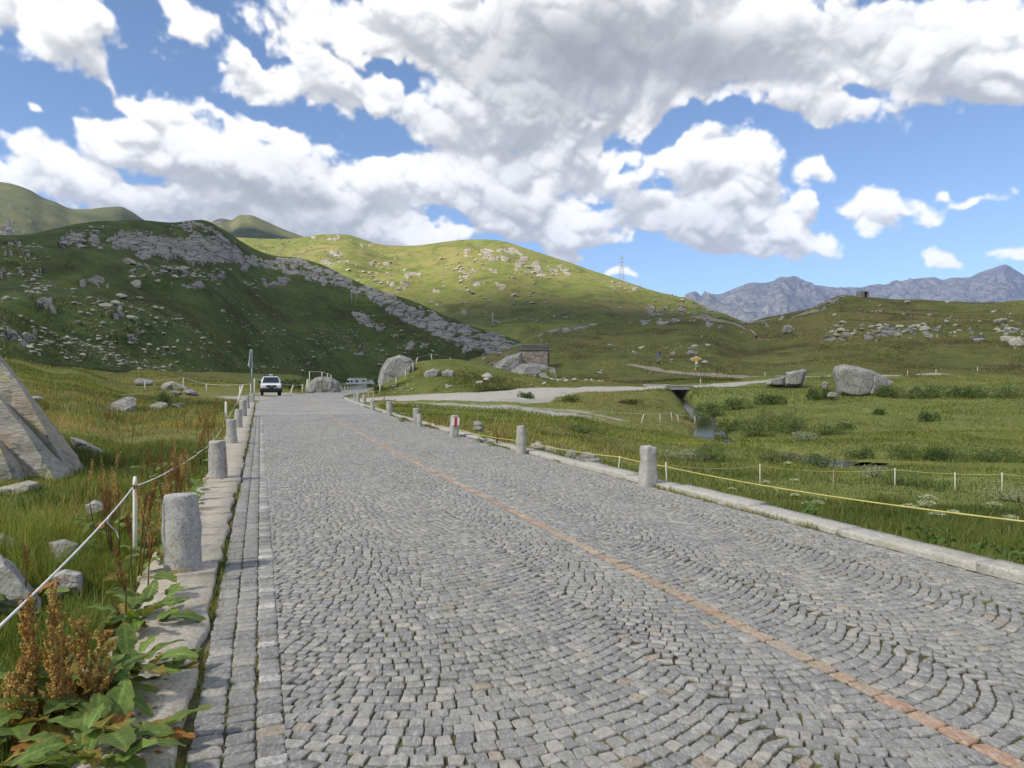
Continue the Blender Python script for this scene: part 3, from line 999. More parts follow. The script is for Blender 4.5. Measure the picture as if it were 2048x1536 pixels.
HL.build('left_hill', 'dark green hillside strewn with pale stones behind the white pickup', M['hill_shade'], M['rock_hill'], -500, 1110, 760, 185)
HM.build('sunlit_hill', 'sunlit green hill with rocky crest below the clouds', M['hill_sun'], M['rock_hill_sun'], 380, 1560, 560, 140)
HR.build('right_hill', 'brown green shoulder rising beyond the stream', M['hill_right'], M['rock_hill'], 940, 2700, 680, 130)
HK.build('knoll', 'small rounded green knoll beside the gravel lay-by', M['meadow'], M['rock_hill'], 690, 1230, 200, 60)
HP.build('far_peak', 'distant green peaks behind the dark hillside', M['peak'], M['rock_far'], -900, 680, 420, 80)
HB.build('blue_mountain', 'hazy blue rock mountains on the horizon', M['rock_far'], M['rock_far'], 1200, 2900, 520, 100)

# ------------------------------------------------------------------ road materials
def sett_mat():
    m, k, out = new_mat('granite_setts')
    pos = k.n('ShaderNodeNewGeometry').outputs['Position']
    col = k.n('ShaderNodeAttribute', attribute_name='tone').outputs['Color']
    wear = k.n('ShaderNodeAttribute', attribute_name='mark').outputs['Fac']
    n1 = k.noise(pos, 26, 4, .65, .3)
    n2 = k.noise(pos, 160, 3, .7)
    st = k.noise(k.vmath('MULTIPLY', pos, (1, .25, 1)), 70, 3, .6, .5)
    big = k.noise(pos, .5, 4, .6)
    c = k.mix(k.rng(n1, .3, .7, .0, .75), col, k.mix(1.0, col, (.55, .55, .54), 'MULTIPLY'))
    c = k.mix(k.rng(st, .5, .68, 0, .55), c, (.46, .46, .445))
    c = k.mix(k.rng(n2, .54, .70, 0, .6), c, (.54, .54, .52))
    c = k.mix(k.rng(n2, .22, .42, .45, 0), c, (.07, .07, .075))
    c = k.mix(k.rng(k.noise(pos, 5.0, 4, .6), .64, .76, 0, .45), c, (.30, .19, .10))           # rust
    c = k.mix(k.math('MULTIPLY', wear, k.rng(k.noise(pos, 34, 4, .7), .34, .62)), c, (.66, .65, .62))   # worn paint
    c = k.mix(k.rng(big, .4, .65, 0, .22), c, (.36, .345, .31))
    # wheel tracks polished paler, dust and oil stains
    c = k.mix(k.rng(k.noise(k.vmath('MULTIPLY', pos, (.9, .25, 1)), .9, 5, .65), .52, .7, 0, .35), c, (.17, .165, .155))
    principled(k, out, c, k.rng(n1, .3, .7, .55, .85), k.bump(k.math('ADD', n1, k.math('MULTIPLY', n2, .5)), .8, .009), spec=.35)
    return m


def bed_mat():
    m, k, out = new_mat('joint_soil')
    pos = k.n('ShaderNodeNewGeometry').outputs['Position']
    n1 = k.noise(pos, 1.7, 5, .65)
    n2 = k.noise(pos, 45, 4, .7)
    n3 = k.noise(pos, 9, 4, .7)
    c = k.ramp(n2, [(.3, (.022, .019, .016)), (.55, (.06, .052, .042)), (.75, (.12, .108, .09))])
    c = k.mix(k.math('MULTIPLY', k.rng(n1, .36, .58), k.rng(n3, .36, .58)), c, (.13, .135, .045))
    c = k.mix(k.rng(k.noise(pos, 3.3, 4, .6), .5, .66, 0, .6), c, (.16, .14, .10))
    principled(k, out, c, .95, k.bump(n2, .8, .01), spec=.05)
    return m


def paving_far_mat():
    m, k, out = new_mat('granite_paving_far')
    pos = k.n('ShaderNodeNewGeometry').outputs['Position']
    v = k.voro(pos, 9.0, 'F1', 1.0, 1)
    e = k.voro(pos, 9.0, 'DISTANCE_TO_EDGE')
    n1 = k.noise(pos, .5, 5, .6)
    n2 = k.noise(pos, 4.0, 4, .7)
    hsv = k.n('ShaderNodeSeparateColor', i_0=v)
    c = k.ramp(hsv.outputs[0], [(0, (.20, .205, .21)), (.5, (.29, .29, .285)), (1, (.37, .365, .35))])
    c = k.mix(k.rng(e, .0, .06, .75, 0), c, (.07, .065, .05))
    c = k.mix(k.rng(n1, .40, .62, 0, .40), c, (.40, .385, .34))
    c = k.mix(k.rng(n2, .5, .7, 0, .25), c, (.16, .16, .11))
    principled(k, out, c, .85, k.bump(e, .5, .03), spec=.2)
    return m


def granite_mat(name, light, mid, dark, world=False, scale=1.0, mossy=.2, tone=.0, sp=90):
    m, k, out = new_mat(name)
    if world:
        pos = k.n('ShaderNodeNewGeometry').outputs['Position']
    else:
        oi = k.n('ShaderNodeObjectInfo').outputs['Random']
        pos = k.vmath('ADD', k.n('ShaderNodeTexCoord').outputs['Object'], k.vmath('SCALE', (5.1, 2.3, 8.7), scale=oi))
    n1 = k.noise(pos, sp * scale, 3, .7)
    n2 = k.noise(pos, 7 * scale, 5, .65, .3)
    n3 = k.noise(pos, 1.4 * scale, 4, .6)
    n4 = k.noise(pos, 28 * scale, 4, .7)
    c = k.ramp(k.math('ADD', k.math('MULTIPLY', n1, .65), k.math('MULTIPLY', n4, .35)), [(.32, dark), (.48, mid), (.66, light)])
    c = k.mix(k.rng(n2, .5, .72, 0, .55), c, tuple(x * .62 for x in mid))
    c = k.mix(k.rng(n3, .5, .68, 0, .5 * mossy / .2 * .5), c, (.27, .26, .16))
    c = k.mix(k.rng(n2, .26, .40, .45, 0), c, tuple(min(1, x * 1.15) for x in light))
    principled(k, out, c, .85, k.bump(k.math('ADD', n4, k.math('MULTIPLY', n1, .5)), .7, .008), spec=.25)
    return m


M['sett'] = sett_mat()
M['bed'] = bed_mat()
M['paving_far'] = paving_far_mat()
M['kerb_left'] = granite_mat('kerb_concrete', (.56, .515, .44), (.40, .36, .30), (.20, .175, .145), True, .8, .3, sp=60)
M['kerb_right'] = granite_mat('kerb_granite', (.52, .505, .46), (.38, .365, .33), (.20, .19, .17), True, .5, .25)
M['bollard'] = granite_mat('bollard_granite', (.56, .55, .52), (.35, .345, .33), (.12, .12, .12), False, .8, .35)
M['paint_white'] = plain('trail_paint_white', (.78, .78, .76), .7)
M['paint_red'] = plain('trail_paint_red', (.50, .035, .04), .7)


def ribbon(name, s0, s1, ds, ws, zoff, mat, parent=None, attrs=None, crown=True):
    s = np.arange(s0, s1 + 1e-6, ds)
    S, W = np.meshgrid(s, np.array(ws), indexing='ij')
    xy = road_xy(S, W)
    z = road_z(S) + zoff
    n, m = S.shape
    i = np.arange((n - 1) * m).reshape(n - 1, m)[:, :-1].ravel()
    return mesh_obj(name, np.concatenate([xy, z[..., None]], -1).reshape(-1, 3), np.stack([i, i + 1, i + m + 1, i + m], 1), mat, parent, True)


# ------------------------------------------------------------------ setts laid in segmental arcs
SETT_END = 35.0
_wg = np.linspace(W_L, W_R, 1201)


def arc_off(w):
    """rows bow towards the viewer; arches meet in cusps"""
    w = np.asarray(w, float)
    f = np.zeros_like(w)
    for c, half, Rr in ((-1.85, 1.05, 1.70), (0.0, .80, 1.063)):
        x = np.abs(w - c)
        f = np.where((x <= half) & (w < 0), Rr - np.sqrt(np.maximum(Rr ** 2 - x ** 2, 0)), f)
    for c, half, Rr in ((0.0, .68, .86), (1.36, .68, .86), (2.72, .68, .86)):
        x = np.abs(w - c)
        f = np.where((x <= half) & (w >= 0), Rr - np.sqrt(np.maximum(Rr ** 2 - x ** 2, 0)), f)
    return f


_fg = arc_off(_wg)
_sl = np.gradient(_fg, _wg)
_sl[np.abs(_wg) < .02] = 0
for _cu in (-2.9, -.80, .68, 2.04):
    _sl *= np.clip(np.abs(_wg - _cu) / .12, 0, 1) ** .5
_al = np.concatenate([[0], np.cumsum(np.hypot(np.diff(_wg), np.diff(_fg)))])


def setts():
    """corner quads (s,w) of every sett with tone and paint, row by row"""
    g = np.random.default_rng(5)
    quads, tones, marks = [], [], []
    greys = np.array([(.225, .225, .224), (.258, .256, .25), (.29, .286, .275), (.325, .317, .30), (.36, .347, .32), (.395, .37, .325), (.34, .285, .215)])
    prob = np.array([.20, .27, .23, .14, .09, .05, .02])
    T = .089
    for half, (wa, wb) in (('L', (-2.897, -.056)), ('R', (.056, W_R - .02))):
        la, lb = np.interp(wa, _wg, _al), np.interp(wb, _wg, _al)
        for i in range(int(-1.2 / T), int(SETT_END / T)):
            s0 = i * T
            l = la + g.uniform(-.06, .05)
            js = [la]
            while True:
                l += g.uniform(.070, .108) if g.random() > .06 else g.uniform(.048, .068)
                if l > lb - .05:
                    break
                js.append(max(l, la + .05))
            js.append(lb)
            w = np.interp(js, _al, _wg)
            f = np.interp(w, _wg, _fg)
            sl = np.interp(w, _wg, _sl)
            wu = np.clip(w - sl * T / (1 + sl * sl), wa, wb)
            fu = np.interp(wu, _wg, _fg)
            for k in range(len(w) - 1):
                quads.append(((s0 + f[k], w[k]), (s0 + f[k + 1], w[k + 1]), (s0 + T + fu[k + 1], wu[k + 1]), (s0 + T + fu[k], wu[k])))
                tones.append(greys[g.choice(7, p=prob)] * g.uniform(.88, 1.12))
                marks.append(0.0)
    # edge courses on the left: two plain, one carrying the worn white line
    for c, (wa, wb) in enumerate(((-3.30, -3.155), (-3.155, -3.02), (-3.02, -2.89))):
        s = -.8
        while s < SETT_END:
            ln = g.uniform(.075, .128)
            quads.append(((s, wa), (s, wb), (s + ln, wb), (s + ln, wa)))
            tones.append(greys[g.choice(7, p=prob)] * g.uniform(.74, .98))
            marks.append(g.choice([0, .25, .5, .8], p=[.55, .25, .14, .06]) if c == 2 else (.12 if g.random() < .1 else 0))
            s += ln
    n_grey = len(quads)
    # centre row of orange stone
    s = -.8
    warm = np.array([(.40, .25, .165), (.44, .30, .20), (.40, .30, .20), (.46, .36, .26), (.37, .22, .155), (.42, .38, .33)])
    while s < SETT_END + 32:
        ln = g.uniform(.12, .20)
        quads.append(((s, -.052), (s, .052), (s + ln, .052), (s + ln, -.052)))
        tones.append(warm[g.choice(6, p=[.22, .24, .2, .16, .13, .05])] * g.uniform(.9, 1.1))
        marks.append(0)
        s += ln
    return np.array(quads), np.array(tones), np.array(marks, float), n_grey


def sett_geometry(q, fine, g):
    """verts (n,k,3) and local faces of setts given as road-frame quads (n,4,2)"""
    n = len(q)
    q = q + g.normal(0, .0038, q.shape)
    c = q.mean(1, keepdims=True)
    d = q - c
    ln = np.linalg.norm(d, axis=2, keepdims=True)
    gap = g.uniform(.0032, .0078, (n, 4, 1))
    q = c + d * np.maximum(.4, (ln - gap) / np.maximum(ln, 1e-4))
    top = g.normal(0, .0024, (n, 1)) + .003
    tilt = g.normal(0, .022, (n, 1, 2))
    if fine:
        nx = np.roll(q, -1, 1); pv = np.roll(q, 1, 1)
        a, b = g.uniform(.10, .24, (n, 4, 1)), g.uniform(.10, .24, (n, 4, 1))
        ring = np.empty((n, 12, 2))
        ring[:, 0::3] = q + (pv - q) * a
        ring[:, 1::3] = q + ((pv - q) * a + (nx - q) * b) * .30
        ring[:, 2::3] = q + (nx - q) * b
        ring += g.normal(0, .0022, ring.shape)
        m = 12
    else:
        ring, m = q, 4
    rel = ring - c
    inner = c + rel * g.uniform(.86, .93, (n, 1, 1))
    mid = c + rel * .965
    zt = lambda r: top + (r - c)[..., 0] * tilt[..., 0] + (r - c)[..., 1] * tilt[..., 1]
    layers = [(ring, np.full((n, m), -.045)), (ring, zt(ring) - .0085), (mid, zt(mid) - .003), (inner, zt(inner) + (g.normal(0, .0012, (n, m)) if fine else 0))] if fine else [(ring, np.full((n, m), -.045)), (ring, zt(ring) - .006), (inner, zt(inner))]
    V = []
    for r, z in layers:
        xy = road_xy(r[..., 0], r[..., 1])
        V.append(np.concatenate([xy, (road_z(r[..., 0]) + z)[..., None]], -1))
    V = np.concatenate(V, 1)
    F_ = []
    L = len(layers)
    for a in range(L - 1):
        for j in range(m):
            k = (j + 1) % m
            F_.append((a * m + j, a * m + k, (a + 1) * m + k, (a + 1) * m + j))
    capf = tuple(range((L - 1) * m, L * m))
    return V, F_, capf


def join_setts(name, V, F_, capf, tones, marks, parent):
    n, k = V.shape[:2]
    quads = np.array(F_)[None] + (np.arange(n) * k)[:, None, None]
    quads = quads.reshape(-1, 4)
    cap = np.array(capf)
    # cap as quads strip
    m = len(cap)
    ct = np.array([(cap[i], cap[i + 1], cap[m - 2 - i], cap[m - 1 - i]) for i in range(m // 2 - 1)])
    quads = np.concatenate([quads, (ct[None] + (np.arange(n) * k)[:, None, None]).reshape(-1, 4)])
    return mesh_obj(name, V.reshape(-1, 3), quads, M['sett'], parent, False, {'tone': np.repeat(tones, k, 0), 'mark': np.repeat(marks, k)})


def build_road():
    road = ribbon('road', SETT_END - .3, 250, 1.0, np.linspace(W_L, W_R, 9), -.004, M['paving_far'])
    tag(road, 'cobbled pass road running away and bending right', kind='structure')
    ribbon('road_bed', -14, SETT_END, .5, np.linspace(W_L - .06, W_R + .05, 12), -.0105, M['bed'], road)
    Q, tones, marks, ng = setts()
    cen = Q.mean(1)
    xy = road_xy(cen[:, 0], cen[:, 1])
    Y = xy[:, 1]; px = CX + F * xy[:, 0] / np.maximum(Y, .2); py = CY + F * (EYE - road_z(cen[:, 0])) / np.maximum(Y, .2)
    keep = (Y > 2.0) & (px > -350) & (px < 2450)
    grey = np.arange(len(Q)) < ng
    seen = keep & (px > 15) & (px < 2033) & (py < 1528)
    g = np.random.default_rng(9)
    # the nearest setts and centre stones stand singly
    idx = np.where(seen & grey)[0]
    near = idx[np.argsort(Y[idx])[:300]]
    idc = np.where(seen & ~grey)[0]
    nearc = idc[np.argsort(Y[idc])[:70]]
    for name, ids in (('cobblestone', near), ('centre_line_stone', nearc)):
        V, F_, capf = sett_geometry(Q[ids], True, g)
        for j in range(len(ids)):
            mesh_obj(name, V[j], F_ + [capf], M['sett'], road, False, {'tone': np.repeat(tones[ids[j]][None], V.shape[1], 0), 'mark': np.full(V.shape[1], marks[ids[j]])})
    used = np.zeros(len(Q), bool); used[near] = True; used[nearc] = True
    fine = keep & ~used & (Y < 7.5)
    coarse = keep & ~used & (Y >= 7.5)
    for sel, fi in ((fine, True), (coarse, False)):
        ids = np.where(sel & grey)[0]
        V, F_, capf = sett_geometry(Q[ids], fi, g)
        tag(join_setts('cobblestones', V, F_, capf, tones[ids], marks[ids], road), kind='stuff')
    ids = np.where((fine | coarse) & ~grey)[0]
    V, F_, capf = sett_geometry(Q[ids], False, g)
    tag(join_setts('centre_line_stones', V, F_, capf, tones[ids], marks[ids], road), kind='stuff')
    return road


ROAD_O = build_road()


# ------------------------------------------------------------------ kerbs
def slab(s0, s1, wa, wb, z0, z1, g, n=14, rough=.02, inner_rough=.02):
    """one kerb slab in the road frame with uneven edges and a rounded arris"""
    k = max(4, int((s1 - s0) / .12))
    ss = np.linspace(s0 + .006, s1 - .006, k)
    jl = fbm(np.stack([ss * 2.1, ss * 0 + wa * 7, ss * 0], 1), 3, 5) * rough
    jr = fbm(np.stack([ss * 2.6, ss * 0 + wb * 7 + 9, ss * 0], 1), 3, 6) * inner_rough
    cols = [(0, z0), (0, z1 - .018), (.018, z1), (.30, z1 + .004), (.62, z1 + .002), (.982, z1), (1, z1 - .018), (1, z0)]
    V = []
    for f, z in cols:
        w = (wa + jl) * (1 - f) + (wb + jr) * f
        xy = road_xy(ss, w)
        dz = fbm(np.stack([xy[:, 0] * 3, xy[:, 1] * 3, xy[:, 0] * 0], 1), 2, 12) * .008 if .01 < f < .99 else 0
        V.append(np.concatenate([xy, (road_z(ss) + z + dz)[:, None]], 1))
    V = np.stack(V, 1)
    m = len(cols)
    F_ = [(i * m + j, i * m + j + 1, (i + 1) * m + j + 1, (i + 1) * m + j) for i in range(k - 1) for j in range(m - 1)]
    F_ += [tuple(range(m))[::-1], tuple((k - 1) * m + j for j in range(m))]
    return V.reshape(-1, 3), F_


def build_kerbs():
    g = np.random.default_rng(3)
    for side, nm, mat, lab in ((-1, 'kerb_left', 'kerb_left', 'flat pale kerb slabs along the meadow side of the road'), (1, 'kerb_right', 'kerb_right', 'raised pale granite kerbstones on the stream side of the road')):
        root = tag(empty(nm), lab, kind='structure')
        s = -1.0 if side < 0 else 1.0
        while s < 60:
            ln = g.uniform(.9, 2.1) if side < 0 else g.uniform(1.3, 2.4)
            if side < 0:
                if s > 49:
                    break
                out = KL + g.uniform(-.05, .10)
                V, F_ = slab(s, s + ln, out, W_L - .035 + g.uniform(-.03, .015), -.16, .045 + g.uniform(-.012, .012), g, rough=.07, inner_rough=.045)
            else:
                V, F_ = slab(s, s + ln, W_R + .05 + g.uniform(-.015, .02), KR + g.uniform(-.03, .03), -.22, .060 + g.uniform(-.02, .012), g, rough=.02, inner_rough=.03)
            mesh_obj('kerbstone', V, F_, M[mat], root, True)
            s += ln


build_kerbs()


# ------------------------------------------------------------------ stone bollards
def bollard_mesh(h, rb, rt, square, seed, chip=.0):
    n, g = 28, np.random.default_rng(seed)
    ths = np.linspace(0, 2 * math.pi, n, endpoint=False)
    if square:
        rad = 1 / np.maximum(np.abs(np.cos(ths)), np.abs(np.sin(ths)))
        rad = np.minimum(rad, 1.30) * .93
    else:
        rad = np.ones(n)
    zs = np.concatenate([[-.12], np.linspace(0, h - .05, 12), [h - .03, h - .012, h - .002, h, h + .003]])
    sc = np.concatenate([[1], np.linspace(1, rt / rb, 12), [rt / rb * .985, rt / rb * .95, rt / rb * .86, rt / rb * .5, 0.02]])
    V = []
    for z, k in zip(zs, sc):
        V.append(np.stack([np.cos(ths) * rad * rb * k, np.sin(ths) * rad * rb * k, np.full(n, z)], 1))
    V = np.concatenate(V)
    dn = fbm(V * 11 + seed * 3, 4, seed) * .017 + fbm(V * 3 + seed, 2, seed + 2) * .022
    rr = np.linalg.norm(V[:, :2], axis=1, keepdims=True) + 1e-5
    V[:, :2] += V[:, :2] / rr * dn[:, None] * np.minimum(1, rr / rb)
    top = V[:, 2] > h - .1
    V[top, 2] += (fbm(V[top] * 7 + seed, 3, seed + 4) * (.012 + chip) - chip * .5)
    i = np.arange((len(zs) - 1) * n).reshape(-1, n)
    F_ = np.stack([i, np.roll(i, -1, 1), np.roll(i, -1, 1) + n, i + n], -1).reshape(-1, 4)
    me = mesh_obj('bollard', V, F_, M['bollard'], None, True)
    return me


def put_bollard(px, base_py, d, h, rb, label, square=False, rt=None, seed=1, tilt=(0, 0), chip=0.0, rz=0.0, w_in=None):
    x = (px - CX) / F * d
    s, w = road_sw([x], [d])
    z = float(road_z(s)[0]) + (.02 if w[0] < 0 else .07)
    o = bollard_mesh(h, rb, rt or rb * .88, square, seed, chip)
    o.name = 'stone_bollard'
    o.location = (x, d, z)
    o.rotation_euler = (tilt[0], tilt[1], rz)
    tag(o, label, 'bollard', 'stone bollards along the road edges')
    o.rotation_euler = (o.rotation_euler[0] + random.uniform(-.035, .035), o.rotation_euler[1] + random.uniform(-.04, .04), rz)
    return o


put_bollard(366, 1150, 5.95, .66, .150, 'large speckled grey round bollard beside the rope stake and dock leaves', seed=11, rt=.138)
put_bollard(437, 960, 11.7, .65, .145, 'rounded bollard with rope passing it, second from the camera on the meadow side', seed=12, rt=.13)
put_bollard(463, 888, 18.6, .64, .150, 'third bollard on the meadow side, next to the taller white stake', seed=13, rt=.125)
put_bollard(476.5, 858, 24.6, .66, .150, 'bollard with a darker worn top, fourth on the meadow side', seed=14, rt=.12)
put_bollard(486, 835, 31.5, .74, .17, 'fifth bollard on the meadow side, broader than the ones before it', seed=15, rt=.15)
put_bollard(494, 822, 38.5, .70, .13, 'slim pale bollard just before the signpost', seed=16, square=True)
put_bollard(1296, 972, 11.15, .57, .125, 'square chipped granite bollard with flaking face on the stream side', seed=22, square=True, rt=.115, chip=.05, rz=.35)
put_bollard(1043, 908, 16.3, .57, .125, 'tapered round bollard between the chipped square one and the trail marked one', seed=23, rt=.105)
bt = put_bollard(908, 877, 21.2, .58, .125, 'bollard with white red white trail mark painted on it', seed=24, square=True, rt=.115, rz=ROAD_A)
for nm, x0, x1, mt, yy in (('trail_mark_white', -.115, .115, 'paint_white', -.140), ('trail_mark_red', -.04, .04, 'paint_red', -.1435)):
    MB().box(((x0 + x1) / 2, yy, .40), (x1 - x0, .012, .23 if nm.endswith('white') else .27), bev=.004).build(nm, M[mt], bt)
put_bollard(832, 856, 26.0, .60, .115, 'tall lichen spotted bollard with a smaller stone leaning at its foot', seed=25, square=True, rt=.10)
put_bollard(839.5, 857.5, 25.6, .40, .095, 'short pale stone standing against the lichen spotted bollard', seed=26, rt=.075)
put_bollard(779, 839, 33.0, .60, .15, 'plain pale bollard on the stream side, past the lichen spotted one', seed=27, rt=.125)
br = put_bollard(745, 829, 38.5, .58, .135, 'rounded bollard with a white ring painted at its head', seed=28, rt=.105)
ring = MB()
ring.tube([(math.cos(a) * .085, -.118 + .018 * math.sin(a), .43 + math.sin(a) * .10) for a in np.linspace(-.6, math.pi + .4, 14)], .022, 5)
ring.build('painted_ring', M['paint_white'], br, True)
put_bollard(728, 822, 44.0, .56, .13, 'bollard just beyond the white ringed one', seed=29)
put_bollard(716, 817, 47.5, .60, .12, 'last thin bollard before the road bends', seed=30)
put_bollard(711.5, 815, 49.5, .48, .11, 'low broken bollard at the bend', seed=31, tilt=(.0, -.2), chip=.1)

# the long row of bollards lining the road round the far bend, on the left
for i, s in enumerate(np.linspace(112, 206, 21)):
    xy = road_xy(np.array([s]), np.array([W_L - .25]))[0]
    o = bollard_mesh(.72, .17, .14, False, 60 + i % 3) if i < 3 else bpy.data.objects.new('stone_bollard', bpy.data.objects['far_bollard_%d' % (i % 3)].data)
    if i < 3:
        o.name = 'far_bollard_%d' % i
    else:
        COL.objects.link(o)
    o.location = (xy[0], xy[1], float(road_z(s)))
    o.rotation_euler = (0, 0, i * .7)
    tag(o, 'one of the small evenly spaced bollards lining the far road below the camper', 'bollard', 'far row of bollards round the bend')
for i in range(3):
    bpy.data.objects['far_bollard_%d' % i].name = 'stone_bollard'

# ------------------------------------------------------------------ rocks
def rock_mesh(name, seed, sub=2, cuts=9, noise=.12, flat=.55):
    g = np.random.default_rng(seed)
    bm = bmesh.new()
    bmesh.ops.create_icosphere(bm, subdivisions=sub, radius=1)
    v = np.array([q.co[:] for q in bm.verts])
    f = np.array([[q.index for q in fc.verts] for fc in bm.faces])
    bm.free()
    for _ in range(cuts):
        n = g.normal(size=3); n /= np.linalg.norm(n)
        c = g.uniform(.45, .85)
        over = np.maximum(0, v @ n - c)
        v = v - over[:, None] * n
    v = v * (1 + noise * fbm(v * 2.2 + seed, 3, seed)[:, None] + noise * .4 * fbm(v * 6 + seed, 2, seed + 1)[:, None])
    me = bpy.data.meshes.new(name)
    me.from_pydata(v.tolist(), [], f.tolist())
    me.update()
    return me


def hull_rock(name, outline, d, depth, mat, label, cat='boulder', group=None, sub=3, noise=.05, front=.62, seed=1, lean=0.0, smooth=False, strata=(1, 1, 1), nscale=1.0, smooths=1, res=.045):
    """a boulder with a surveyed outline at distance d, given its own thickness front and back"""
    pts = np.array([P(x, y, d) for x, y in outline])
    c = pts.mean(0)
    allp = [pts]
    base = pts[:, 2].min()
    oc = np.array(outline, float).mean(0)
    for k, sc in ((-.5, front), (-.28, .90), (.35, .85), (.6, .5)):
        q = np.array([P(*(oc + (np.array(o_) - oc) * sc), d + depth * k) for o_ in outline])
        q[:, 2] = np.where(q[:, 2] < c[2], q[:, 2] * .3 + base * .7, q[:, 2] + lean * k * depth)
        allp.append(q)
    low = pts[pts[:, 2] < c[2]].copy()
    low[:, 2] = base - .12 * np.ptp(pts[:, 2])
    allp.append(c * np.array([1, 1, 0]) + (low - c * np.array([1, 1, 0])) * np.array([.95, 1, 1]))
    q = np.concatenate(allp)
    bm = bmesh.new()
    for p in q:
        bm.verts.new(p)
    r = bmesh.ops.convex_hull(bm, input=bm.verts)
    bmesh.ops.delete(bm, geom=[e for e in r['geom_interior'] if isinstance(e, bmesh.types.BMVert)], context='VERTS')
    loose = [v for v in bm.verts if not v.link_faces]
    bmesh.ops.delete(bm, geom=loose, context='VERTS')
    bmesh.ops.triangulate(bm, faces=bm.faces)
    for _ in range(sub):
        ed = [e for e in bm.edges if e.calc_length() > (np.ptp(pts[:, 0]) * res)]
        if ed:
            bmesh.ops.subdivide_edges(bm, edges=ed, cuts=1)
            bmesh.ops.triangulate(bm, faces=[f for f in bm.faces if len(f.verts) > 3])
    for _ in range(smooths):
        bmesh.ops.smooth_vert(bm, verts=bm.verts, factor=.35, use_axis_x=True, use_axis_y=True, use_axis_z=True)
    bmesh.ops.recalc_face_normals(bm, faces=bm.faces)
    bm.normal_update()
    v = np.array([x.co[:] for x in bm.verts]); nn = np.array([x.normal[:] for x in bm.verts])
    f = [[x.index for x in fc.verts] for fc in bm.faces]
    bm.free()
    size = np.ptp(pts[:, 0])
    s = nscale * 3.0 / size
    rel = (v - c) * s * np.array(strata)
    dis = fbm(rel + seed * 7, 4, seed, .55) * .8 + .7 * fbm(rel * 2.2 + seed, 3, seed + 3, .5, True) * .5
    cr = np.abs(vnoise(rel * .9 + 31 * seed, seed + 9))
    dis = dis - 1.1 * np.clip(1 - cr / .09, 0, 1)
    v = v + nn * (dis * noise * size)[:, None]
    org = np.array([c[0], c[1], base])
    o = mesh_obj(name, v - org, f, mat, None, smooth)
    o.location = org
    tag(o, label, cat, group)
    return o


RK = [rock_mesh('boulder_shape', 100 + i, 2) for i in range(8)]
RKS = [rock_mesh('stone_shape', 180 + i, 1, 5, .12) for i in range(4)]
RKF = [rock_mesh('boulder_shape_fine', 140 + i, 3, 11, .10) for i in range(6)]
for me in RK + RKF:
    me.materials.append(M['stone'])


def put_rock(x, y, z, size, label, group=None, fine=False, mat=None, sq=(1, 1, .7), seed=0, sink=.25, name='boulder'):
    me = (RKF if fine else RK)[seed % (6 if fine else 8)]
    if mat is not None:
        key = me.name + '_' + mat.name
        if key in bpy.data.meshes:
            me = bpy.data.meshes[key]
        else:
            me = me.copy(); me.name = key
            me.materials.clear(); me.materials.append(mat)
    o = bpy.data.objects.new(name, me)
    COL.objects.link(o)
    s = size / 2
    o.scale = (s * sq[0], s * sq[1], s * sq[2])
    o.location = (x, y, z + s * sq[2] * (1 - 2 * sink))
    g = np.random.default_rng(seed + 900)
    o.rotation_euler = (g.uniform(-.25, .25), g.uniform(-.25, .25), g.uniform(0, 6.28))
    tag(o, label, 'boulder', group)
    return o


# --- single landmarks
lb = hull_rock('lichen_boulder', [(-330, 470), (-150, 590), (-20, 690), (8, 722), (46, 772), (64, 806), (104, 856), (148, 902), (176, 946), (150, 960), (60, 968), (-330, 1000)], 12.8, 1.6, M['boulder_near'],
               'huge sloping boulder with yellow lichen and pink base at the left picture edge', seed=4, noise=.008, sub=7, front=.93, nscale=5.0, smooths=0, res=.028)
for nm, ol, dd, dp, sd in (('rock_slab', [(-330, 560), (-140, 690), (0, 792), (50, 852), (98, 905), (140, 950), (160, 966), (100, 976), (0, 990), (-330, 1030)], 11.9, 1.2, 5), ('rock_slab', [(-330, 640), (-160, 760), (0, 880), (40, 925), (62, 958), (30, 980), (0, 988), (-330, 1035)], 11.35, .9, 6)):
    o = hull_rock(nm, ol, dd, dp, M['boulder_near'], None, None, seed=sd, noise=.008, sub=7, front=.93, nscale=5.0, smooths=0, res=.028)
    o.parent = lb
    o.location = o.location - lb.location
hull_rock('boulder', [(-60, 996), (-20, 980), (20, 972), (60, 962), (78, 966), (76, 978), (30, 990), (0, 1002)], 10.3, .7, M['boulder_near'], 'low pinkish slab lying at the foot of the huge lichen boulder', seed=6, noise=.03)
hull_rock('boulder', [(140, 874), (165, 880), (200, 898), (222, 912), (214, 920), (180, 916), (150, 898)], 15.6, .9, M['boulder'], 'long low stone in the grass just behind the huge lichen boulder', seed=7, noise=.03)
hull_rock('boulder', [(-40, 1120), (0, 1108), (28, 1130), (62, 1180), (84, 1200), (70, 1215), (20, 1215), (-40, 1200)], 5.0, .7, M['boulder'], 'pale stone half hidden in grass under the rope at the left edge', seed=8, noise=.03)
hull_rock('boulder', [(95, 1085), (130, 1078), (158, 1088), (155, 1110), (110, 1118)], 6.3, .5, M['boulder'], 'small flat stone in the grass between rope and tall stake', seed=9, noise=.03)
hull_rock('boulder', [(98, 1150), (130, 1138), (165, 1145), (168, 1180), (120, 1190)], 5.4, .5, M['boulder'], 'stone in the grass below the rope, left of the big bollard', seed=10, noise=.03)
hull_rock('boulder', [(-30, 1075), (5, 1066), (38, 1080), (60, 1090), (40, 1102), (-20, 1100)], 6.6, .6, M['boulder'], 'grey stone at the left edge above the rope', seed=13, noise=.03)
hull_rock('boulder', [(170, 1010), (190, 1000), (212, 1008), (214, 1022), (176, 1026)], 8.6, .5, M['boulder'], 'pale stone in the grass left of the nearest stake', seed=12, noise=.03)
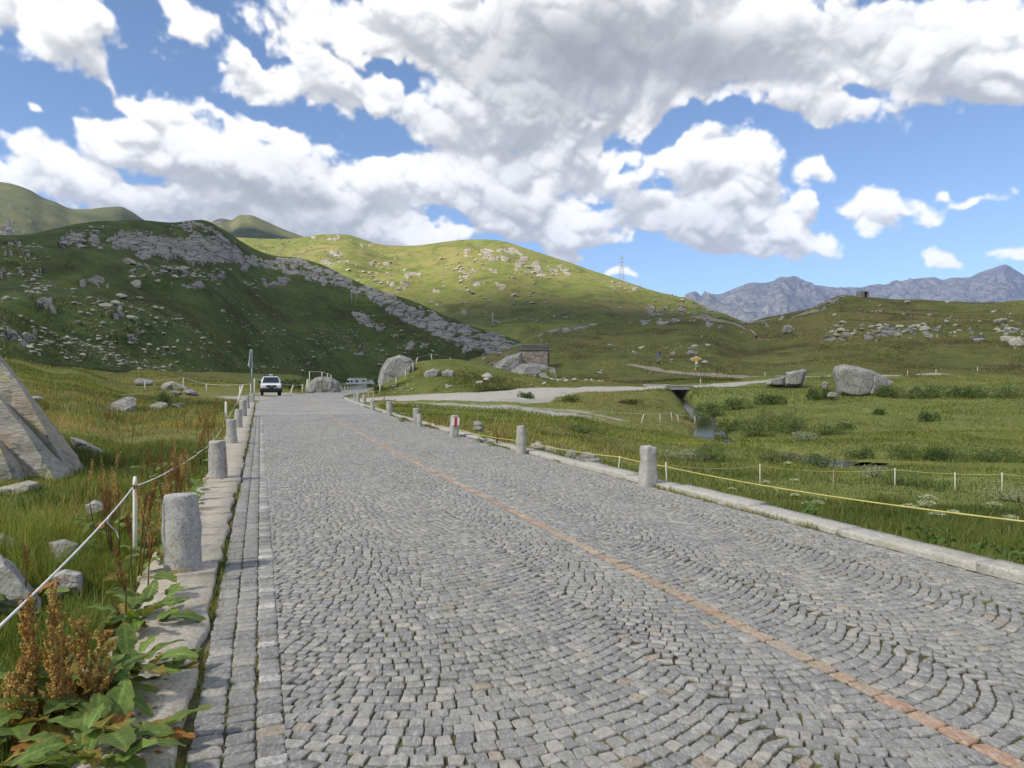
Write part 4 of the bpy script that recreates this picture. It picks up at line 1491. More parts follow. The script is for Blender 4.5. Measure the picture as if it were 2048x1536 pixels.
hull_rock('standing_boulder', [(755, 762), (762, 738), (775, 717), (800, 709), (822, 716), (832, 728), (818, 745), (800, 768), (770, 778)], 79, 4.2, M['boulder'], 'big grey boulder standing behind the fence on the knoll', seed=14, noise=.022, front=.75)
hull_rock('knoll_boulder', [(848, 752), (850, 742), (868, 737), (880, 740), (878, 762), (858, 758)], 73.5, 1.6, M['boulder'], 'left half of the split outcrop on the knoll', seed=15, noise=.03)
hull_rock('knoll_boulder', [(881, 762), (882, 744), (895, 738), (908, 742), (909, 756), (900, 764)], 73.5, 1.6, M['boulder'], 'right half of the split outcrop on the knoll', seed=16, noise=.03)
hull_rock('roadside_outcrop', [(612, 772), (628, 757), (640, 753), (662, 754), (679, 764), (682, 783), (640, 788), (624, 787)], 92, 4.0, M['boulder'], 'weathered grey outcrop beside the road bend, topped by fence stakes', seed=17, noise=.035, strata=(2.6, 1, .6), sub=4)
hull_rock('split_boulder', [(1570, 762), (1572, 745), (1590, 741), (1608, 737), (1614, 741), (1606, 762), (1592, 770), (1576, 770)], 78, 2.0, M['boulder'], 'upright fluted grey boulder beside the gravel track', seed=18, noise=.03, strata=(2.5, 1, .5), sub=4)
hull_rock('boulder', [(1532, 766), (1540, 758), (1572, 752), (1574, 768), (1545, 770)], 78.5, 1.8, M['boulder'], 'low grey block leaning against the upright fluted boulder', seed=19, noise=.03)
hull_rock('pale_boulder', [(1666, 742), (1668, 733), (1690, 729), (1718, 733), (1745, 742), (1785, 763), (1760, 780), (1724, 793), (1700, 784), (1672, 760)], 72, 3.6, M['boulder'], 'large pointed pale boulder lying in the meadow across the stream', seed=20, noise=.02, front=.72, sub=4)
hull_rock('boulder', [(1643, 768), (1650, 762), (1658, 766), (1654, 780), (1644, 780)], 70, .7, M['boulder'], 'small upright stone just left of the large pointed boulder', seed=21, noise=.04)
hull_rock('boulder', [(1654, 790), (1660, 784), (1674, 786), (1676, 792), (1660, 794)], 68, .7, M['boulder'], 'small stone at the foot of the large pointed boulder', seed=22, noise=.04)
hull_rock('hut_rock', [(980, 735), (1010, 715), (1045, 702), (1052, 728), (1045, 748), (1000, 742)], 112, 5, M['boulder'], 'grey rock rib rising left of the stone hut', seed=23, noise=.03, strata=(2, 1, 2))
hull_rock('hut_rock', [(1022, 742), (1045, 728), (1080, 728), (1108, 736), (1110, 750), (1085, 756), (1040, 752)], 108, 5, M['boulder'], 'rounded grey rock the stone hut stands on', seed=24, noise=.03)
hull_rock('hill_boulder', [(1564, 662), (1566, 652), (1576, 649), (1586, 653), (1586, 663), (1574, 667)], 168, 2.2, M['stone'], 'round yellowish boulder sitting alone on the brown hillside', seed=25, noise=.03)
for i, (px, py, d, sz, lab) in enumerate([
        (1116, 893, 19.0, .62, 'pale stone in the grass behind the tapered bollard'), (1075, 874, 21, .55, 'flat stone nearest the tapered bollard'), (1103, 872, 22, .5, 'stone in the grass past the tapered bollard'),
        (1142, 915, 15.8, .40, 'stone below the yellow tape, left of the tilted slabs'), (1168, 914, 15.6, .45, 'tilted stone below the yellow tape'), (1188, 918, 15.2, .42, 'pale leaning slab behind the kerb below the yellow tape'), (1205, 922, 15.0, .40, 'small stone at the right of the leaning slab'),
        (959, 834, 30, .5, 'pale stone in the meadow beyond the trail marked bollard'), (957, 845, 28, .38, 'small white stone below its paler neighbour in the meadow')]):
    x, y = bearing(px, d)
    put_rock(x, y, float(ground_h(np.array([x]), np.array([y]))[0]), sz, lab, 'stones in the meadow beside the road', True, M['boulder'], (1.25, .9, .8), i, .12)
for i, (px, py, d, sz, lab) in enumerate([
        (250, 820, 37, 1.5, 'long grey boulder lying in the left meadow'), (316, 812, 40, 1.0, 'stone beside the dark bush in the left meadow'), (358, 818, 40, .75, 'small pointed stone right of the dark bush in the left meadow'),
        (352, 791, 56, 1.0, 'pale stone in the dry grass of the left meadow'), (385, 796, 55, 1.1, 'flat pale stone in dry grass, farther right than its neighbour'), (70, 772, 32, .6, 'pale stone beside the lone dock stalk, left meadow'),
        (335, 766, 72, 2.0, 'pinkish boulder at the wire fence below the hillside'), (355, 771, 72, 1.7, 'grey boulder touching the pinkish one at the wire fence'), (290, 756, 80, 1.8, 'grey stone just left of the wire fence boulders')]):
    x, y = bearing(px, d)
    put_rock(x, y, float(ground_h(np.array([x]), np.array([y]))[0]), sz, lab, 'stones in the left meadow', True, M['boulder_near'] if 'pinkish' in lab else M['boulder'], (1.3, .9, .62), i + 3, .2)


# --- stones strewn over the hillsides
def scatter(hill, areas, seed):
    """areas: polygon, count, size range (metres)"""
    g = np.random.default_rng(seed)
    out = []
    for ai, (poly, n, (a, b), *_) in enumerate(areas):
        poly = np.array(poly, float)
        lo, hi = poly.min(0), poly.max(0)
        pts = []
        while len(pts) < n:
            q = g.uniform(lo, hi, (n * 3, 2))
            q = q[inside(poly, q[:, 0], q[:, 1])]
            dn = fbm(np.stack([q[:, 0], q[:, 1] * 1.8, q[:, 0] * 0], 1) * .03, 3, seed)
            pts += list(q[g.random(len(q)) < np.clip(.5 + dn * 1.6, .03, 1)])
        pts = np.array(pts[:n])
        w = hill.at(pts[:, 0], pts[:, 1])
        sz = a * (b / a) ** (g.random(n) ** 2.4)
        out.append(np.concatenate([w, sz[:, None], np.full((n, 1), ai)], 1))
    return np.concatenate(out)


def strew(hill, areas, seed, singles, label, group, stuff_label, mat, sq=(1.2, 1, .7)):
    w = scatter(hill, areas, seed)
    order = np.argsort(-w[:, 3] / w[:, 1])
    for j, i in enumerate(order[:singles]):
        x, y, z, s, ai = w[i]
        ph = areas[int(ai)][3] if len(areas[int(ai)]) > 3 else ''
        put_rock(x, y, z, s, (label + ' ' + ph).strip(), group + (', ' + ph if ph else ''), False, mat, sq, int(i), .3)
    rest = order[singles:]
    base = []
    for me in RKS:
        v = np.empty(len(me.vertices) * 3); me.vertices.foreach_get('co', v)
        f = np.array([p.vertices[:] for p in me.polygons])
        base.append((v.reshape(-1, 3), f))
    V, Fc, n = [], [], 0
    g = np.random.default_rng(seed + 1)
    for i in rest:
        v, f = base[i % 4]
        a = g.uniform(0, 6.28)
        rot = np.array([[math.cos(a), -math.sin(a), 0], [math.sin(a), math.cos(a), 0], [0, 0, 1]])
        q = (v * np.array(sq)) @ rot.T * w[i, 3] / 2
        q[:, 2] += w[i, 3] * .15
        V.append(q + w[i, :3]); Fc.append(f + n); n += len(v)
    if V:
        tag(mesh_obj('rubble', np.concatenate(V), np.concatenate(Fc), mat, None), stuff_label, kind='stuff')


M['stone_w'] = rock_mat('pale_hillside_stone', (.50, .485, .39), (.27, .26, .215), (.42, .42, .25), s=.6, lich=.55, world=True, bump=.5, bdist=.1)
M['stone_sun'] = rock_mat('sunny_hillside_stone', (.46, .42, .35), (.25, .23, .19), (.36, .34, .22), s=.3, lich=.4, world=True)
strew(HL, [
    ([(0, 640), (150, 640), (300, 700), (430, 740), (300, 742), (130, 730), (0, 715)], 420, (.3, 1.15), 'in the scree above the left meadow'),
    ([(0, 490), (60, 490), (110, 545), (120, 570), (0, 600)], 260, (.4, 1.5), 'in the stone field at the upper left picture edge'),
    ([(130, 560), (330, 600), (440, 640), (430, 720), (240, 690), (140, 640)], 300, (.35, 1.7), 'in the middle below the loose blocks'),
    ([(250, 530), (460, 545), (560, 575), (430, 575), (260, 560)], 200, (.5, 2.4), 'on the terrace under the big rock face'),
    ([(440, 580), (640, 590), (720, 660), (640, 740), (460, 740)], 260, (.4, 1.7), 'on the bare slope above the pickup'),
    ([(640, 640), (730, 660), (745, 720), (650, 725)], 260, (.35, 1.2), 'in the pinkish scree above the motorhome'),
    ([(720, 620), (880, 690), (960, 715), (760, 740)], 120, (.5, 2.2), 'below the long rock rib'),
    ([(120, 450), (400, 445), (460, 480), (300, 500), (130, 500)], 110, (.6, 2.6), 'at the crest around the big rock face'),
], 51, 190, 'pale boulder on the dark hillside', 'boulders on the dark hillside', 'pale scree and small stones over the dark hillside', M['stone_w'], (1.3, 1, .58))
for i, (px, py, sz, lab) in enumerate([(243, 584, 2.6, 'pale block standing out alone on the dark hillside'), (272, 570, 3.6, 'wide pale slab on the dark hillside, upper of the loose blocks'), (315, 571, 1.8, 'small pale block beside the wide slab on the dark hillside'), (280, 588, 1.8, 'pale block below the wide slab on the dark hillside'),
                                       (215, 628, 3.4, 'broad pale rock in the middle of the dark hillside'), (235, 618, 2.2, 'pale rock touching the broad one on the dark hillside'), (262, 647, 2.6, 'pale leaning block low on the dark hillside'), (445, 628, 1.8, 'white stone on the bare part of the dark hillside'), (260, 540, 3.4, 'flat bright rock on the terrace of the dark hillside'), (372, 550, 2.4, 'bright stone on the terrace right of the flat one')]):
    w = HL.at(px, py)[0]
    put_rock(*w, sz, lab, None, True, M['stone_w'], (1.2, 1, .75), i + 2, .3)
strew(HM, [
    ([(850, 500), (1100, 520), (1200, 560), (1100, 600), (900, 580)], 240, (1.0, 5.5), 'below its rocky top'), ([(620, 480), (760, 495), (850, 560), (760, 590), (640, 540)], 170, (1.0, 5.0), 'on its left summit'),
    ([(1200, 560), (1400, 610), (1450, 640), (1250, 640), (1180, 600)], 240, (.9, 4.5), 'on its long right ridge'), ([(800, 560), (1000, 580), (1200, 640), (1000, 660), (840, 620)], 130, (1.0, 5.0), 'near the shaded hollow'),
    ([(500, 478), (620, 480), (640, 520), (560, 510)], 60, (1.2, 5), 'by the twin power poles'),
], 53, 60, 'pale rock on the sunlit hill behind', 'rocks on the sunlit hill', 'pale rubble over the sunlit hill', M['stone_sun'], (1.5, 1, .6))
strew(HR, [
    ([(1120, 660), (1400, 640), (1500, 660), (1400, 740), (1150, 750)], 60, (.3, 1.5), 'left of the hiker in black'), ([(1500, 645), (1700, 600), (1900, 605), (2048, 610), (2048, 680), (1640, 690), (1520, 680)], 120, (.35, 2.0), 'below the square shelter'),
    ([(1600, 660), (1880, 650), (1890, 672), (1640, 685)], 44, (.5, 2.2), 'in the rock ledge above the pointed boulder'), ([(1980, 640), (2100, 640), (2100, 710), (2000, 700)], 40, (.6, 3.0), 'at the right picture edge'), ([(1100, 755), (1220, 762), (1180, 770), (1100, 768)], 30, (.4, 1.2), 'below the stone hut'),
], 55, 80, 'pale stone scattered on the brown green shoulder', 'stones on the right shoulder', 'small stones over the brown green shoulder', M['stone_w'])
strew(HK, [([(760, 770), (860, 765), (1100, 765), (1100, 775), (900, 780), (770, 790)], 26, (.2, .7)), ([(950, 755), (975, 750), (975, 765), (955, 768)], 3, (.8, 1.5))], 57, 8, 'small pale stone on the side of the green knoll', 'stones on the knoll', 'pebbles on the green knoll', M['stone_w'])

# ------------------------------------------------------------------ vegetation
def leaf_mat(name, rough=.6, trans=.35, tint=(1, 1, 1), leaf_noise=14.0):
    m, k, out = new_mat(name)
    col = k.n('ShaderNodeAttribute', attribute_name='col').outputs['Color']
    pos = k.n('ShaderNodeNewGeometry').outputs['Position']
    n = k.noise(pos, leaf_noise, 4, .65)
    c = k.mix(k.rng(n, .35, .68, 0, .5), col, k.mix(1.0, col, (.62, .66, .55), 'MULTIPLY'))
    b = k.n('ShaderNodeBsdfPrincipled')
    k.put(b.inputs['Base Color'], c)
    b.inputs['Roughness'].default_value = rough
    b.inputs['Specular IOR Level'].default_value = .25
    t = k.n('ShaderNodeBsdfTranslucent')
    k.put(t.inputs[0], k.mix(1.0, c, (1.25, 1.2, .55), 'MULTIPLY'))
    mx = k.n('ShaderNodeMixShader', i_0=trans, i_1=b.outputs[0], i_2=t.outputs[0])
    k.put(out.inputs[0], mx.outputs[0])
    return m


M['blade'] = leaf_mat('grass_blade', .55, .40)
M['leaf'] = leaf_mat('broad_leaf', .62, .32, leaf_noise=38)
M['seed'] = leaf_mat('dock_seed', .8, .25, leaf_noise=60)
M['shrub'] = leaf_mat('shrub_leaf', .55, .30)
M['umbel'] = leaf_mat('umbel_flower', .8, .4)


def blades(name, pts, h, wd, cols, g, bend=.5, segs=2, label=None, parent=None, kind='stuff', mat='blade', flop=1.0):
    """curved tapering grass blades: pts (n,3), heights, widths, colours"""
    n = len(pts)
    a = g.uniform(0, 2 * math.pi, n)
    dirv = np.stack([np.cos(a), np.sin(a)], 1)
    side = np.stack([-dirv[:, 1], dirv[:, 0]], 1)
    # face roughly across the lean so blades never vanish edge-on
    rot = g.uniform(-.9, .9, n)
    lean = g.uniform(.1, 1.0, n) * bend
    rows = []
    for i in range(segs + 1):
        t = i / segs
        off = dirv * (lean * h * t * t * flop)[:, None]
        z = h * (t - .28 * lean * t * t)
        w = wd * (1 - t) ** .8 * .5 * (1.0 if i else .75)
        sx = side * np.cos(rot)[:, None] + dirv * np.sin(rot)[:, None]
        for sg in ((-1, 1) if i < segs else (0,)):
            p = np.concatenate([pts[:, :2] + off + sx * (w * sg)[:, None], (pts[:, 2] + z)[:, None]], 1)
            rows.append(p)
    V = np.stack(rows, 1)
    k = V.shape[1]
    tri = []
    for i in range(segs - 1):
        b = i * 2
        tri += [(b, b + 1, b + 3), (b, b + 3, b + 2)]
    tri.append((2 * segs - 2, 2 * segs - 1, 2 * segs))
    Fc = (np.array(tri)[None] + (np.arange(n) * k)[:, None, None]).reshape(-1, 3)
    if mat == 'blade' and n > 3000:                      # patches of richer and thinner growth
        q = np.stack([pts[:, 0], pts[:, 1], pts[:, 0] * 0], 1)
        pt = fbm(q * .10, 3, 91) + .7 * fbm(q * .45, 2, 92)
        cols = cols * np.clip(1 + .55 * pt, .45, 1.6)[:, None] * np.stack([1 + .18 * pt, 1 + 0 * pt, 1 - .1 * pt], 1)
    cc = np.repeat(cols[:, None], k, 1)
    o = mesh_obj(name, V.reshape(-1, 3), Fc, M[mat], parent, False, {'col': cc.reshape(-1, 3)})
    if kind:
        tag(o, label, kind=kind)
    return o


def gcol(n, g, kind='green', dry=0.0):
    pal = {'green': [(.082, .125, .029), (.112, .155, .039), (.058, .092, .024), (.155, .180, .053), (.21, .185, .072)],
           'lush': [(.068, .115, .026), (.095, .148, .034), (.135, .178, .046), (.048, .080, .020), (.18, .17, .065)],
           'hill': [(.085, .098, .030), (.115, .125, .040), (.060, .068, .022), (.15, .15, .055), (.085, .065, .032)],
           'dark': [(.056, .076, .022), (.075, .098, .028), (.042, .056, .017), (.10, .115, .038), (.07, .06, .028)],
           'meadow': [(.105, .145, .036), (.135, .175, .046), (.165, .185, .060), (.085, .120, .032), (.21, .185, .075)]}[kind]
    c = np.array(pal)[g.choice(5, n, p=[.28, .27, .2, .15, .10])]
    c = c * g.uniform(.8, 1.3, (n, 1)) * np.array([1.28, 1.25, 1.05])
    if np.any(dry):
        d = (g.random(n) < dry)[:, None]
        c = np.where(d, np.array([(.36, .28, .12)]) * g.uniform(.7, 1.15, (n, 1)), c)
    return c


def sample_area(n, d0, d1, px0, px1, g, cond, power=1.0):
    """points on the meadow, even on the ground, kept where cond(s, w, stream_d, track_d, x, y)"""
    xs, ys = [], []
    tot = 0
    while tot < n:
        m = int(n * 2.5) + 100
        u = g.random(m)
        y = np.sqrt(d0 ** 2 + u ** power * (d1 ** 2 - d0 ** 2))
        px = g.uniform(px0, px1, m)
        x = (px - CX) / F * y
        z, s, w, gd, sd = ground_h(x, y, True)
        k = cond(s, w, sd, gd, x, y)
        xs.append(np.stack([x, y, z], 1)[k])
        tot += k.sum()
    return np.concatenate(xs)[:n]


def clumpy(p, scale, seed, lo=.25):
    return np.clip(.55 + fbm(np.stack([p[:, 0], p[:, 1], p[:, 0] * 0], 1) * scale, 3, seed) * 1.4, lo, 1.3)


def build_grass():
    g = np.random.default_rng(21)
    offroad = lambda s, w: (w < KL - .02) | (w > KR + .02)
    # left verge, close
    p = sample_area(46000, 2.0, 8.0, -420, 520, g, lambda s, w, sd, gd, x, y: (w < KL + .03))
    k = clumpy(p, 1.6, 1)
    h = g.uniform(.12, .40, len(p)) * k + .06
    blades('grass', p, h, g.uniform(.004, .009, len(p)), gcol(len(p), g, 'lush', .05), g, .75, 2, 'tall green grass on the near left verge')
    p = sample_area(42000, 8.0, 19.0, -250, 480, g, lambda s, w, sd, gd, x, y: (w < KL + .03))
    k = clumpy(p, .9, 2)
    h = g.uniform(.08, .26, len(p)) * k + .04
    blades('grass', p, h, g.uniform(.008, .016, len(p)), gcol(len(p), g, 'green', .10 + .25 * (fbm(p * .25, 2, 8) > .1)), g, .75, 2, 'green grass round the left boulder')
    p = sample_area(40000, 19.0, 62.0, -150, 560, g, lambda s, w, sd, gd, x, y: (w < KL - .05) & ~((y > 52) & (w > -14)))
    k = clumpy(p, .35, 3)
    drn = np.clip(fbm(p * np.array([.06, .06, 0]), 3, 33) * 1.4 + .45, .05, .9)
    h = g.uniform(.10, .28, len(p)) * k + .04
    blades('grass', p, h, p[:, 1] * g.uniform(.0009, .0017, len(p)), gcol(len(p), g, 'meadow', drn), g, .8, 2, 'dry and green grass of the left meadow')
    p = sample_area(22000, 60.0, 125.0, -150, 660, g, lambda s, w, sd, gd, x, y: (w < KL - .3) & ~((y < 84) & (w > -13)))
    k = clumpy(p, .12, 7)
    h = g.uniform(.12, .36, len(p)) * k + .04
    blades('grass', p, h, p[:, 1] * g.uniform(.0010, .0018, len(p)), gcol(len(p), g, 'meadow', .35), g, .8, 1, 'far grass of the left meadow')
    # right verge and meadow
    p = sample_area(46000, 5.0, 17.0, 1000, 2300, g, lambda s, w, sd, gd, x, y: (w > KR + .02))
    k = clumpy(p, .8, 4)
    h = g.uniform(.10, .27, len(p)) * k + .05
    blades('grass', p, h, p[:, 1] * g.uniform(.0007, .0014, len(p)), gcol(len(p), g, 'green', .10), g, .7, 2, 'grass on the bank below the right kerb')
    p = sample_area(58000, 17.0, 46.0, 760, 2250, g, lambda s, w, sd, gd, x, y: (w > KR + .05) & (sd > .15) & (gd > .6))
    k = clumpy(p, .3, 5)
    pxx = CX + F * p[:, 0] / p[:, 1]
    drn = np.clip(fbm(p * np.array([.08, .08, 0]), 3, 35) * 1.2 + .30, .02, .8) * np.where(pxx > 1430, .35, 1)
    h = g.uniform(.08, .22, len(p)) * k + .03
    blades('grass', p, h, p[:, 1] * g.uniform(.0009, .0017, len(p)), gcol(len(p), g, 'meadow', drn), g, .8, 2, 'grass of the stream meadow')
    p = sample_area(44000, 46.0, 96.0, 760, 2250, g, lambda s, w, sd, gd, x, y: (w > KR + .3) & (sd > .2) & (gd > .7))
    k = clumpy(p, .16, 6)
    pxx = CX + F * p[:, 0] / p[:, 1]
    pale = (np.abs(pxx - 1030) < 230) & (np.abs(p[:, 1] - 48) < 4.5)
    p, k, pxx = p[~pale], k[~pale], pxx[~pale]
    drn = np.clip(fbm(p * np.array([.05, .05, 0]), 3, 36) * 1.2 + .28, .02, .8) * np.where(pxx > 1430, .4, 1)
    h = g.uniform(.10, .30, len(p)) * k + .03
    blades('grass', p, h, p[:, 1] * g.uniform(.0010, .0020, len(p)), gcol(len(p), g, 'meadow', drn), g, .8, 1, 'far grass of the stream meadow')


def hill_tufts(hill, poly, n, h, wd, pal, label, seed, dry=.2, segs=1):
    """grass and heath tufts on a hillside"""
    g = np.random.default_rng(seed)
    poly = np.array(poly, float)
    lo, hi = poly.min(0), poly.max(0)
    q = g.uniform(lo, hi, (n * 4, 2))
    q = q[inside(poly, q[:, 0], q[:, 1])][:n]
    # interpolate the hill parameter from a coarse table
    px = np.linspace(lo[0], hi[0], 60); tg = np.linspace(0, 1, 120)
    Y = np.stack([np.minimum.accumulate(hill.pix(hill.base(np.full(120, a), tg))[1]) for a in px])
    k = np.clip((q[:, 0] - lo[0]) / max(1e-6, hi[0] - lo[0]) * 59, 0, 58.999)
    i0 = k.astype(int)
    t = np.array([np.interp(-b, -(Y[i] * (1 - f) + Y[i + 1] * f), tg) for b, i, f in zip(q[:, 1], i0, k - i0)])
    w = hill.surf(q[:, 0], t)
    rk = hill.rockmask(w, q[:, 0])
    if rk is not None:
        w = w[rk == 0]
    m = clumpy(w, .5 / h / 8, seed, .15)
    dr = np.clip(dry + fbm(w * .05, 2, seed) * .5, 0, .9)
    blades('grass', w, h * m * g.uniform(.5, 1.2, len(w)), w[:, 1] * wd * g.uniform(.7, 1.3, len(w)), gcol(len(w), g, pal, dr), g, .8, segs, label)


build_grass()
hill_tufts(HK, [(700, 802), (745, 776), (800, 741), (860, 720), (940, 722), (1030, 745), (1230, 776), (1130, 777), (860, 791), (760, 802)], 14000, .26, .0016, 'meadow', 'grass on the green knoll', 81, .3)
hill_tufts(HR, [(1000, 708), (1130, 656), (1300, 642), (1490, 645), (1690, 593), (1900, 603), (2060, 602), (2060, 762), (1100, 768), (1000, 765)], 46000, .34, .0013, 'hill', 'rough heath and grass over the right shoulder', 82, .22)
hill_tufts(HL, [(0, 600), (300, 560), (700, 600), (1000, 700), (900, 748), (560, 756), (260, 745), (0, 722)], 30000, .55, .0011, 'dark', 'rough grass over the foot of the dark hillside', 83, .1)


# --- weeds between the setts and at the kerbs
def build_weeds():
    g = np.random.default_rng(31)
    # short growth in the joints, patchy
    n = 11000
    s = 1.5 + 26 * g.random(n * 3) ** 1.7
    w = g.uniform(W_L + .05, W_R, n * 3)
    keep = (fbm(np.stack([s * 1.1, w * 1.1, s * 0], 1), 3, 44) + .5 * np.exp(-((w - 2.3) / .6) ** 2) + .25 * np.exp(-((w + 1.5) / .6) ** 2)) > .16
    s, w = s[keep][:n], w[keep][:n]
    xy = road_xy(s, w)
    p = np.concatenate([xy, (road_z(s) - .012)[:, None]], 1)
    p = np.repeat(p, 5, 0) + np.concatenate([g.normal(0, .011, (len(p) * 5, 2)), np.zeros((len(p) * 5, 1))], 1)
    c = np.array([(.20, .19, .055), (.13, .16, .04), (.27, .23, .10)])[g.choice(3, len(p))] * g.uniform(.7, 1.2, (len(p), 1))
    blades('moss', p, g.uniform(.016, .036, len(p)), g.uniform(.004, .009, len(p)), c * 1.3, g, 1.3, 1, 'yellowish moss and seedlings in the paving joints')
    # tufts along the kerb lines
    k = 0
    for (s0, wd, hh, nb, kind, lab) in [(3.05, W_L - .02, .16, 120, 'lush', 'bright grass tuft growing in the gap of the near left kerb'), (3.2, W_L - .03, .07, 70, 'green', 'dark low weed beside the bright tuft at the near kerb'),
                                        (4.55, W_L - .03, .05, 50, 'green', 'small flat weed at the kerb edge past the bright tuft'), (5.9, W_L - .03, .06, 60, 'green', 'rosette weed at the kerb level with the large bollard'), (6.7, W_L - .03, .11, 90, 'green', 'bushy dark weed at the kerb just past the large bollard'), (9.3, W_L - .03, .09, 80, 'green', 'weed strip at the kerb before the second bollard')]:
        o_xy = road_xy(np.array([s0]), np.array([wd]))[0]
        p = np.concatenate([g.normal(0, .02, (nb, 1)), g.normal(0, .03, (nb, 1)), np.zeros((nb, 1))], 1)
        o = blades('grass_tuft', p, g.uniform(.4, 1.0, nb) * hh, g.uniform(.003, .008, nb), gcol(nb, g, kind, .05), g, 1.0, 2, kind=None)
        o.location = (o_xy[0], o_xy[1], float(road_z(s0)))
        tag(o, lab, 'weed', 'weeds at the kerb')
    n = 9000
    side = g.random(n) < .45
    s = np.where(side, 4 + 40 * g.random(n) ** 1.3, 5 + 40 * g.random(n) ** 1.3)
    w = np.where(side, W_L - .03 + g.normal(0, .03, n), W_R + .03 + g.normal(0, .035, n))
    keep = fbm(np.stack([s * .9, np.where(side, 3.0, 9.0), s * 0], 1), 3, 47) > .02
    s, w = s[keep], w[keep]
    xy = road_xy(s, w)
    p = np.concatenate([xy, (road_z(s) - .01)[:, None]], 1)
    blades('weeds', p, g.uniform(.03, .10, len(p)), .004 + xy[:, 1] * .0006, gcol(len(p), g, 'green', .08), g, 1.1, 2, 'weeds in the gaps between paving and kerbs')


build_weeds()


# --- broad leaved docks with rusty seed heads
def leaf_mesh(L, Wd, g, curl=.5, fold=.25, colr=(.10, .17, .04), wavy=.05, edge=None):
    nu, nv = 15, 9
    V, C = [], []
    ph = g.uniform(0, 6.28, 3)
    edge = np.array(edge if edge is not None else (.17, .17, .05))
    for i in range(nu):
        t = i / (nu - 1)
        half = Wd / 2 * (math.sin(math.pi * min(1, t * .93 + .06)) ** .62) * (1 - .35 * t)
        for j in range(nv):
            u = (j / (nv - 1)) * 2 - 1
            y = u * half * (1 + .10 * math.sin(t * 19 + ph[0]) + .08 * math.sin(t * 43 + ph[2]) + (g.normal(0, .05) if abs(u) > .9 else 0))
            z = -curl * L * t * t + abs(u) * fold * half + wavy * L * math.sin(t * 15 + ph[1] + u * 1.5) * abs(u) ** 1.6
            V.append((L * t * (1 - .12 * curl * t), y, z))
            mr = math.exp(-(u / .09) ** 2)
            vein = .5 + .5 * math.sin(t * 40 + abs(u) * 7)
            c = np.array(colr) * (1 + .7 * mr + .30 * (vein - .5)) * (1 - .15 * (1 - abs(u))) * g.uniform(.88, 1.12)
            e = max(0, abs(u) ** 4 * .55 + (.5 if t > .92 else 0)) * (.3 + .7 * abs(math.sin(t * 9 + ph[2])))
            C.append(c * (1 - e) + edge * e)
    Fc = [(i * nv + j, (i + 1) * nv + j, (i + 1) * nv + j + 1, i * nv + j + 1) for i in range(nu - 1) for j in range(nv - 1)]
    me_o = mesh_obj('leaf', V, Fc, M['leaf'], None, True, {'col': np.array(C)})
    return me_o


def seed_spike(h, r, g, colr, n=900):
    """a panicle: many short upright branches of small papery seed flakes round one stalk"""
    nb = max(10, int(h / .017))
    tb = np.sort(g.beta(1.1, 1.25, nb)) * .88
    ab = np.arange(nb) * 2.4 + g.uniform(-.6, .6, nb)
    lb = h * g.uniform(.14, .30, nb) * (1.1 - .55 * tb)
    out = r * g.uniform(.55, 1.35, nb) * (1 - .55 * tb) * np.clip(.45 + tb * 4, 0, 1)
    k = g.choice(nb, n, p=lb / lb.sum())
    u = g.random(n)
    rad = r * .26 * (1 - .6 * u) * np.sqrt(g.random(n))
    a2 = g.uniform(0, 6.28, n)
    rr = out[k] * (u ** .7)
    c = np.stack([np.cos(ab[k]) * rr + np.cos(a2) * rad, np.sin(ab[k]) * rr + np.sin(a2) * rad, tb[k] * h + u * lb[k] + g.normal(0, .004, n)], 1)
    s = g.uniform(.0030, .0064, n)[:, None] * max(1, (r / .05))
    e1 = g.normal(size=(n, 3)); e1 /= np.linalg.norm(e1, axis=1)[:, None]
    e2 = np.cross(e1, g.normal(size=(n, 3))); e2 /= np.linalg.norm(e2, axis=1)[:, None]
    V = np.stack([c - e1 * s, c + e2 * s * .7, c + e1 * s, c - e2 * s * .7], 1)
    Fc = np.arange(n * 4).reshape(n, 4)
    tint = np.array(colr)[g.choice(len(colr), nb)]
    cols = (.5 * tint[k] + .5 * np.array(colr)[g.choice(len(colr), n)]) * g.uniform(.65, 1.3, (n, 1))
    return V.reshape(-1, 3), Fc, np.repeat(cols, 4, 0)


RUST = [(.62, .40, .14), (.54, .30, .11), (.68, .50, .20), (.44, .38, .12), (.38, .20, .08)]
DARK = [(.20, .065, .035), (.27, .095, .045), (.15, .05, .03), (.32, .15, .06)]


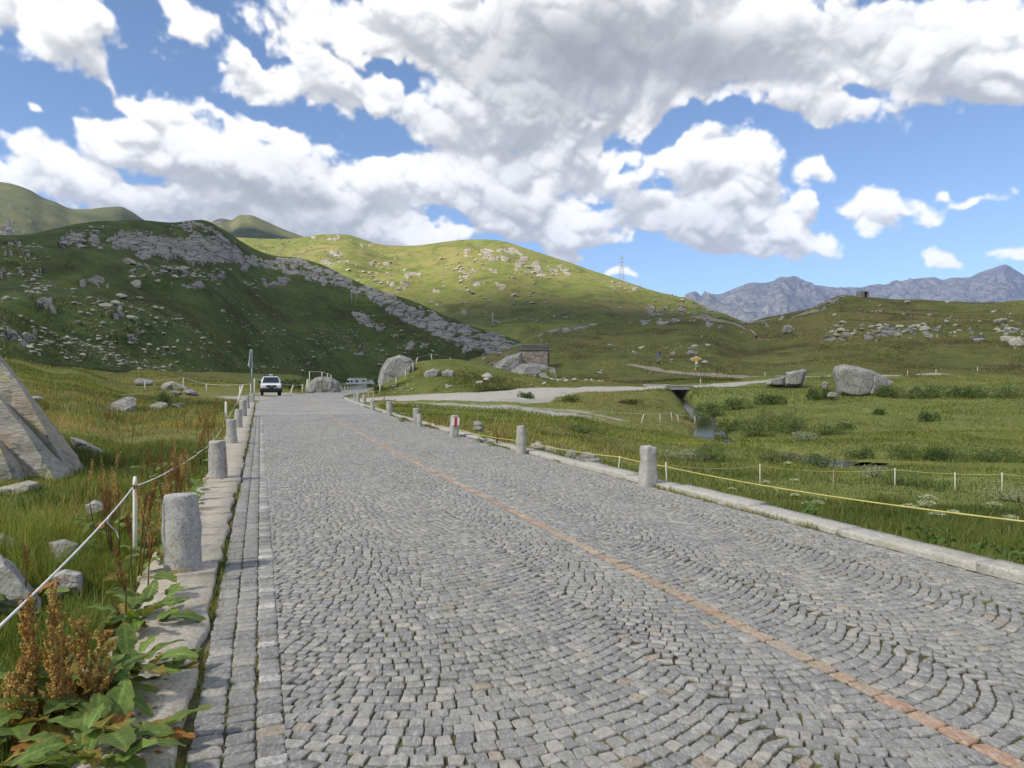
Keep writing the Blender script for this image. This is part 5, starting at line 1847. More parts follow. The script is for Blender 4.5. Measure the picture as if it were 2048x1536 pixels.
def dock(px, d, spikes, leaves, label, seed, pal=RUST, lsize=.27, group='dock plants on the verge', lcol=(.15, .225, .058), name='dock_plant', dx=0, spread=.14, spike_n=900):
    g = np.random.default_rng(seed)
    x, y = bearing(px, d)
    z = float(ground_h(np.array([x]), np.array([y]))[0])
    root = empty(name, (x, y, z))
    tag(root, label, 'plant', group)
    for (ox, oy, h0_, h, r) in spikes:
        V, Fc, C = seed_spike(h, r, g, pal, int(spike_n * (h / .3) * (r / .045)))
        ln = g.uniform(-.22, .22, 2)
        V[:, 0] += ln[0] * V[:, 2]; V[:, 1] += ln[1] * V[:, 2]
        o = mesh_obj('seed_head', V, Fc, M['seed'], root, False, {'col': C})
        o.location = (ox, oy, h0_)
        st = MB().tube([(ox * .5, oy * .5, -.02), (ox, oy, h0_), (ox + ln[0] * h, oy + ln[1] * h, h0_ + h)], [.007, .005, .002], 5)
        so = st.build('stalk', M['seed'], root, True)
        at = so.data.attributes.new('col', 'FLOAT_COLOR', 'POINT')
        at.data.foreach_set('color', np.tile(np.array([.17, .12, .045, 1], np.float32), len(so.data.vertices)))
    for i in range(leaves):
        L = lsize * g.uniform(.6, 1.15)
        q = g.random()
        cc = np.array(lcol) * g.uniform(.7, 1.3)
        ed = (.22, .19, .05)
        if q < .14:
            cc, ed = np.array([.27, .22, .05]), (.36, .16, .04)
        elif q < .20:
            cc, ed = np.array([.36, .17, .05]), (.28, .10, .03)
        o = leaf_mesh(L, L * g.uniform(.48, .66), g, g.uniform(.05, .5), g.uniform(.05, .35), cc, .035, ed)
        a = 2 * math.pi * i / leaves * 1.0 + g.uniform(-.5, .5)
        r0 = g.uniform(.02, spread)
        o.parent = root
        o.location = (math.cos(a) * r0, math.sin(a) * r0, g.uniform(.04, .26))
        o.rotation_euler = (g.uniform(-.35, .35), g.uniform(-.75, .05), a)
    return root


# the near clump with its rusty panicles
dock(88, 3.25, [(-.06, .02, .22, .46, .058), (.02, .07, .26, .44, .055), (.08, -.02, .16, .44, .060), (-.03, -.08, .03, .44, .066), (.05, -.10, .02, .36, .06)], 14, 'rusty brown dock with several thick seed heads at the lower left corner', 201, lsize=.24, spike_n=2200)
dock(172, 3.35, [(.0, .02, .20, .36, .058), (.07, -.02, .18, .38, .062), (-.07, -.05, .10, .34, .045)], 18, 'dock with two rusty seed heads just right of the corner clump', 202, lsize=.27, spike_n=2200)
dock(200, 3.0, [], 36, 'leafy dock with large yellowing leaves spilling over the kerb slab', 203, lsize=.22, spread=.22)
dock(258, 3.7, [], 40, 'leafy green dock spreading over the kerb below the big bollard', 204, lsize=.20, spread=.22)
dock(160, 2.85, [], 34, 'dock with big dark leaves along the bottom picture edge', 212, lsize=.22, spread=.22)
dock(195, 3.5, [], 34, 'leafy dock between the rusty seed heads and the kerb', 213, lsize=.20, spread=.2)
dock(284, 4.6, [], 30, 'leafy green dock at the foot of the big bollard', 208, lsize=.20, spread=.22)
dock(252, 4.6, [(0, 0, .30, .34, .028), (-.06, .04, .10, .20, .02)], 6, 'dock with a narrow dark red seed head above the kerb leaves', 205, DARK, lsize=.24)
dock(292, 5.2, [(.02, 0, .32, .30, .026)], 6, 'dark red dock spike just left of the big bollard', 206, DARK, lsize=.24)
dock(262, 5.7, [(0, .0, .38, .30, .026), (.10, .05, .48, .32, .024), (.05, .1, .60, .26, .022)], 6, 'tall dark red dock spikes round the nearest stake', 207, DARK, lsize=.24)
dock(310, 7.0, [(-.05, 0, .42, .34, .03), (.09, .03, .40, .30, .028)], 5, 'dark red dock spikes behind the big bollard', 209, DARK)
dock(52, 4.7, [(0, 0, .42, .18, .02)], 6, 'single thin reddish dock stalk by the stones at the left edge', 210, DARK, lsize=.18)
dock(15, 3.1, [(0, 0, .1, .3, .04)], 8, 'dock leaves cut by the bottom left picture corner', 211, lsize=.26)
for i, (px, d, n, lab) in enumerate([(305, 11.5, 3, 'reddish dock stalks in the grass left of the second bollard'), (330, 12.5, 2, 'pair of dark dock stalks left of the second bollard'), (370, 11.2, 3, 'dark dock clump beside the second bollard'), (388, 10.6, 3, 'leafy dock at the foot of the second bollard'),
                                     (385, 24, 5, 'broad stand of rust red docks before the tall stake'), (405, 25, 5, 'rust red docks left of the tall stake'), (428, 26, 5, 'rust red docks right beside the tall stake'), (392, 20, 4, 'rust red docks in front of the dock stand'),
                                     (265, 22, 4, 'reddish docks in the middle of the left meadow'), (235, 24, 4, 'reddish docks near the long grey boulder'), (210, 23, 3, 'faded docks left of the long grey boulder'), (82, 24, 4, 'lone dock clump in the far left meadow'), (425, 38, 5, 'far rust red docks by the slim stakes')]):
    g_ = np.random.default_rng(300 + i)
    dock(px, d, [(g_.normal(0, .22), g_.normal(0, .2), g_.uniform(.15, .3), g_.uniform(.3, .5), .034 + d * .0007) for _ in range(n + 1)], 5 if d < 15 else 3, lab, 300 + i, DARK, .26, 'docks in the left meadow', spike_n=260)
for i, (px, d, n, lab) in enumerate([(985, 18.5, 3, 'dark dock spikes behind the right kerb between two bollards'), (1002, 18.8, 2, 'second dock clump behind the right kerb'), (862, 25, 4, 'reddish docks beside the lichen spotted bollard'), (885, 24.5, 4, 'reddish docks left of the trail marked bollard')]):
    g_ = np.random.default_rng(330 + i)
    dock(px, d, [(g_.normal(0, .15), g_.normal(0, .15), g_.uniform(.05, .2), g_.uniform(.25, .4), .035) for _ in range(n + 1)], 4, lab, 330 + i, DARK, .2, 'docks on the right verge', spike_n=450)


for i, (px, d, lab) in enumerate([(318, 6.4, 'rusty dock stalks between the stake and the big bollard'), (336, 7.6, 'rusty dock stalks just behind the big bollard'), (352, 8.6, 'dock stalks halfway to the second bollard'), (366, 9.4, 'dark red dock group before the second bollard'), (345, 9.9, 'pale rust docks left of the rope before the second bollard'), (240, 6.8, 'rusty docks left of the nearest stake'), (205, 7.6, 'small rusty dock farther left of the nearest stake'), (405, 14.5, 'docks beside the kerb past the second bollard'), (420, 17, 'docks beside the kerb near the third bollard')]):
    g_ = np.random.default_rng(360 + i)
    dock(px, d, [(g_.normal(0, .12), g_.normal(0, .12), g_.uniform(.28, .50), g_.uniform(.28, .45), .034) for _ in range(5)], 9, lab, 360 + i, DARK if i % 3 else RUST, .24, 'docks along the left kerb', spike_n=420, spread=.2)


# --- umbels
def umbel(px, d, heads, label, seed, hgt=.55):
    g = np.random.default_rng(seed)
    x, y = bearing(px, d)
    z = float(ground_h(np.array([x]), np.array([y]))[0])
    root = tag(empty('umbel_plant', (x, y, z)), label, 'flower', 'white umbels behind the right kerb')
    for i in range(heads):
        ox, oy, hh = g.normal(0, .13), g.normal(0, .13), hgt * g.uniform(.6, 1.1)
        st = MB().tube([(ox * .2, oy * .2, -.03), (ox * .7, oy * .7, hh * .6), (ox, oy, hh)], [.006, .005, .003], 5)
        r = g.uniform(.05, .09)
        rays = [(ox + math.cos(a) * r * q, oy + math.sin(a) * r * q, hh + .03 + .012 * math.cos(a * 2)) for a, q in zip(np.linspace(0, 6.28, 12), g.uniform(.5, 1, 12))]
        for q in rays:
            st.tube([(ox, oy, hh - .02), q], .0016, 3, False)
        so = st.build('stem', M['leaf'], root, True)
        at = so.data.attributes.new('col', 'FLOAT_COLOR', 'POINT')
        at.data.foreach_set('color', np.tile(np.array([.15, .19, .06, 1], np.float32), len(so.data.vertices)))
        n = 170
        a, rr = g.uniform(0, 6.28, n), r * 1.1 * np.sqrt(g.random(n))
        c = np.stack([ox + np.cos(a) * rr, oy + np.sin(a) * rr, hh + .035 - .35 * rr + g.normal(0, .006, n)], 1)
        s = g.uniform(.004, .009, n)[:, None]
        e1 = np.stack([np.cos(a * 3), np.sin(a * 3), g.normal(0, .3, n)], 1); e2 = np.stack([-np.sin(a * 3), np.cos(a * 3), g.normal(0, .3, n)], 1)
        V = np.stack([c - e1 * s, c + e2 * s, c + e1 * s, c - e2 * s], 1).reshape(-1, 3)
        cl = np.array([(.62, .64, .50), (.70, .70, .60), (.50, .55, .36)])[g.choice(3, n)]
        mesh_obj('flower_head', V, np.arange(n * 4).reshape(n, 4), M['umbel'], root, False, {'col': np.repeat(cl, 4, 0)})
    for i in range(7):
        o = leaf_mesh(g.uniform(.14, .26), g.uniform(.10, .16), g, .3, .2, np.array([.10, .18, .04]) * g.uniform(.8, 1.2), .09)
        a = g.uniform(0, 6.28)
        o.parent = root
        o.location = (math.cos(a) * .05, math.sin(a) * .05, g.uniform(.05, .25)); o.rotation_euler = (g.uniform(-.3, .3), g.uniform(-.7, 0), a)


umbel(1575, 10.6, 4, 'tall umbel with greenish heads standing against the yellow tape', 401, .85)
umbel(1600, 10.2, 2, 'leafy umbel at the foot of the tall one', 402, .5)
umbel(1630, 9.3, 1, 'single pale umbel close above the kerb, left of the white ones', 403, .42)
umbel(1855, 7.7, 4, 'cluster of white umbels behind the right kerb', 404, .52)
umbel(1880, 7.9, 2, 'white umbels at the right of the flower cluster', 405, .58)
umbel(1935, 7.8, 1, 'flat white umbel standing alone right of the cluster', 406, .62)
umbel(2008, 6.9, 1, 'flat white umbel nearest the right picture edge', 407, .46)
umbel(1448, 12.0, 2, 'small umbel behind the kerb right of the chipped bollard', 408, .3)
umbel(965, 19.5, 3, 'small white umbels near the tapered bollard', 409, .35)
umbel(805, 29, 4, 'far white umbels between two bollards', 410, .35)


# --- low willow shrubs and bushes: stems and a crown of many small leaves
def shrub(px, d, size, label, seed, colr, n=900, z=None, leafs=1.0, group='low willow shrubs in the stream meadow', name='shrub'):
    g = np.random.default_rng(seed)
    n = int(n * 1.9)
    x, y = bearing(px, d)
    if z is None:
        z = float(ground_h(np.array([x]), np.array([y]))[0])
    root = tag(empty(name, (x, y, z)), label, 'shrub', group)
    sx, sy, sz = [q * 1.25 for q in size]
    st = MB()
    lob = [(g.uniform(-.6, .6) * sx / 2, g.uniform(-.6, .6) * sy / 2, sz * g.uniform(.18, .45), g.uniform(.35, .65)) for _ in range(9)]
    for lx, ly, lz, lr in lob:
        st.tube([(lx * .25, ly * .25, -.05), (lx * .7, ly * .7, lz * .5), (lx, ly, lz * 1.2)], [.02, .014, .006], 4, False)
    so = st.build('stem', M['shrub'], root, True)
    at = so.data.attributes.new('col', 'FLOAT_COLOR', 'POINT')
    at.data.foreach_set('color', np.tile(np.array([.08, .06, .04, 1], np.float32), len(so.data.vertices)))
    k = g.choice(len(lob), n)
    L = np.array(lob)[k]
    u = g.normal(size=(n, 3)); u /= np.linalg.norm(u, axis=1)[:, None]
    u[:, 2] = np.abs(u[:, 2]) * 1.35 - .45
    rr = g.uniform(.55, 1.05, n) ** .6
    c = np.stack([L[:, 0] + u[:, 0] * L[:, 3] * sx * .42 * rr, L[:, 1] + u[:, 1] * L[:, 3] * sy * .42 * rr, L[:, 2] * .9 + u[:, 2] * L[:, 3] * sz * 1.25 * rr], 1)
    c[:, 2] = np.maximum(c[:, 2], .02)
    s = (d * .0008 * leafs) * g.uniform(.7, 1.5, n)[:, None]
    e1 = g.normal(size=(n, 3)); e1[:, 2] += .5; e1 /= np.linalg.norm(e1, axis=1)[:, None]
    e2 = np.cross(e1, g.normal(size=(n, 3))); e2 /= np.linalg.norm(e2, axis=1)[:, None]
    V = np.stack([c - e1 * s * 1.2, c + e2 * s * .55, c + e1 * s * 1.2, c - e2 * s * .55], 1).reshape(-1, 3)
    cl = np.array(colr) * g.uniform(.55, 1.45, (n, 1)) * (1 + .25 * g.normal(size=(n, 1)) * .5)
    mesh_obj('crown', V, np.arange(n * 4).reshape(n, 4), M['shrub'], root, False, {'col': np.repeat(np.clip(cl, .01, 1), 4, 0)})


GRN, SIL, DRK = (.165, .21, .075), (.33, .36, .25), (.105, .150, .046)
SH = [(1425, 30, (2.3, 1.4, .75), 'round dark green willow shrub by the near stream bend', GRN, 1500), (1362, 30, (2.0, 1.2, .45), 'low silvery shrub left of the round willow', SIL, 900), (1505, 45, (2.2, 1.6, 1.1), 'left mound of the big willow thicket across the stream', GRN, 1400), (1545, 47, (2.6, 1.6, 1.3), 'middle mound of the big willow thicket', GRN, 1500),
      (1590, 46, (2.4, 1.4, .9), 'right mound of the big willow thicket', GRN, 1200), (1650, 44, (2.6, 1.3, .6), 'low spreading shrub right of the willow thicket', GRN, 1000), (1605, 42, (1.4, 1, .5), 'silvery little shrub in front of the willow thicket', SIL, 700), (1562, 30.5, (1.6, 1, .4), 'brownish low shrub between the two pools', (.10, .11, .05), 800),
      (1640, 29.8, (1.3, .9, .5), 'dark shrub overhanging the near pool on its left', DRK, 900), (1815, 23, (1.5, .9, .42), 'dark green shrub behind the wire stakes', GRN, 1000), (1755, 26, (1.0, .7, .4), 'silvery shrub left of the dark one behind the stakes', SIL, 700), (2035, 19, (1.7, 1, .5), 'silvery shrub cut by the right picture edge', SIL, 1000),
      (1830, 33.2, (2.6, 1.2, .7), 'leafy dark bush on the bank right of the near pool', DRK, 1400), (1900, 33, (2.4, 1.2, .6), 'second leafy bush farther right on the stream bank', DRK, 1200), (1990, 32, (3.0, 1.2, .6), 'dark bank growth near the right picture edge', DRK, 1200), (1725, 33.8, (1.6, .9, .4), 'low bush just beyond the near pool', DRK, 800),
      (1390, 60, (2.2, 1.4, 1.0), 'bush on the left bank below the bridge', GRN, 900), (1455, 51, (2.4, 1.4, 1.0), 'dark bush on the far bank of the narrow pool', DRK, 1000), (1418, 63, (2.8, 1.6, 1.2), 'bush at the right foot of the bridge', DRK, 1000), (1472, 66, (3.2, 1.6, 1.0), 'bushy growth on the slope right of the bridge', GRN, 1100),
      (1540, 68, (3.5, 1.8, .9), 'green thicket below the fluted boulder', DRK, 1100), (1440, 47, (1.3, .8, .5), 'yellow flowering patch beside the narrow pool', (.17, .17, .03), 700),
      (1640, 69, (2.2, 1.2, 1.0), 'dark shrub between the fluted and the pointed boulder', DRK, 900), (1800, 70, (4.5, 2.2, 1.2), 'green thicket right of the pointed boulder', GRN, 1500), (1860, 69, (4.5, 2, 1.2), 'green thicket farther right along the slope', GRN, 1400), (1930, 68, (4.5, 2, 1.1), 'dark thicket along the slope below the far stakes', DRK, 1400), (2010, 68, (4.5, 2, 1.1), 'thicket on the slope at the right picture edge', GRN, 1300),
      (1760, 57, (1.2, .8, .4), 'small dark shrub alone in the right meadow', DRK, 500), (1860, 52, (1.5, .9, .6), 'dark shrub with upright shoots in the right meadow', DRK, 600), (1690, 48, (1.4, .8, .4), 'low shrub in the right meadow above the near pool', DRK, 600), (1160, 34, (1.9, 1, .4), 'grey green shrub in the meadow behind the stones', GRN, 800),
      (1140, 58, (1.4, .8, .5), 'bush in the dry meadow before the track', GRN, 600), (1050, 60, (1.3, .8, .5), 'small dark bush at the edge of the gravel lay-by', DRK, 500), (1260, 62, (2, 1, .4), 'yellowish bush below the track left of the bridge', (.13, .13, .04), 600),
      (890, 71.5, (1.5, .8, .5), 'dark shrub under the split outcrop on the knoll', DRK, 600), (335, 41, (1.3, 1, 1.0), 'dark round bush among stones in the left meadow', DRK, 1000), (590, 100, (4.2, 2, 1.6), 'dark juniper bush by the far fence behind the pickup', DRK, 900),
      (760, 71, (1.4, .8, .8), 'dark bush where the fence climbs the knoll', DRK, 600), (718, 178, (6.5, 2.5, .55), 'long hedge like bush hiding the wheels of the camper', DRK, 1300), (700, 182, (4, 2.5, .6), 'bush below the front of the camper', DRK, 900)]
for i, (px, d, sz, lab, c, n) in enumerate(SH):
    zz = None
    if 870 < px < 900 and 70 < d < 73:
        zz = float(HK.at(px, 768)[0][2])
    shrub(px, d, sz, lab, 500 + i, c, n, zz, name='juniper_bush' if 'juniper' in lab else 'shrub')

# ------------------------------------------------------------------ water, track, bridge
def gz(x, y):
    return float(ground_h(np.array([float(x)]), np.array([float(y)]))[0])


def water_mat():
    m, k, out = new_mat('stream_water')
    pos = k.n('ShaderNodeNewGeometry').outputs['Position']
    n = k.noise(k.vmath('MULTIPLY', pos, (1, 1, 1)), 2.2, 4, .6, .4)
    b = principled(k, out, (.03, .032, .022), .04, k.bump(n, .5, .06), spec=.6)
    return m


M['water'] = water_mat()


def build_water():
    V, Fc = [], []
    pts = np.array([p[:2] for p in STREAM])
    t = np.linspace(0, len(STREAM) - 1, 150)
    x, y = np.interp(t, np.arange(len(pts)), pts[:, 0]), np.interp(t, np.arange(len(pts)), pts[:, 1])
    z, wd = np.interp(t, np.arange(len(pts)), _sz), np.interp(t, np.arange(len(pts)), _sw)
    tx, ty = np.gradient(x), np.gradient(y)
    ln = np.hypot(tx, ty)
    nx, ny = -ty / ln, tx / ln
    for i in range(len(t)):
        for k in (-1, -.33, .33, 1):
            V.append((x[i] + nx[i] * (wd[i] + 1.2) * k, y[i] + ny[i] * (wd[i] + 1.2) * k, z[i]))
    Fc = [(i * 4 + j, i * 4 + j + 1, (i + 1) * 4 + j + 1, (i + 1) * 4 + j) for i in range(len(t) - 1) for j in range(3)]
    tag(mesh_obj('stream', V, Fc, M['water'], None, True), 'narrow stream winding through the right meadow under the bridge', kind='structure')


build_water()


def gravel_mat():
    m, k, out = new_mat('track_gravel')
    pos = k.n('ShaderNodeNewGeometry').outputs['Position']
    n = k.noise(pos, 9, 5, .7)
    n2 = k.noise(pos, .6, 4, .6)
    c = k.ramp(n, [(.3, (.28, .265, .23)), (.5, (.40, .385, .34)), (.72, (.50, .48, .43))])
    c = k.mix(k.rng(n2, .55, .7, 0, .5), c, (.22, .20, .12))
    principled(k, out, c, .95, k.bump(n, .5, .03), spec=.1)
    return m


M['gravel'] = gravel_mat()
M['path'] = granite_mat('worn_path', (.34, .30, .24), (.25, .215, .165), (.14, .12, .085), True, .12, .4, sp=30)


def track_strip(name, pts, label, lift=.04, hill=None, n=120):
    """pts: x, y, half width (, z)"""
    pts = np.array(pts, float)
    t = np.linspace(0, len(pts) - 1, n)
    x, y, hw = [np.interp(t, np.arange(len(pts)), pts[:, i]) for i in range(3)]
    for _ in range(4):
        x[1:-1] = (x[:-2] + x[1:-1] * 2 + x[2:]) / 4; y[1:-1] = (y[:-2] + y[1:-1] * 2 + y[2:]) / 4
    tx, ty = np.gradient(x), np.gradient(y)
    ln = np.hypot(tx, ty)
    nx, ny = -ty / ln, tx / ln
    V, m = [], 7
    for i in range(n):
        wob = 1 + .28 * float(fbm(np.array([[x[i] * .8, y[i] * .8, 3.0]]), 3, 4)[0])
        wob2 = 1 + .28 * float(fbm(np.array([[x[i] * .8, y[i] * .8, 9.0]]), 3, 4)[0])
        for j in range(m):
            k = j / (m - 1) * 2 - 1
            e = k * hw[i] * (wob if k < 0 else wob2)
            V.append((x[i] + nx[i] * e, y[i] + ny[i] * e))
    V = np.array(V)
    edge = np.abs(np.tile(np.linspace(-1, 1, m), n)) > .99
    V = np.concatenate([V, (h0(V[:, 0], V[:, 1]) + np.where(edge, -.12, lift))[:, None]], 1)
    Fc = [(i * m + j, i * m + j + 1, (i + 1) * m + j + 1, (i + 1) * m + j) for i in range(n - 1) for j in range(m - 1)]
    tag(mesh_obj(name, V, Fc, M['gravel'], None, True), label, kind='structure')


track_strip('track', [(p[0], p[1], p[2]) for p in TRACK], 'pale gravel track crossing the bridge towards the boulders', .07, n=220)


def hill_path(hill, line, label, n=50):
    """a worn path over a hillside: bearing, elevation and half width in the same measure"""
    L = np.array(line, float)
    t = np.linspace(0, len(L) - 1, n)
    px, py, hw = [np.interp(t, np.arange(len(L)), L[:, i]) for i in range(3)]
    wob = fbm(np.stack([px * .12, py * 0, py * 0], 1), 3, 5)
    V = []
    for k in (-1, -.3, .3, 1):
        w = hill.at(px + wob * 3, py + k * hw * (1 + wob * .6))
        w[:, 2] += .10 if abs(k) < .9 else .02
        w[:, 1] -= .05
        V.append(w)
    V = np.stack(V, 1).reshape(-1, 3)
    Fc = [(i * 4 + j, i * 4 + j + 1, (i + 1) * 4 + j + 1, (i + 1) * 4 + j) for i in range(n - 1) for j in range(3)]
    tag(mesh_obj('footpath', V, Fc, M['path'], None, True), label, kind='structure')


hill_path(HR, [(1600, 757, 2.5), (1500, 755, 3), (1440, 751, 4), (1400, 747, 4), (1370, 743, 3), (1330, 738, 2.5), (1300, 735, 2), (1255, 732, 1)], 'stony footpath climbing left from the yellow signpost')
hill_path(HR, [(1380, 642, 1.2), (1430, 650, 1.3), (1470, 659, 1.2), (1510, 672, .8), (1540, 682, .4)], 'worn footpath on the shoulder by the hiker in black')
hill_path(HR, [(1470, 648, 2.2), (1540, 640, 2.2), (1600, 632, 1.6), (1650, 624, 1.0)], 'bare rocky path along the crest of the shoulder')

M['concrete'] = granite_mat('bridge_concrete', (.50, .48, .43), (.40, .385, .34), (.27, .255, .22), True, .25, .3, sp=40)
M['masonry'] = rock_mat('dry_stone_wall', (.34, .325, .29), (.09, .085, .075), (.25, .24, .15), s=2.6, lich=.2, world=True, bump=1.0, bdist=.1)


def build_bridge():
    bx, by = bearing(1338, 78.6)
    a = math.atan2(TRACK[8][1] - TRACK[7][1], TRACK[8][0] - TRACK[7][0])
    root = empty('bridge', (bx, by, 0), a)
    tag(root, 'small concrete slab bridge carrying the gravel track over the stream', 'bridge')
    MB().box((0, 0, 1.17), (3.4, 4.2, .42), bev=.03).build('deck', M['concrete'], root)
    MB().box((0, -2.0, 1.40), (3.5, .28, .16), bev=.02).build('edge_beam', M['concrete'], root)
    MB().box((-.35, 2.0, 1.46), (3.2, .28, .22), bev=.02).build('edge_beam', M['concrete'], root)
    g = np.random.default_rng(4)
    for sx in (-1, 1):
        ab = MB().box((sx * 1.32, 0, .1), (.7, 4.1, 1.7)).build('abutment', M['masonry'], root)
    # wing walls: coursed blocks, stepping down
    for sx, n in ((1, 7), (-1, 4)):
        for c in range(n):
            for r_ in range(int(5 - c * .62) if sx > 0 else int(4 - c)):
                b = MB().box((0, 0, 0), (.42 + g.uniform(-.06, .04), .34, .23), bev=.03).build('wall_stone', M['masonry'], root)
                b.location = (sx * (1.85 + c * .42 + (r_ % 2) * .12), -2.05 - c * .12 + g.uniform(-.04, .04), .12 + r_ * .245 - c * .06)
                b.rotation_euler = (g.uniform(-.06, .06), g.uniform(-.06, .06), g.uniform(-.15, .15) - sx * .25)


build_bridge()

# ------------------------------------------------------------------ stone hut and shelter
M['hut_stone'] = rock_mat('hut_masonry', (.42, .37, .31), (.13, .115, .10), (.36, .29, .23), s=1.3, lich=.35, world=True, bump=1.0, bdist=.08, crack=.8)
M['slate'] = rock_mat('roof_slabs', (.36, .345, .31), (.16, .155, .145), (.22, .21, .15), s=2.0, lich=.3, world=True, strata=(1, 1, 3), bump=.8, bdist=.05)
M['dark'] = plain('dark_timber', (.03, .026, .022), .9)  # near-black base colour for the hut door and rope insulator


def build_hut():
    d = 112.0
    x, y = bearing(1071, d)
    z = EYE + (CY - 729) / F * d
    root = empty('stone_hut', (x, y, z), R(-8))
    tag(root, 'small stone hut with slab roof standing on the rocks', 'hut')
    W_, D_, H_ = 4.1, 3.4, 2.0
    m = MB()
    poly = [(-D_ / 2, -1.2), (D_ / 2, -1.2), (D_ / 2, H_), (0, H_ + 1.05), (-D_ / 2, H_)]
    vs = [(-W_ / 2, a, b) for a, b in poly] + [(W_ / 2, a, b) for a, b in poly]
    m.add(vs, [(0, 1, 2, 3, 4), (9, 8, 7, 6, 5), (0, 5, 6, 1), (1, 6, 7, 2), (2, 7, 8, 3), (3, 8, 9, 4), (4, 9, 5, 0)])
    m.build('wall', M['hut_stone'], root)
    g = np.random.default_rng(8)
    for sy in (-1, 1):
        for r_ in range(5):
            for c in range(6):
                t = (r_ + .5) / 5
                b = MB().box((0, 0, 0), (.80 + g.uniform(-.06, .04), .52, .07), bev=.015).build('roof_slab', M['slate'], root)
                b.location = (-W_ / 2 + (c + .5) * (W_ + .3) / 6 - .15 + g.uniform(-.03, .03), sy * (D_ / 2 + .15 - t * (D_ / 2 + .15)), H_ + .03 + t * 1.08 + g.uniform(0, .03))
                b.rotation_euler = (-sy * (-.50), 0, g.uniform(-.05, .05))
    MB().box((0, 0, H_ + 1.16), (W_ + .3, .35, .1), bev=.02).build('ridge_slab', M['slate'], root)
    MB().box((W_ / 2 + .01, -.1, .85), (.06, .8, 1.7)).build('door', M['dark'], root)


build_hut()


def build_shelter():
    w = HR.at(1725, 594)[0]
    root = tag(empty('stone_shelter', (w[0], w[1], w[2]), .2), 'square ruined stone shelter on the crest of the right shoulder', 'shelter')
    g = np.random.default_rng(3)
    for lx, ly, sx, sy in ((-1.25, 0, .45, 2.4), (1.25, 0, .45, 2.4), (0, 1.0, 2.2, .45), (-.6, -1.0, .9, .45)):
        b = MB().box((0, 0, 0), (sx, sy, 2.2), taper=(.92, .95), bev=.05).build('wall', M['masonry'], root)
        b.location = (lx, ly, .7 + g.uniform(-.15, .1))
    MB().box((0, 0, 1.75), (2.7, 2.3, .16), bev=.04).build('roof_slab', M['slate'], root)


build_shelter()

# ------------------------------------------------------------------ fences
M['stake'] = plain('stake_plastic', (.74, .73, .66), .55)
M['stake_wood'] = plain('stake_wood', (.42, .36, .25), .8, var=.35, scale=14)
M['rope'] = plain('white_rope', (.72, .72, .70), .8)
M['tape'] = plain('yellow_tape', (.50, .47, .15), .6)
M['steel'] = plain('galvanised_steel', (.42, .45, .47), .4, metal=.6)


def stake(px, top, base, d, label, group, r=.02, mat='stake', lean=0.0, z=None, name='fence_stake'):
    x, y = bearing(px, d)
    if z is None:
        z = gz(x, y)
    zt = EYE + (CY - top) / F * d
    h = max(.35, zt - z)
    m = MB()
    m.tube([(0, 0, -.2), (lean * .5, 0, h * .5), (lean, 0, h - .05), (lean, 0, h)], [r, r, r, r * .7], 7)
    o = m.build(name, M[mat], None, True)
    o.location = (x, y, z)
    tag(o, label, 'stake', group)
    return Vector((x + lean, y, z + h))


def rope(name, pts, r, mat, label, sag=.05, group=None):
    P3 = []
    for a, b in zip(pts[:-1], pts[1:]):
        a, b = np.array(a, float), np.array(b, float)
        n = max(3, int(np.linalg.norm(b - a) / .5))
        n = min(n, 24)
        for i in range(n):
            t = i / n
            q = a * (1 - t) + b * t
            q[2] -= sag * 4 * t * (1 - t) * min(1, np.linalg.norm(b - a) / 6)
            P3.append(q)
    P3.append(np.array(pts[-1], float))
    o = MB().tube(P3, r, 5).build(name, M[mat], None, True)
    tag(o, label, 'rope')
    return o


# near white rope fence
gl = 'white stakes of the left rope fence'
t1 = stake(270, 953, 1110, 6.45, 'nearest white plastic stake of the left rope fence', gl, .019)
MB().box((t1.x + .012, t1.y - .03, t1.z - .09), (.045, .03, .03), bev=.004).build('insulator', M['dark']).parent = None
bpy.data.objects['insulator'].name = 'rope_insulator'
tag(bpy.data.objects['rope_insulator'], 'dark rope insulator clipped to the nearest white stake', 'insulator')
t2 = stake(452, 803, 850, 27.5, 'tall white stake beside the third bollard', gl, .045)
t3 = stake(474, 770, 810, 44, 'leaning white stake beyond the dock stand', gl, .05, lean=.35)
t4 = stake(480, 772, 800, 46, 'upright white stake next to the leaning one', gl, .045)
rope('rope', [P(-60, 1320, 2.55), P(0, 1252, 2.95), P(215, 1036, 5.3), (t1.x, t1.y - .03, t1.z - .09), P(345, 938, 9.6), P(400, 903, 14.0), P(424, 884, 18.5), P(450, 847, 27.3), (t3.x - .3, t3.y, t3.z - .9), (t4.x, t4.y, t4.z - .1)], .0065, 'rope', 'sagging white rope running along the left verge', .03)
rope('rope_end', [P(217, 1034, 5.28), P(214, 1044, 5.25), P(221, 1052, 5.27), P(233, 1063, 5.3), P(238, 1078, 5.3)], .003, 'rope', 'loose frayed rope end hanging from the knot left of the stake', .0)
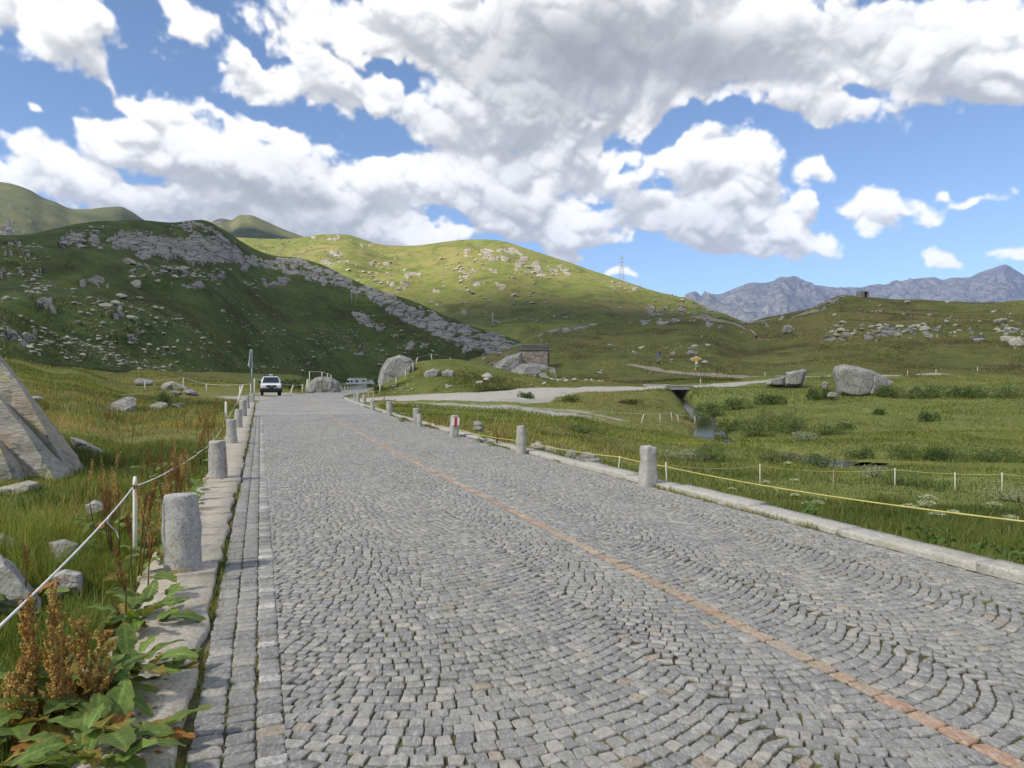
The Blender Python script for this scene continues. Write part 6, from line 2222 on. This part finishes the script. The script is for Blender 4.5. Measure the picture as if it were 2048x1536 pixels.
# far left wire fence across the meadow
gw = 'stakes of the wire fence below the dark hillside'
far = [stake(290, 762, 774, 68, 'low pale stake at the left end of the far wire fence', gw, .05), stake(367, 755, 768, 72, 'pale stake right of the pinkish boulder', gw, .05), stake(413, 768, 776, 72, 'short pale stake in the middle of the far wire fence', gw, .05),
       stake(502, 768, 790, 66, 'stake behind the signpost', gw, .06), stake(509, 757, 780, 66, 'stake just right of the signpost pole', gw, .06), stake(580, 770, 786, 76, 'leaning white stake right of the pickup', gw, .07, lean=.35), stake(605, 768, 782, 84, 'white stake farther right of the pickup', gw, .06), stake(611, 760, 782, 84, 'taller white stake next to the road outcrop', gw, .06, lean=.2), stake(616, 758, 770, 86, 'white stake touching the road outcrop', gw, .06)]
rope('fence_wire', [tuple(v) for v in far[:4]], .016, 'rope', 'thin white wire across the left meadow', .1)
rope('fence_wire', [tuple(v) for v in far[4:7]], .016, 'rope', 'thin white wire behind the white pickup', .1)
go = 'stakes on top of the roadside outcrop'
top = []
for px, a, b, lab in ((619, 743, 768, 'tallest stake on the roadside outcrop'), (644, 744, 756, 'second stake on the roadside outcrop'), (655, 747, 756, 'third stake on the roadside outcrop'), (662, 750, 757, 'last stake on the roadside outcrop')):
    top.append(stake(px, a, b, 92, lab, go, .06, z=EYE + (CY - b - 2) / F * 92))
rope('fence_wire', [tuple(v) for v in top], .016, 'rope', 'wire strung over the roadside outcrop', .02)
# knoll fence
gk = 'stakes of the fence climbing the knoll'
kn = []
for i, (px, a, b, d, lab) in enumerate([(727, 783, 806, 62, 'thick stake at the lower end of the knoll fence'), (737, 784, 800, 61.5, 'second stake of the knoll fence by the gate'), (747, 783, 810, 56, 'grey gate post at the foot of the knoll fence'), (760, 769, 784, 68.5, 'stake where the knoll fence starts to climb'),
                                        (792, 754, 769, 71.5, 'stake of the knoll fence below the standing boulder'), (811, 741, 755, 74, 'stake of the knoll fence beside the standing boulder'), (826, 726, 740, 77, 'upper stake of the knoll fence'), (831, 714, 728, 82, 'leaning stake near the knoll top'), (863, 708, 720, 87, 'stake standing on the knoll top'), (901, 715, 722, 90, 'last stake visible behind the knoll top')]):
    kn.append(stake(px, a, b, d, lab, gk, .05, 'stake_wood' if i < 3 else 'stake', lean=.25 if 'leaning' in lab else 0, z=EYE + (CY - b - 1) / F * d))
stake(768, 800, 812, 50, 'short dark stake at the lay-by edge', gk, .07, 'stake_wood')
rope('fence_wire', [tuple(v) for v in kn[3:]], .018, 'tape', 'yellowish fence tape climbing the knoll', .05)
rope('fence_wire', [tuple(kn[0]), tuple(kn[1]), tuple(kn[2]), tuple(kn[3] - Vector((0, 0, .6)))], .022, 'stake_wood', 'wooden rail at the foot of the knoll fence', .0)
# yellow tape along the right kerb and its stakes
gr = 'stakes of the yellow tape fence in the stream meadow'
s1 = stake(1334, 924, 960, 12.3, 'white stake carrying the yellow tape right of the chipped bollard', gr, .012, lean=-.02)
s2 = stake(1236, 920, 955, 13.2, 'thin white stake left of the chipped bollard', gr, .011, lean=.03)
row = [s1]
for px, d, lab, mt in ((1520, 20.5, 'first thin stake in the meadow right of the chipped bollard', 'stake'), (1667, 22, 'wooden looking stake in the middle of the meadow fence', 'stake_wood'), (1790, 22.6, 'white stake beside the dark shrub in the meadow fence', 'stake'), (1910, 22, 'white stake second from the right picture edge', 'stake'), (2004, 21.5, 'last white stake before the right picture edge', 'stake')):
    x, y = bearing(px, d)
    z = gz(x, y)
    row.append(stake(px, CY - (z + .58 - EYE) * F / d, 0, d, lab, gr, .017, mt))
rope('yellow_tape', [P(2300, 1082, 5.6), P(2082, 1047, 6.2), (s1.x, s1.y, s1.z - .08), (s2.x, s2.y, s2.z - .02), P(1043, 882, 16.75), P(908, 856, 21.6), P(832, 839, 26.6), P(779, 825, 33.4), P(747, 808, 41)], .010, 'tape', 'long yellow tape hanging behind the right bollards', .06)
rope('yellow_tape', [tuple(v - Vector((0, 0, .05))) for v in row] + [P(2200, 958, 21)], .008, 'tape', 'thin yellow tape crossing the stream meadow', .08)
gb = 'white stakes before the bridge'
fb = []
for px, lean, d, lab in ((1282, .18, 49, 'leaning white stake at the left of the four before the bridge'), (1320, 0, 50, 'second white stake before the bridge'), (1344, -.05, 54, 'third white stake before the bridge'), (1358, -.15, 54, 'fourth white stake before the bridge, leaning left'), (1390, .0, 58, 'white stake at the stream bank below the bridge')):
    x, y = bearing(px, d)
    fb.append(stake(px, CY - (gz(x, y) + .68 - EYE) * F / d, 0, d, lab, gb, .028, lean=lean))
rope('fence_wire', [P(940, 806, 44)] + [tuple(v) for v in fb], .008, 'rope', 'thin white wire running to the stakes before the bridge', .05)
for px, lab in ((1401, 'white stake by the track at the bridge'), (1530, 'white stake by the track near the fluted boulder'), (1815, 'first white stake above the pointed boulder'), (1872, 'second white stake above the pointed boulder'), (1955, 'third white stake above the right slope')):
    d = 82 if px < 1450 else (87 if px < 1600 else 91)
    w = HR.at(px, {1401: 757, 1530: 757, 1815: 752, 1872: 746, 1955: 741}[px])[0] if px > 1450 else (*bearing(px, d), gz(*bearing(px, d)))
    stake(px, CY - (w[2] + .85 - EYE) * F / w[1], 0, w[1], lab, 'white stakes along the track', .035, z=float(w[2]))


# ------------------------------------------------------------------ traffic sign by the left kerb
def build_sign():
    x, y = bearing(503.5, 47.5)
    z = gz(x, y)
    root = tag(empty('road_sign', (x, y, z), R(96)), 'tall grey road sign seen from behind, nearly edge on, beside the road', 'sign')
    MB().box((0, 0, .28), (.34, .34, .75), taper=(.85, .85), bev=.03).build('foot', M['kerb_right'], root)
    MB().tube([(0, 0, .3), (0, 0, 3.62)], .045, 10).build('pole', M['steel'], root, True)
    MB().prism([(-.52, 2.42), (.52, 2.42), (.56, 2.50), (.06, 3.62), (-.06, 3.62), (-.56, 2.50)], .055, .085).build('plate', M['steel'], root)
    for zz in (2.65, 3.1):
        MB().box((0, .05, zz), (.5 if zz < 3 else .2, .05, .06)).build('bracket', M['steel'], root)


build_sign()


# ------------------------------------------------------------------ hiking signpost
M['sign_yellow'] = plain('sign_yellow', (.62, .38, .05), .5)
M['sign_white'] = plain('sign_white', (.72, .70, .62), .5)


def build_signpost():
    w = HR.at(1392, 761)[0]
    x, y, z = w[0], w[1], float(w[2])
    root = tag(empty('hiking_signpost', (x, y, z), .1), 'hiking signpost with yellow arrow boards above the gravel track', 'signpost')
    MB().tube([(0, 0, -.3), (0, 0, 2.55)], .035, 8).build('pole', M['steel'], root, True)
    for i, (zz, dx, ln) in enumerate(((2.45, .12, 1.05), (2.27, -.15, .95))):
        sgn = 1 if dx > 0 else -1
        o = MB().prism([(-ln / 2 * sgn, zz), (ln / 2 * sgn, zz), ((ln / 2 + .13) * sgn, zz + .08), (ln / 2 * sgn, zz + .16), (-ln / 2 * sgn, zz + .16)], -.06, -.04).build('arrow_board', M['sign_yellow'], root)
        o.location = (dx, 0, 0)
    MB().box((.02, -.05, 2.05), (.30, .02, .30), bev=.004).build('info_plate', M['sign_white'], root)
    MB().box((-.12, -.05, 1.2), (.20, .02, .22), bev=.004).build('trail_plate', M['sign_yellow'], root)


build_signpost()


# ------------------------------------------------------------------ pylons and poles
M['pylon'] = plain('pylon_steel', (.30, .32, .35), .5, metal=.3)


def pylon(px, base_py, top_py, d, hill, label, z=None):
    x, y = bearing(px, d)
    z = EYE + (CY - base_py) / F * d if z is None else z
    H = (base_py - top_py) / F * d
    root = tag(empty('power_pylon', (x, y, z - 1), .2), label, 'pylon', 'steel lattice pylons')
    m = MB()
    bw, tw, r = H * .085, H * .018, H * .0042
    lv = np.linspace(0, 1, 9)
    cor = lambda t: [((bw * (1 - t) ** 1.1 + tw) * sx, (bw * (1 - t) ** 1.1 + tw) * sy, H * .94 * t) for sx, sy in ((-1, -1), (1, -1), (1, 1), (-1, 1))]
    for a, b in zip(lv[:-1], lv[1:]):
        A, B = cor(a), cor(b)
        for i in range(4):
            j = (i + 1) % 4
            m.tube([A[i], B[i]], r, 4, False)
            m.tube([A[i], B[j]], r * .6, 3, False)
            m.tube([A[j], B[i]], r * .6, 3, False)
            m.tube([B[i], B[j]], r * .6, 3, False)
    m.tube([(0, 0, H * .9), (0, 0, H)], r, 4)
    m.build('tower', M['pylon'], root)
    for zf, wf in ((.54, .135), (.70, .115), (.86, .085)):
        k = MB()
        for sx in (-1, 1):
            k.tube([(0, 0, H * zf), (sx * H * wf, 0, H * (zf - .005))], r * 1.1, 4)
            k.tube([(0, 0, H * (zf + .03)), (sx * H * wf, 0, H * (zf - .005))], r * .8, 4)
            k.tube([(sx * H * wf, 0, H * zf), (sx * H * wf, 0, H * (zf - .045))], r * .9, 4)
        k.build('crossarm', M['pylon'], root)


pylon(1243, 560, 507, 812, HM, 'lattice power pylon standing on the sunlit ridge against the sky')
pylon(1417, 617, 583, 690, HM, 'lower lattice pylon before the blue mountains')
for px, top, base, lab in ((555, 487, 503, 'left pole of the twin power poles high on the sunlit hill'), (560, 487, 504, 'right pole of the twin power poles high on the sunlit hill'), (576, 500, 512, 'left pole of the lower twin power poles'), (581, 500, 512, 'right pole of the lower twin power poles')):
    w = HM.at(px, base)[0]
    h = (base - top) / F * w[1]
    o = MB().tube([(0, 0, -2), (0, 0, h)], .26, 6).build('power_pole', M['stake_wood'], None, True)
    o.location = w
    tag(o, lab, 'pole', 'power poles on the hills')
for hl, px, top, base, lab in ((HL, 703, 578, 600, 'left thin pole on the dark hillside rib'), (HL, 713, 580, 601, 'right thin pole on the dark hillside rib'), (HM, 985, 630, 660, 'dark power pole in the shaded hollow')):
    w = hl.at(px, base)[0]
    h = (base - top) / F * w[1]
    k = MB().tube([(0, 0, -1), (0, 0, h)], w[1] * .0006, 6)
    k.tube([(-h * .12, 0, h * .9), (h * .12, 0, h * .9)], w[1] * .0005, 4)
    o = k.build('power_pole', M['pylon'], None, True)
    o.location = w
    tag(o, lab, 'pole', 'power poles on the hills')

# ------------------------------------------------------------------ vehicles
M['car_white'] = plain('car_paint_white', (.74, .76, .78), .25, spec=.5, var=.05)
M['car_black'] = plain('car_trim_black', (.018, .018, .020), .5)
M['glass'] = plain('car_glass', (.02, .025, .035), .06, spec=.7)
M['tyre'] = plain('tyre_rubber', (.02, .02, .02), .85)
M['rim'] = plain('wheel_rim', (.35, .36, .37), .35, metal=.7)
M['lamp'] = plain('lamp_glass', (.62, .64, .66), .12, spec=.7)
M['amber'] = plain('lamp_amber', (.62, .25, .04), .2)
M['plate'] = plain('number_plate', (.72, .72, .70), .4)


def wheel(root, x, y, r=.36, w=.24):
    pts = []
    m = MB()
    n = 20
    prof = [(-w / 2, r * .62), (-w / 2, r * .9), (-w / 2 + .03, r), (w / 2 - .03, r), (w / 2, r * .9), (w / 2, r * .62)]
    vs = [(px_, math.cos(a) * rr, math.sin(a) * rr) for a in np.linspace(0, 2 * math.pi, n, endpoint=False) for px_, rr in prof]
    k = len(prof)
    fs = [(i * k + j, i * k + (j + 1) % k, ((i + 1) % n) * k + (j + 1) % k, ((i + 1) % n) * k + j) for i in range(n) for j in range(k)]
    m.add(vs, fs)
    o = m.build('wheel', M['tyre'], root, True)
    o.location = (x, y, r)
    rm = MB()
    rm.tube([(-w * .42, 0, 0), (w * .42, 0, 0)], r * .63, 16)
    rm.build('rim', M['rim'], o, False)
    return o


def loft(sections, mat, name, root, smooth=False):
    """closed rings (same count) joined along y, capped"""
    n = len(sections[0][1])
    V = [(x, y, z) for y, ring in sections for x, z in ring]
    Fc = [(i * n + j, i * n + (j + 1) % n, (i + 1) * n + (j + 1) % n, (i + 1) * n + j) for i in range(len(sections) - 1) for j in range(n)]
    Fc += [tuple(range(n))[::-1], tuple((len(sections) - 1) * n + j for j in range(n))]
    m = MB().add(V, Fc)
    return m.build(name, mat, root, smooth)


def rr_ring(w, z0, z1, tw=None, b=.08):
    tw = tw or w
    return [(-w / 2 + b, z0), (w / 2 - b, z0), (w / 2, z0 + b), (w / 2, (z0 + z1) / 2), (tw / 2, z1 - b), (tw / 2 - b, z1), (-tw / 2 + b, z1), (-tw / 2, z1 - b), (-w / 2, (z0 + z1) / 2), (-w / 2, z0 + b)]


def build_pickup():
    x, y = bearing(541.5, 69)
    root = tag(empty('pickup_truck', (x, y, gz(x, y) + .03), R(20)), 'white off-road pickup with dark bumper and roof lights facing the camera', 'car')
    # body nose to tail, front towards -y
    loft([(-2.25, rr_ring(1.62, .62, 1.00)), (-2.12, rr_ring(1.80, .55, 1.10)), (-1.9, rr_ring(1.84, .52, 1.15)), (-1.0, rr_ring(1.88, .50, 1.24)), (-.9, rr_ring(1.88, .48, 1.22)), (2.3, rr_ring(1.86, .50, 1.20)), (2.5, rr_ring(1.78, .58, 1.12))], M['car_white'], 'body', root)
    loft([(-1.05, rr_ring(1.72, 1.16, 1.20, 1.70, .01)), (-.35, rr_ring(1.74, 1.16, 1.84, 1.38, .05)), (.9, rr_ring(1.74, 1.16, 1.88, 1.36, .05)), (1.15, rr_ring(1.74, 1.16, 1.86, 1.38, .05)), (1.3, rr_ring(1.74, 1.16, 1.30, 1.70, .02))], M['car_white'], 'cabin', root)
    ws = MB()
    ws.add([(-.78, -1.05, 1.25), (.78, -1.05, 1.25), (.64, -.435, 1.79), (-.64, -.435, 1.79)], [(0, 1, 2, 3)])
    ws.add([(-.78, -1.03, 1.24), (.78, -1.03, 1.24), (.64, -.415, 1.78), (-.64, -.415, 1.78)], [(3, 2, 1, 0)])
    ws.build('windscreen', M['glass'], root)
    for sx in (-1, 1):
        MB().add([(sx * .872, -.75, 1.27), (sx * .872, .95, 1.27), (sx * .716, .85, 1.78), (sx * .716, -.30, 1.78)], [(0, 1, 2, 3)]).build('side_window', M['glass'], root)
        hl = MB().box((sx * .66, -2.20, .93), (.36, .12, .17), bev=.03).build('headlight', M['lamp'], root)
        MB().box((sx * .86, -2.08, .93), (.09, .16, .15), bev=.02).build('indicator', M['amber'], hl)
        mi = MB().box((sx * 1.04, -.72, 1.33), (.20, .12, .20), bev=.03).build('mirror', M['car_black'], root)
        MB().box((sx * .92, -.70, 1.27), (.12, .05, .05)).build('mirror_arm', M['car_black'], mi)
        wheel(root, sx * .80, -1.45)
        wheel(root, sx * .80, 1.55)
        MB().tube([(sx * .955, -1.45 + math.cos(a) * .43, .40 + math.sin(a) * .43) for a in np.linspace(-.1, math.pi + .1, 12)], .045, 5).build('wheel_arch', M['car_black'], root, True)
    MB().box((0, -2.27, .93), (.92, .08, .19), bev=.02).build('grille', M['car_black'], root)
    MB().tube([(math.cos(a) * .11, -2.325, .93 + math.sin(a) * .045) for a in np.linspace(0, 2 * math.pi, 12)], .012, 4).build('badge', M['lamp'], root)
    bp = MB().box((0, -2.33, .60), (1.86, .26, .30), bev=.06).build('bumper', M['car_black'], root)
    MB().box((0, -2.475, .74), (.40, .05, .20), bev=.02).build('winch', M['car_black'], bp)
    MB().box((0, -.25, .42), (1.5, 4.0, .16)).build('underbody', M['car_black'], root)
    rk = MB()
    for sx in (-1, 1):
        rk.tube([(sx * .60, -.25, 1.90), (sx * .60, -.2, 1.97), (sx * .60, 1.0, 1.97)], .022, 6)
    for yy in (-.15, .35, .85):
        rk.tube([(-.62, yy, 1.97), (.62, yy, 1.97)], .02, 6)
    rk.build('roof_rack', M['car_black'], root)
    MB().box((0, -.2, 2.02), (.36, .14, .12), bev=.03).build('roof_light', M['lamp'], root)


build_pickup()


def build_camper():
    x, y = bearing(713, 236)
    root = tag(empty('camper_van', (x, y, gz(x, y) + .1), R(-52)), 'white motorhome parked behind the bush past the road bend', 'camper')
    # nose towards -y
    side = [(-3.1, .45), (3.1, .45), (3.15, 2.75), (2.9, 2.85), (-1.9, 2.85), (-2.75, 2.45), (-2.85, 2.1), (-2.95, 1.35), (-3.3, 1.1), (-3.35, .6)]
    n = len(side)
    V = [(-1.1, a, b) for a, b in side] + [(1.1, a, b) for a, b in side]
    Fc = [tuple(range(n)), tuple(range(n, 2 * n))[::-1]] + [(i, i + n, (i + 1) % n + n, (i + 1) % n) for i in range(n)]
    MB().add(V, Fc).build('body', M['car_white'], root)
    MB().add([(-.98, -2.97, 1.38), (.98, -2.97, 1.38), (.98, -2.86, 2.05), (-.98, -2.86, 2.05)], [(0, 1, 2, 3)]).build('windscreen', M['glass'], root)
    for sx in (-1, 1):
        for y0, y1, z0, z1 in ((-2.6, -1.9, 1.45, 2.05), (-.9, .1, 1.5, 2.1), (1.6, 2.5, 1.7, 2.2)):
            MB().box((sx * 1.105, (y0 + y1) / 2, (z0 + z1) / 2), (.03, y1 - y0, z1 - z0), bev=.01).build('side_window', M['glass'], root)
        wheel(root, sx * .95, -2.1, .36)
        wheel(root, sx * .95, 1.7, .36)
        MB().tube([(sx * 1.1, 1.7 + math.cos(a) * .48, .38 + math.sin(a) * .48) for a in np.linspace(0, math.pi, 10)], .06, 5).build('wheel_arch', M['car_black'], root, True)
        MB().box((sx * .8, -3.33, .95), (.4, .1, .2), bev=.02).build('headlight', M['lamp'], root)
    MB().box((0, -3.36, .62), (2.0, .1, .25), bev=.03).build('bumper', M['car_black'], root)


build_camper()


def build_car():
    x, y = bearing(741, 232)
    root = tag(empty('hatchback_car', (x, y, gz(x, y) + .05), R(170)), 'small white hatchback on the far road beside the motorhome', 'car')
    loft([(-1.95, rr_ring(1.45, .4, .72)), (-1.8, rr_ring(1.68, .32, .80)), (-.9, rr_ring(1.72, .30, .95)), (1.7, rr_ring(1.72, .30, 1.0)), (1.9, rr_ring(1.62, .36, .95))], M['car_white'], 'body', root)
    loft([(-.9, rr_ring(1.6, .93, .97, 1.58, .01)), (-.2, rr_ring(1.6, .93, 1.46, 1.2, .05)), (1.1, rr_ring(1.6, .93, 1.50, 1.22, .05)), (1.8, rr_ring(1.56, .93, 1.02, 1.5, .01))], M['car_white'], 'cabin', root)
    MB().add([(-.66, 1.80, 1.06), (.66, 1.80, 1.06), (.54, 1.20, 1.45), (-.54, 1.20, 1.45)], [(0, 1, 2, 3)]).build('rear_window', M['glass'], root)
    MB().add([(-.68, -.92, .99), (.68, -.92, .99), (.56, -.28, 1.42), (-.56, -.28, 1.42)], [(0, 1, 2, 3)]).build('windscreen', M['glass'], root)
    for sx in (-1, 1):
        MB().add([(sx * .81, -.6, 1.02), (sx * .81, 1.4, 1.02), (sx * .63, 1.1, 1.42), (sx * .63, -.2, 1.42)], [(0, 1, 2, 3)]).build('side_window', M['glass'], root)
        for yy in (-1.2, 1.25):
            wheel(root, sx * .76, yy, .30, .2)
        MB().box((sx * .7, 1.88, .82), (.2, .08, .22), bev=.02).build('tail_light', M['paint_red'], root)
        MB().box((sx * .6, -1.92, .66), (.3, .08, .14), bev=.02).build('headlight', M['lamp'], root)
    MB().box((0, 1.93, .45), (1.5, .08, .18), bev=.02).build('bumper', M['car_black'], root)


build_car()


# ------------------------------------------------------------------ hikers
def cloth(name, c):
    return plain(name, c, .85, .1, var=.2, scale=12)


M['skin'] = cloth('skin', (.45, .29, .21))
M['hair'] = cloth('hair', (.06, .04, .03))


def person(loc, rz, label, top, bottom, seed, stride=.22, pole=False):
    H = 1.74
    J = {'pelvis': (0, 0, .93), 'waist': (0, -.01, 1.08), 'chest': (0, -.02, 1.32), 'neck': (0, -.01, 1.47), 'jaw': (0, -.035, 1.56), 'head': (0, -.02, 1.66), 'crown': (0, 0, 1.735)}
    for s, sx in (('l', -1), ('r', 1)):
        k = stride * sx
        J['hip' + s] = (sx * .095, 0, .90)
        J['knee' + s] = (sx * .10, -k * .55 - .03, .50)
        J['ankle' + s] = (sx * .10, -k + (.04 if k < 0 else 0), .09)
        J['toe' + s] = (sx * .115, -k - .17, .035)
        J['sho' + s] = (sx * .18, -.01, 1.42)
        J['elb' + s] = (sx * .25, k * .45 + .02, 1.15)
        J['wri' + s] = (sx * .26, k * .8 - .12, .93)
        J['hand' + s] = (sx * .26, k * .8 - .17, .85)
    names = list(J)
    E = [('pelvis', 'waist'), ('waist', 'chest'), ('chest', 'neck'), ('neck', 'jaw'), ('jaw', 'head'), ('head', 'crown')]
    for s in 'lr':
        E += [('pelvis', 'hip' + s), ('hip' + s, 'knee' + s), ('knee' + s, 'ankle' + s), ('ankle' + s, 'toe' + s), ('chest', 'sho' + s), ('sho' + s, 'elb' + s), ('elb' + s, 'wri' + s), ('wri' + s, 'hand' + s)]
    rad = {'pelvis': (.15, .11), 'waist': (.135, .10), 'chest': (.16, .11), 'neck': (.058, .058), 'jaw': (.07, .075), 'head': (.085, .10), 'crown': (.055, .065), 'hip': (.095, .095), 'knee': (.062, .062), 'ankle': (.045, .05), 'toe': (.042, .03), 'sho': (.07, .065), 'elb': (.046, .046), 'wri': (.033, .03), 'hand': (.04, .02)}
    me = bpy.data.meshes.new('person_rig')
    me.from_pydata([J[n] for n in names], [(names.index(a), names.index(b)) for a, b in E], [])
    o = bpy.data.objects.new('person', me)
    COL.objects.link(o)
    o.modifiers.new('skin', 'SKIN')
    sv = me.skin_vertices[0].data
    for i, n in enumerate(names):
        kk = n if n in rad else n[:-1]
        sv[i].radius = rad[kk]
        sv[i].use_root = (n == 'pelvis')
    o.modifiers.new('sub', 'SUBSURF').levels = 2
    bpy.context.view_layer.update()
    dg = bpy.context.evaluated_depsgraph_get()
    m2 = bpy.data.meshes.new_from_object(o.evaluated_get(dg))
    m2.name = 'person'
    o.modifiers.clear()
    o.data = m2
    m2.materials.clear()
    for mt in (top, bottom, M['skin'], M['hair'], M['car_black']):
        m2.materials.append(mt)
    for p in m2.polygons:
        c = p.center
        arm = abs(c.x) > .20
        if c.z > 1.66 or (c.z > 1.57 and c.y > .03):
            k = 3
        elif c.z > 1.47:
            k = 2
        elif arm and c.z < 1.17:
            k = 2
        elif c.z > 1.0 or arm:
            k = 0
        elif c.z > .50:
            k = 1
        elif c.z > .12:
            k = 2
        else:
            k = 4
        p.material_index = k
        p.use_smooth = True
    o.location = loc
    o.rotation_euler = (0, 0, rz)
    tag(o, label, 'person', 'hikers on the path')
    return o


w = HR.at(1317, 723)[0]
person((w[0], w[1], w[2] - .02), R(8), 'person in blue top and light shorts walking down the footpath', cloth('blue_top', (.10, .16, .42)), cloth('blue_shorts', (.20, .24, .42)), 1)
w = HR.at(1320, 719.5)[0]
person((w[0], w[1] + .6, w[2]), R(8), 'person in dark clothes close behind the walker in blue', cloth('dark_green_top', (.03, .04, .03)), cloth('dark_shorts', (.05, .05, .06)), 2)
w = HR.at(1513, 686)[0]
person((w[0], w[1], w[2] - .02), R(190), 'person in black top and grey trousers alone on the upper path', cloth('black_top', (.015, .015, .018)), cloth('grey_trousers', (.16, .17, .19)), 3)

# ------------------------------------------------------------------ air and the unseen clouds added to shade the valley
def build_haze():
    m, k, out = new_mat('haze_air')
    v = k.n('ShaderNodeVolumePrincipled')
    v.inputs['Color'].default_value = (.24, .44, 1.0, 1)
    v.inputs['Density'].default_value = 5.5e-5
    v.inputs['Anisotropy'].default_value = .0
    k.put(out.inputs['Volume'], v.outputs[0])
    mb = MB()
    mb.box((2500, 3600, 520), (17000, 11000, 1240))
    o = mb.build('haze', m)
    tag(o, 'thin blue mountain air over the whole valley', kind='stuff')


def cloud_mat(name, lo, hi):
    m, k, out = new_mat(name)
    pos = k.n('ShaderNodeNewGeometry').outputs['Position']
    n = k.noise(pos, .004, 5, .6)
    df = k.n('ShaderNodeBsdfDiffuse', i_0=(.9, .9, .9))
    tl = k.n('ShaderNodeBsdfTranslucent', i_0=(.9, .9, .9))
    mx = k.n('ShaderNodeMixShader', i_0=.5, i_1=df.outputs[0], i_2=tl.outputs[0])
    tr = k.n('ShaderNodeBsdfTransparent')
    m2 = k.n('ShaderNodeMixShader', i_0=k.rng(n, .3, .58, lo, hi), i_1=tr.outputs[0], i_2=mx.outputs[0])
    k.put(out.inputs[0], m2.outputs[0])
    return m


def build_cloud():
    thin, thick = cloud_mat('shade_cloud_thin', .24, .40), cloud_mat('shade_cloud_thick', .62, .80)
    dense = cloud_mat('shade_cloud_dense', .85, .95)
    H = 1330.0
    # unseen clouds set sunward; where their shade lies: centre, height, half axes
    for i, (gx, gy, gz_, ax, ay, mt, nm) in enumerate([
            (110, -20, 0, 430, 190, thin, 'thin veil of cloud set to shade the road and meadow'), (-150, 262, 45, 270, 150, thick, 'thick cloud shading the dark hillside'),
            (35, 552, 52, 230, 105, dense, 'small cloud shading the hollow below the sunlit hill'), (85, 172, 14, 140, 74, thin, 'cloud set to shade the right shoulder'),
            (-560, 1500, 420, 330, 240, thick, 'cloud set to shade the far left peaks'), (-420, 60, 10, 240, 240, thin, 'cloud set to shade the left meadow')]):
        t = (H + i * 30 - gz_) / SUN_V.z
        c = np.array([gx + SUN_V.x * t, gy + SUN_V.y * t, H + i * 30])
        bm = bmesh.new()
        bmesh.ops.create_icosphere(bm, subdivisions=5, radius=1)
        v = np.array([q.co[:] for q in bm.verts])
        f = np.array([[q.index for q in fc.verts] for fc in bm.faces])
        bm.free()
        dsp = 1 + .20 * fbm(v * 2.2 + i * 9, 4, 60 + i) + .07 * fbm(v * 7, 3, 70 + i)
        q = v * dsp[:, None] * np.array([ax, ay, 70.0])
        q[:, 2] = np.where(q[:, 2] < 0, q[:, 2] * .35, q[:, 2] * 1.3)
        o = mesh_obj('cloud', q + c, f, mt, None, True)
        tag(o, nm + ', out of view', 'cloud', 'unseen clouds casting the valley shade', kind='stuff')


build_haze()
build_cloud()
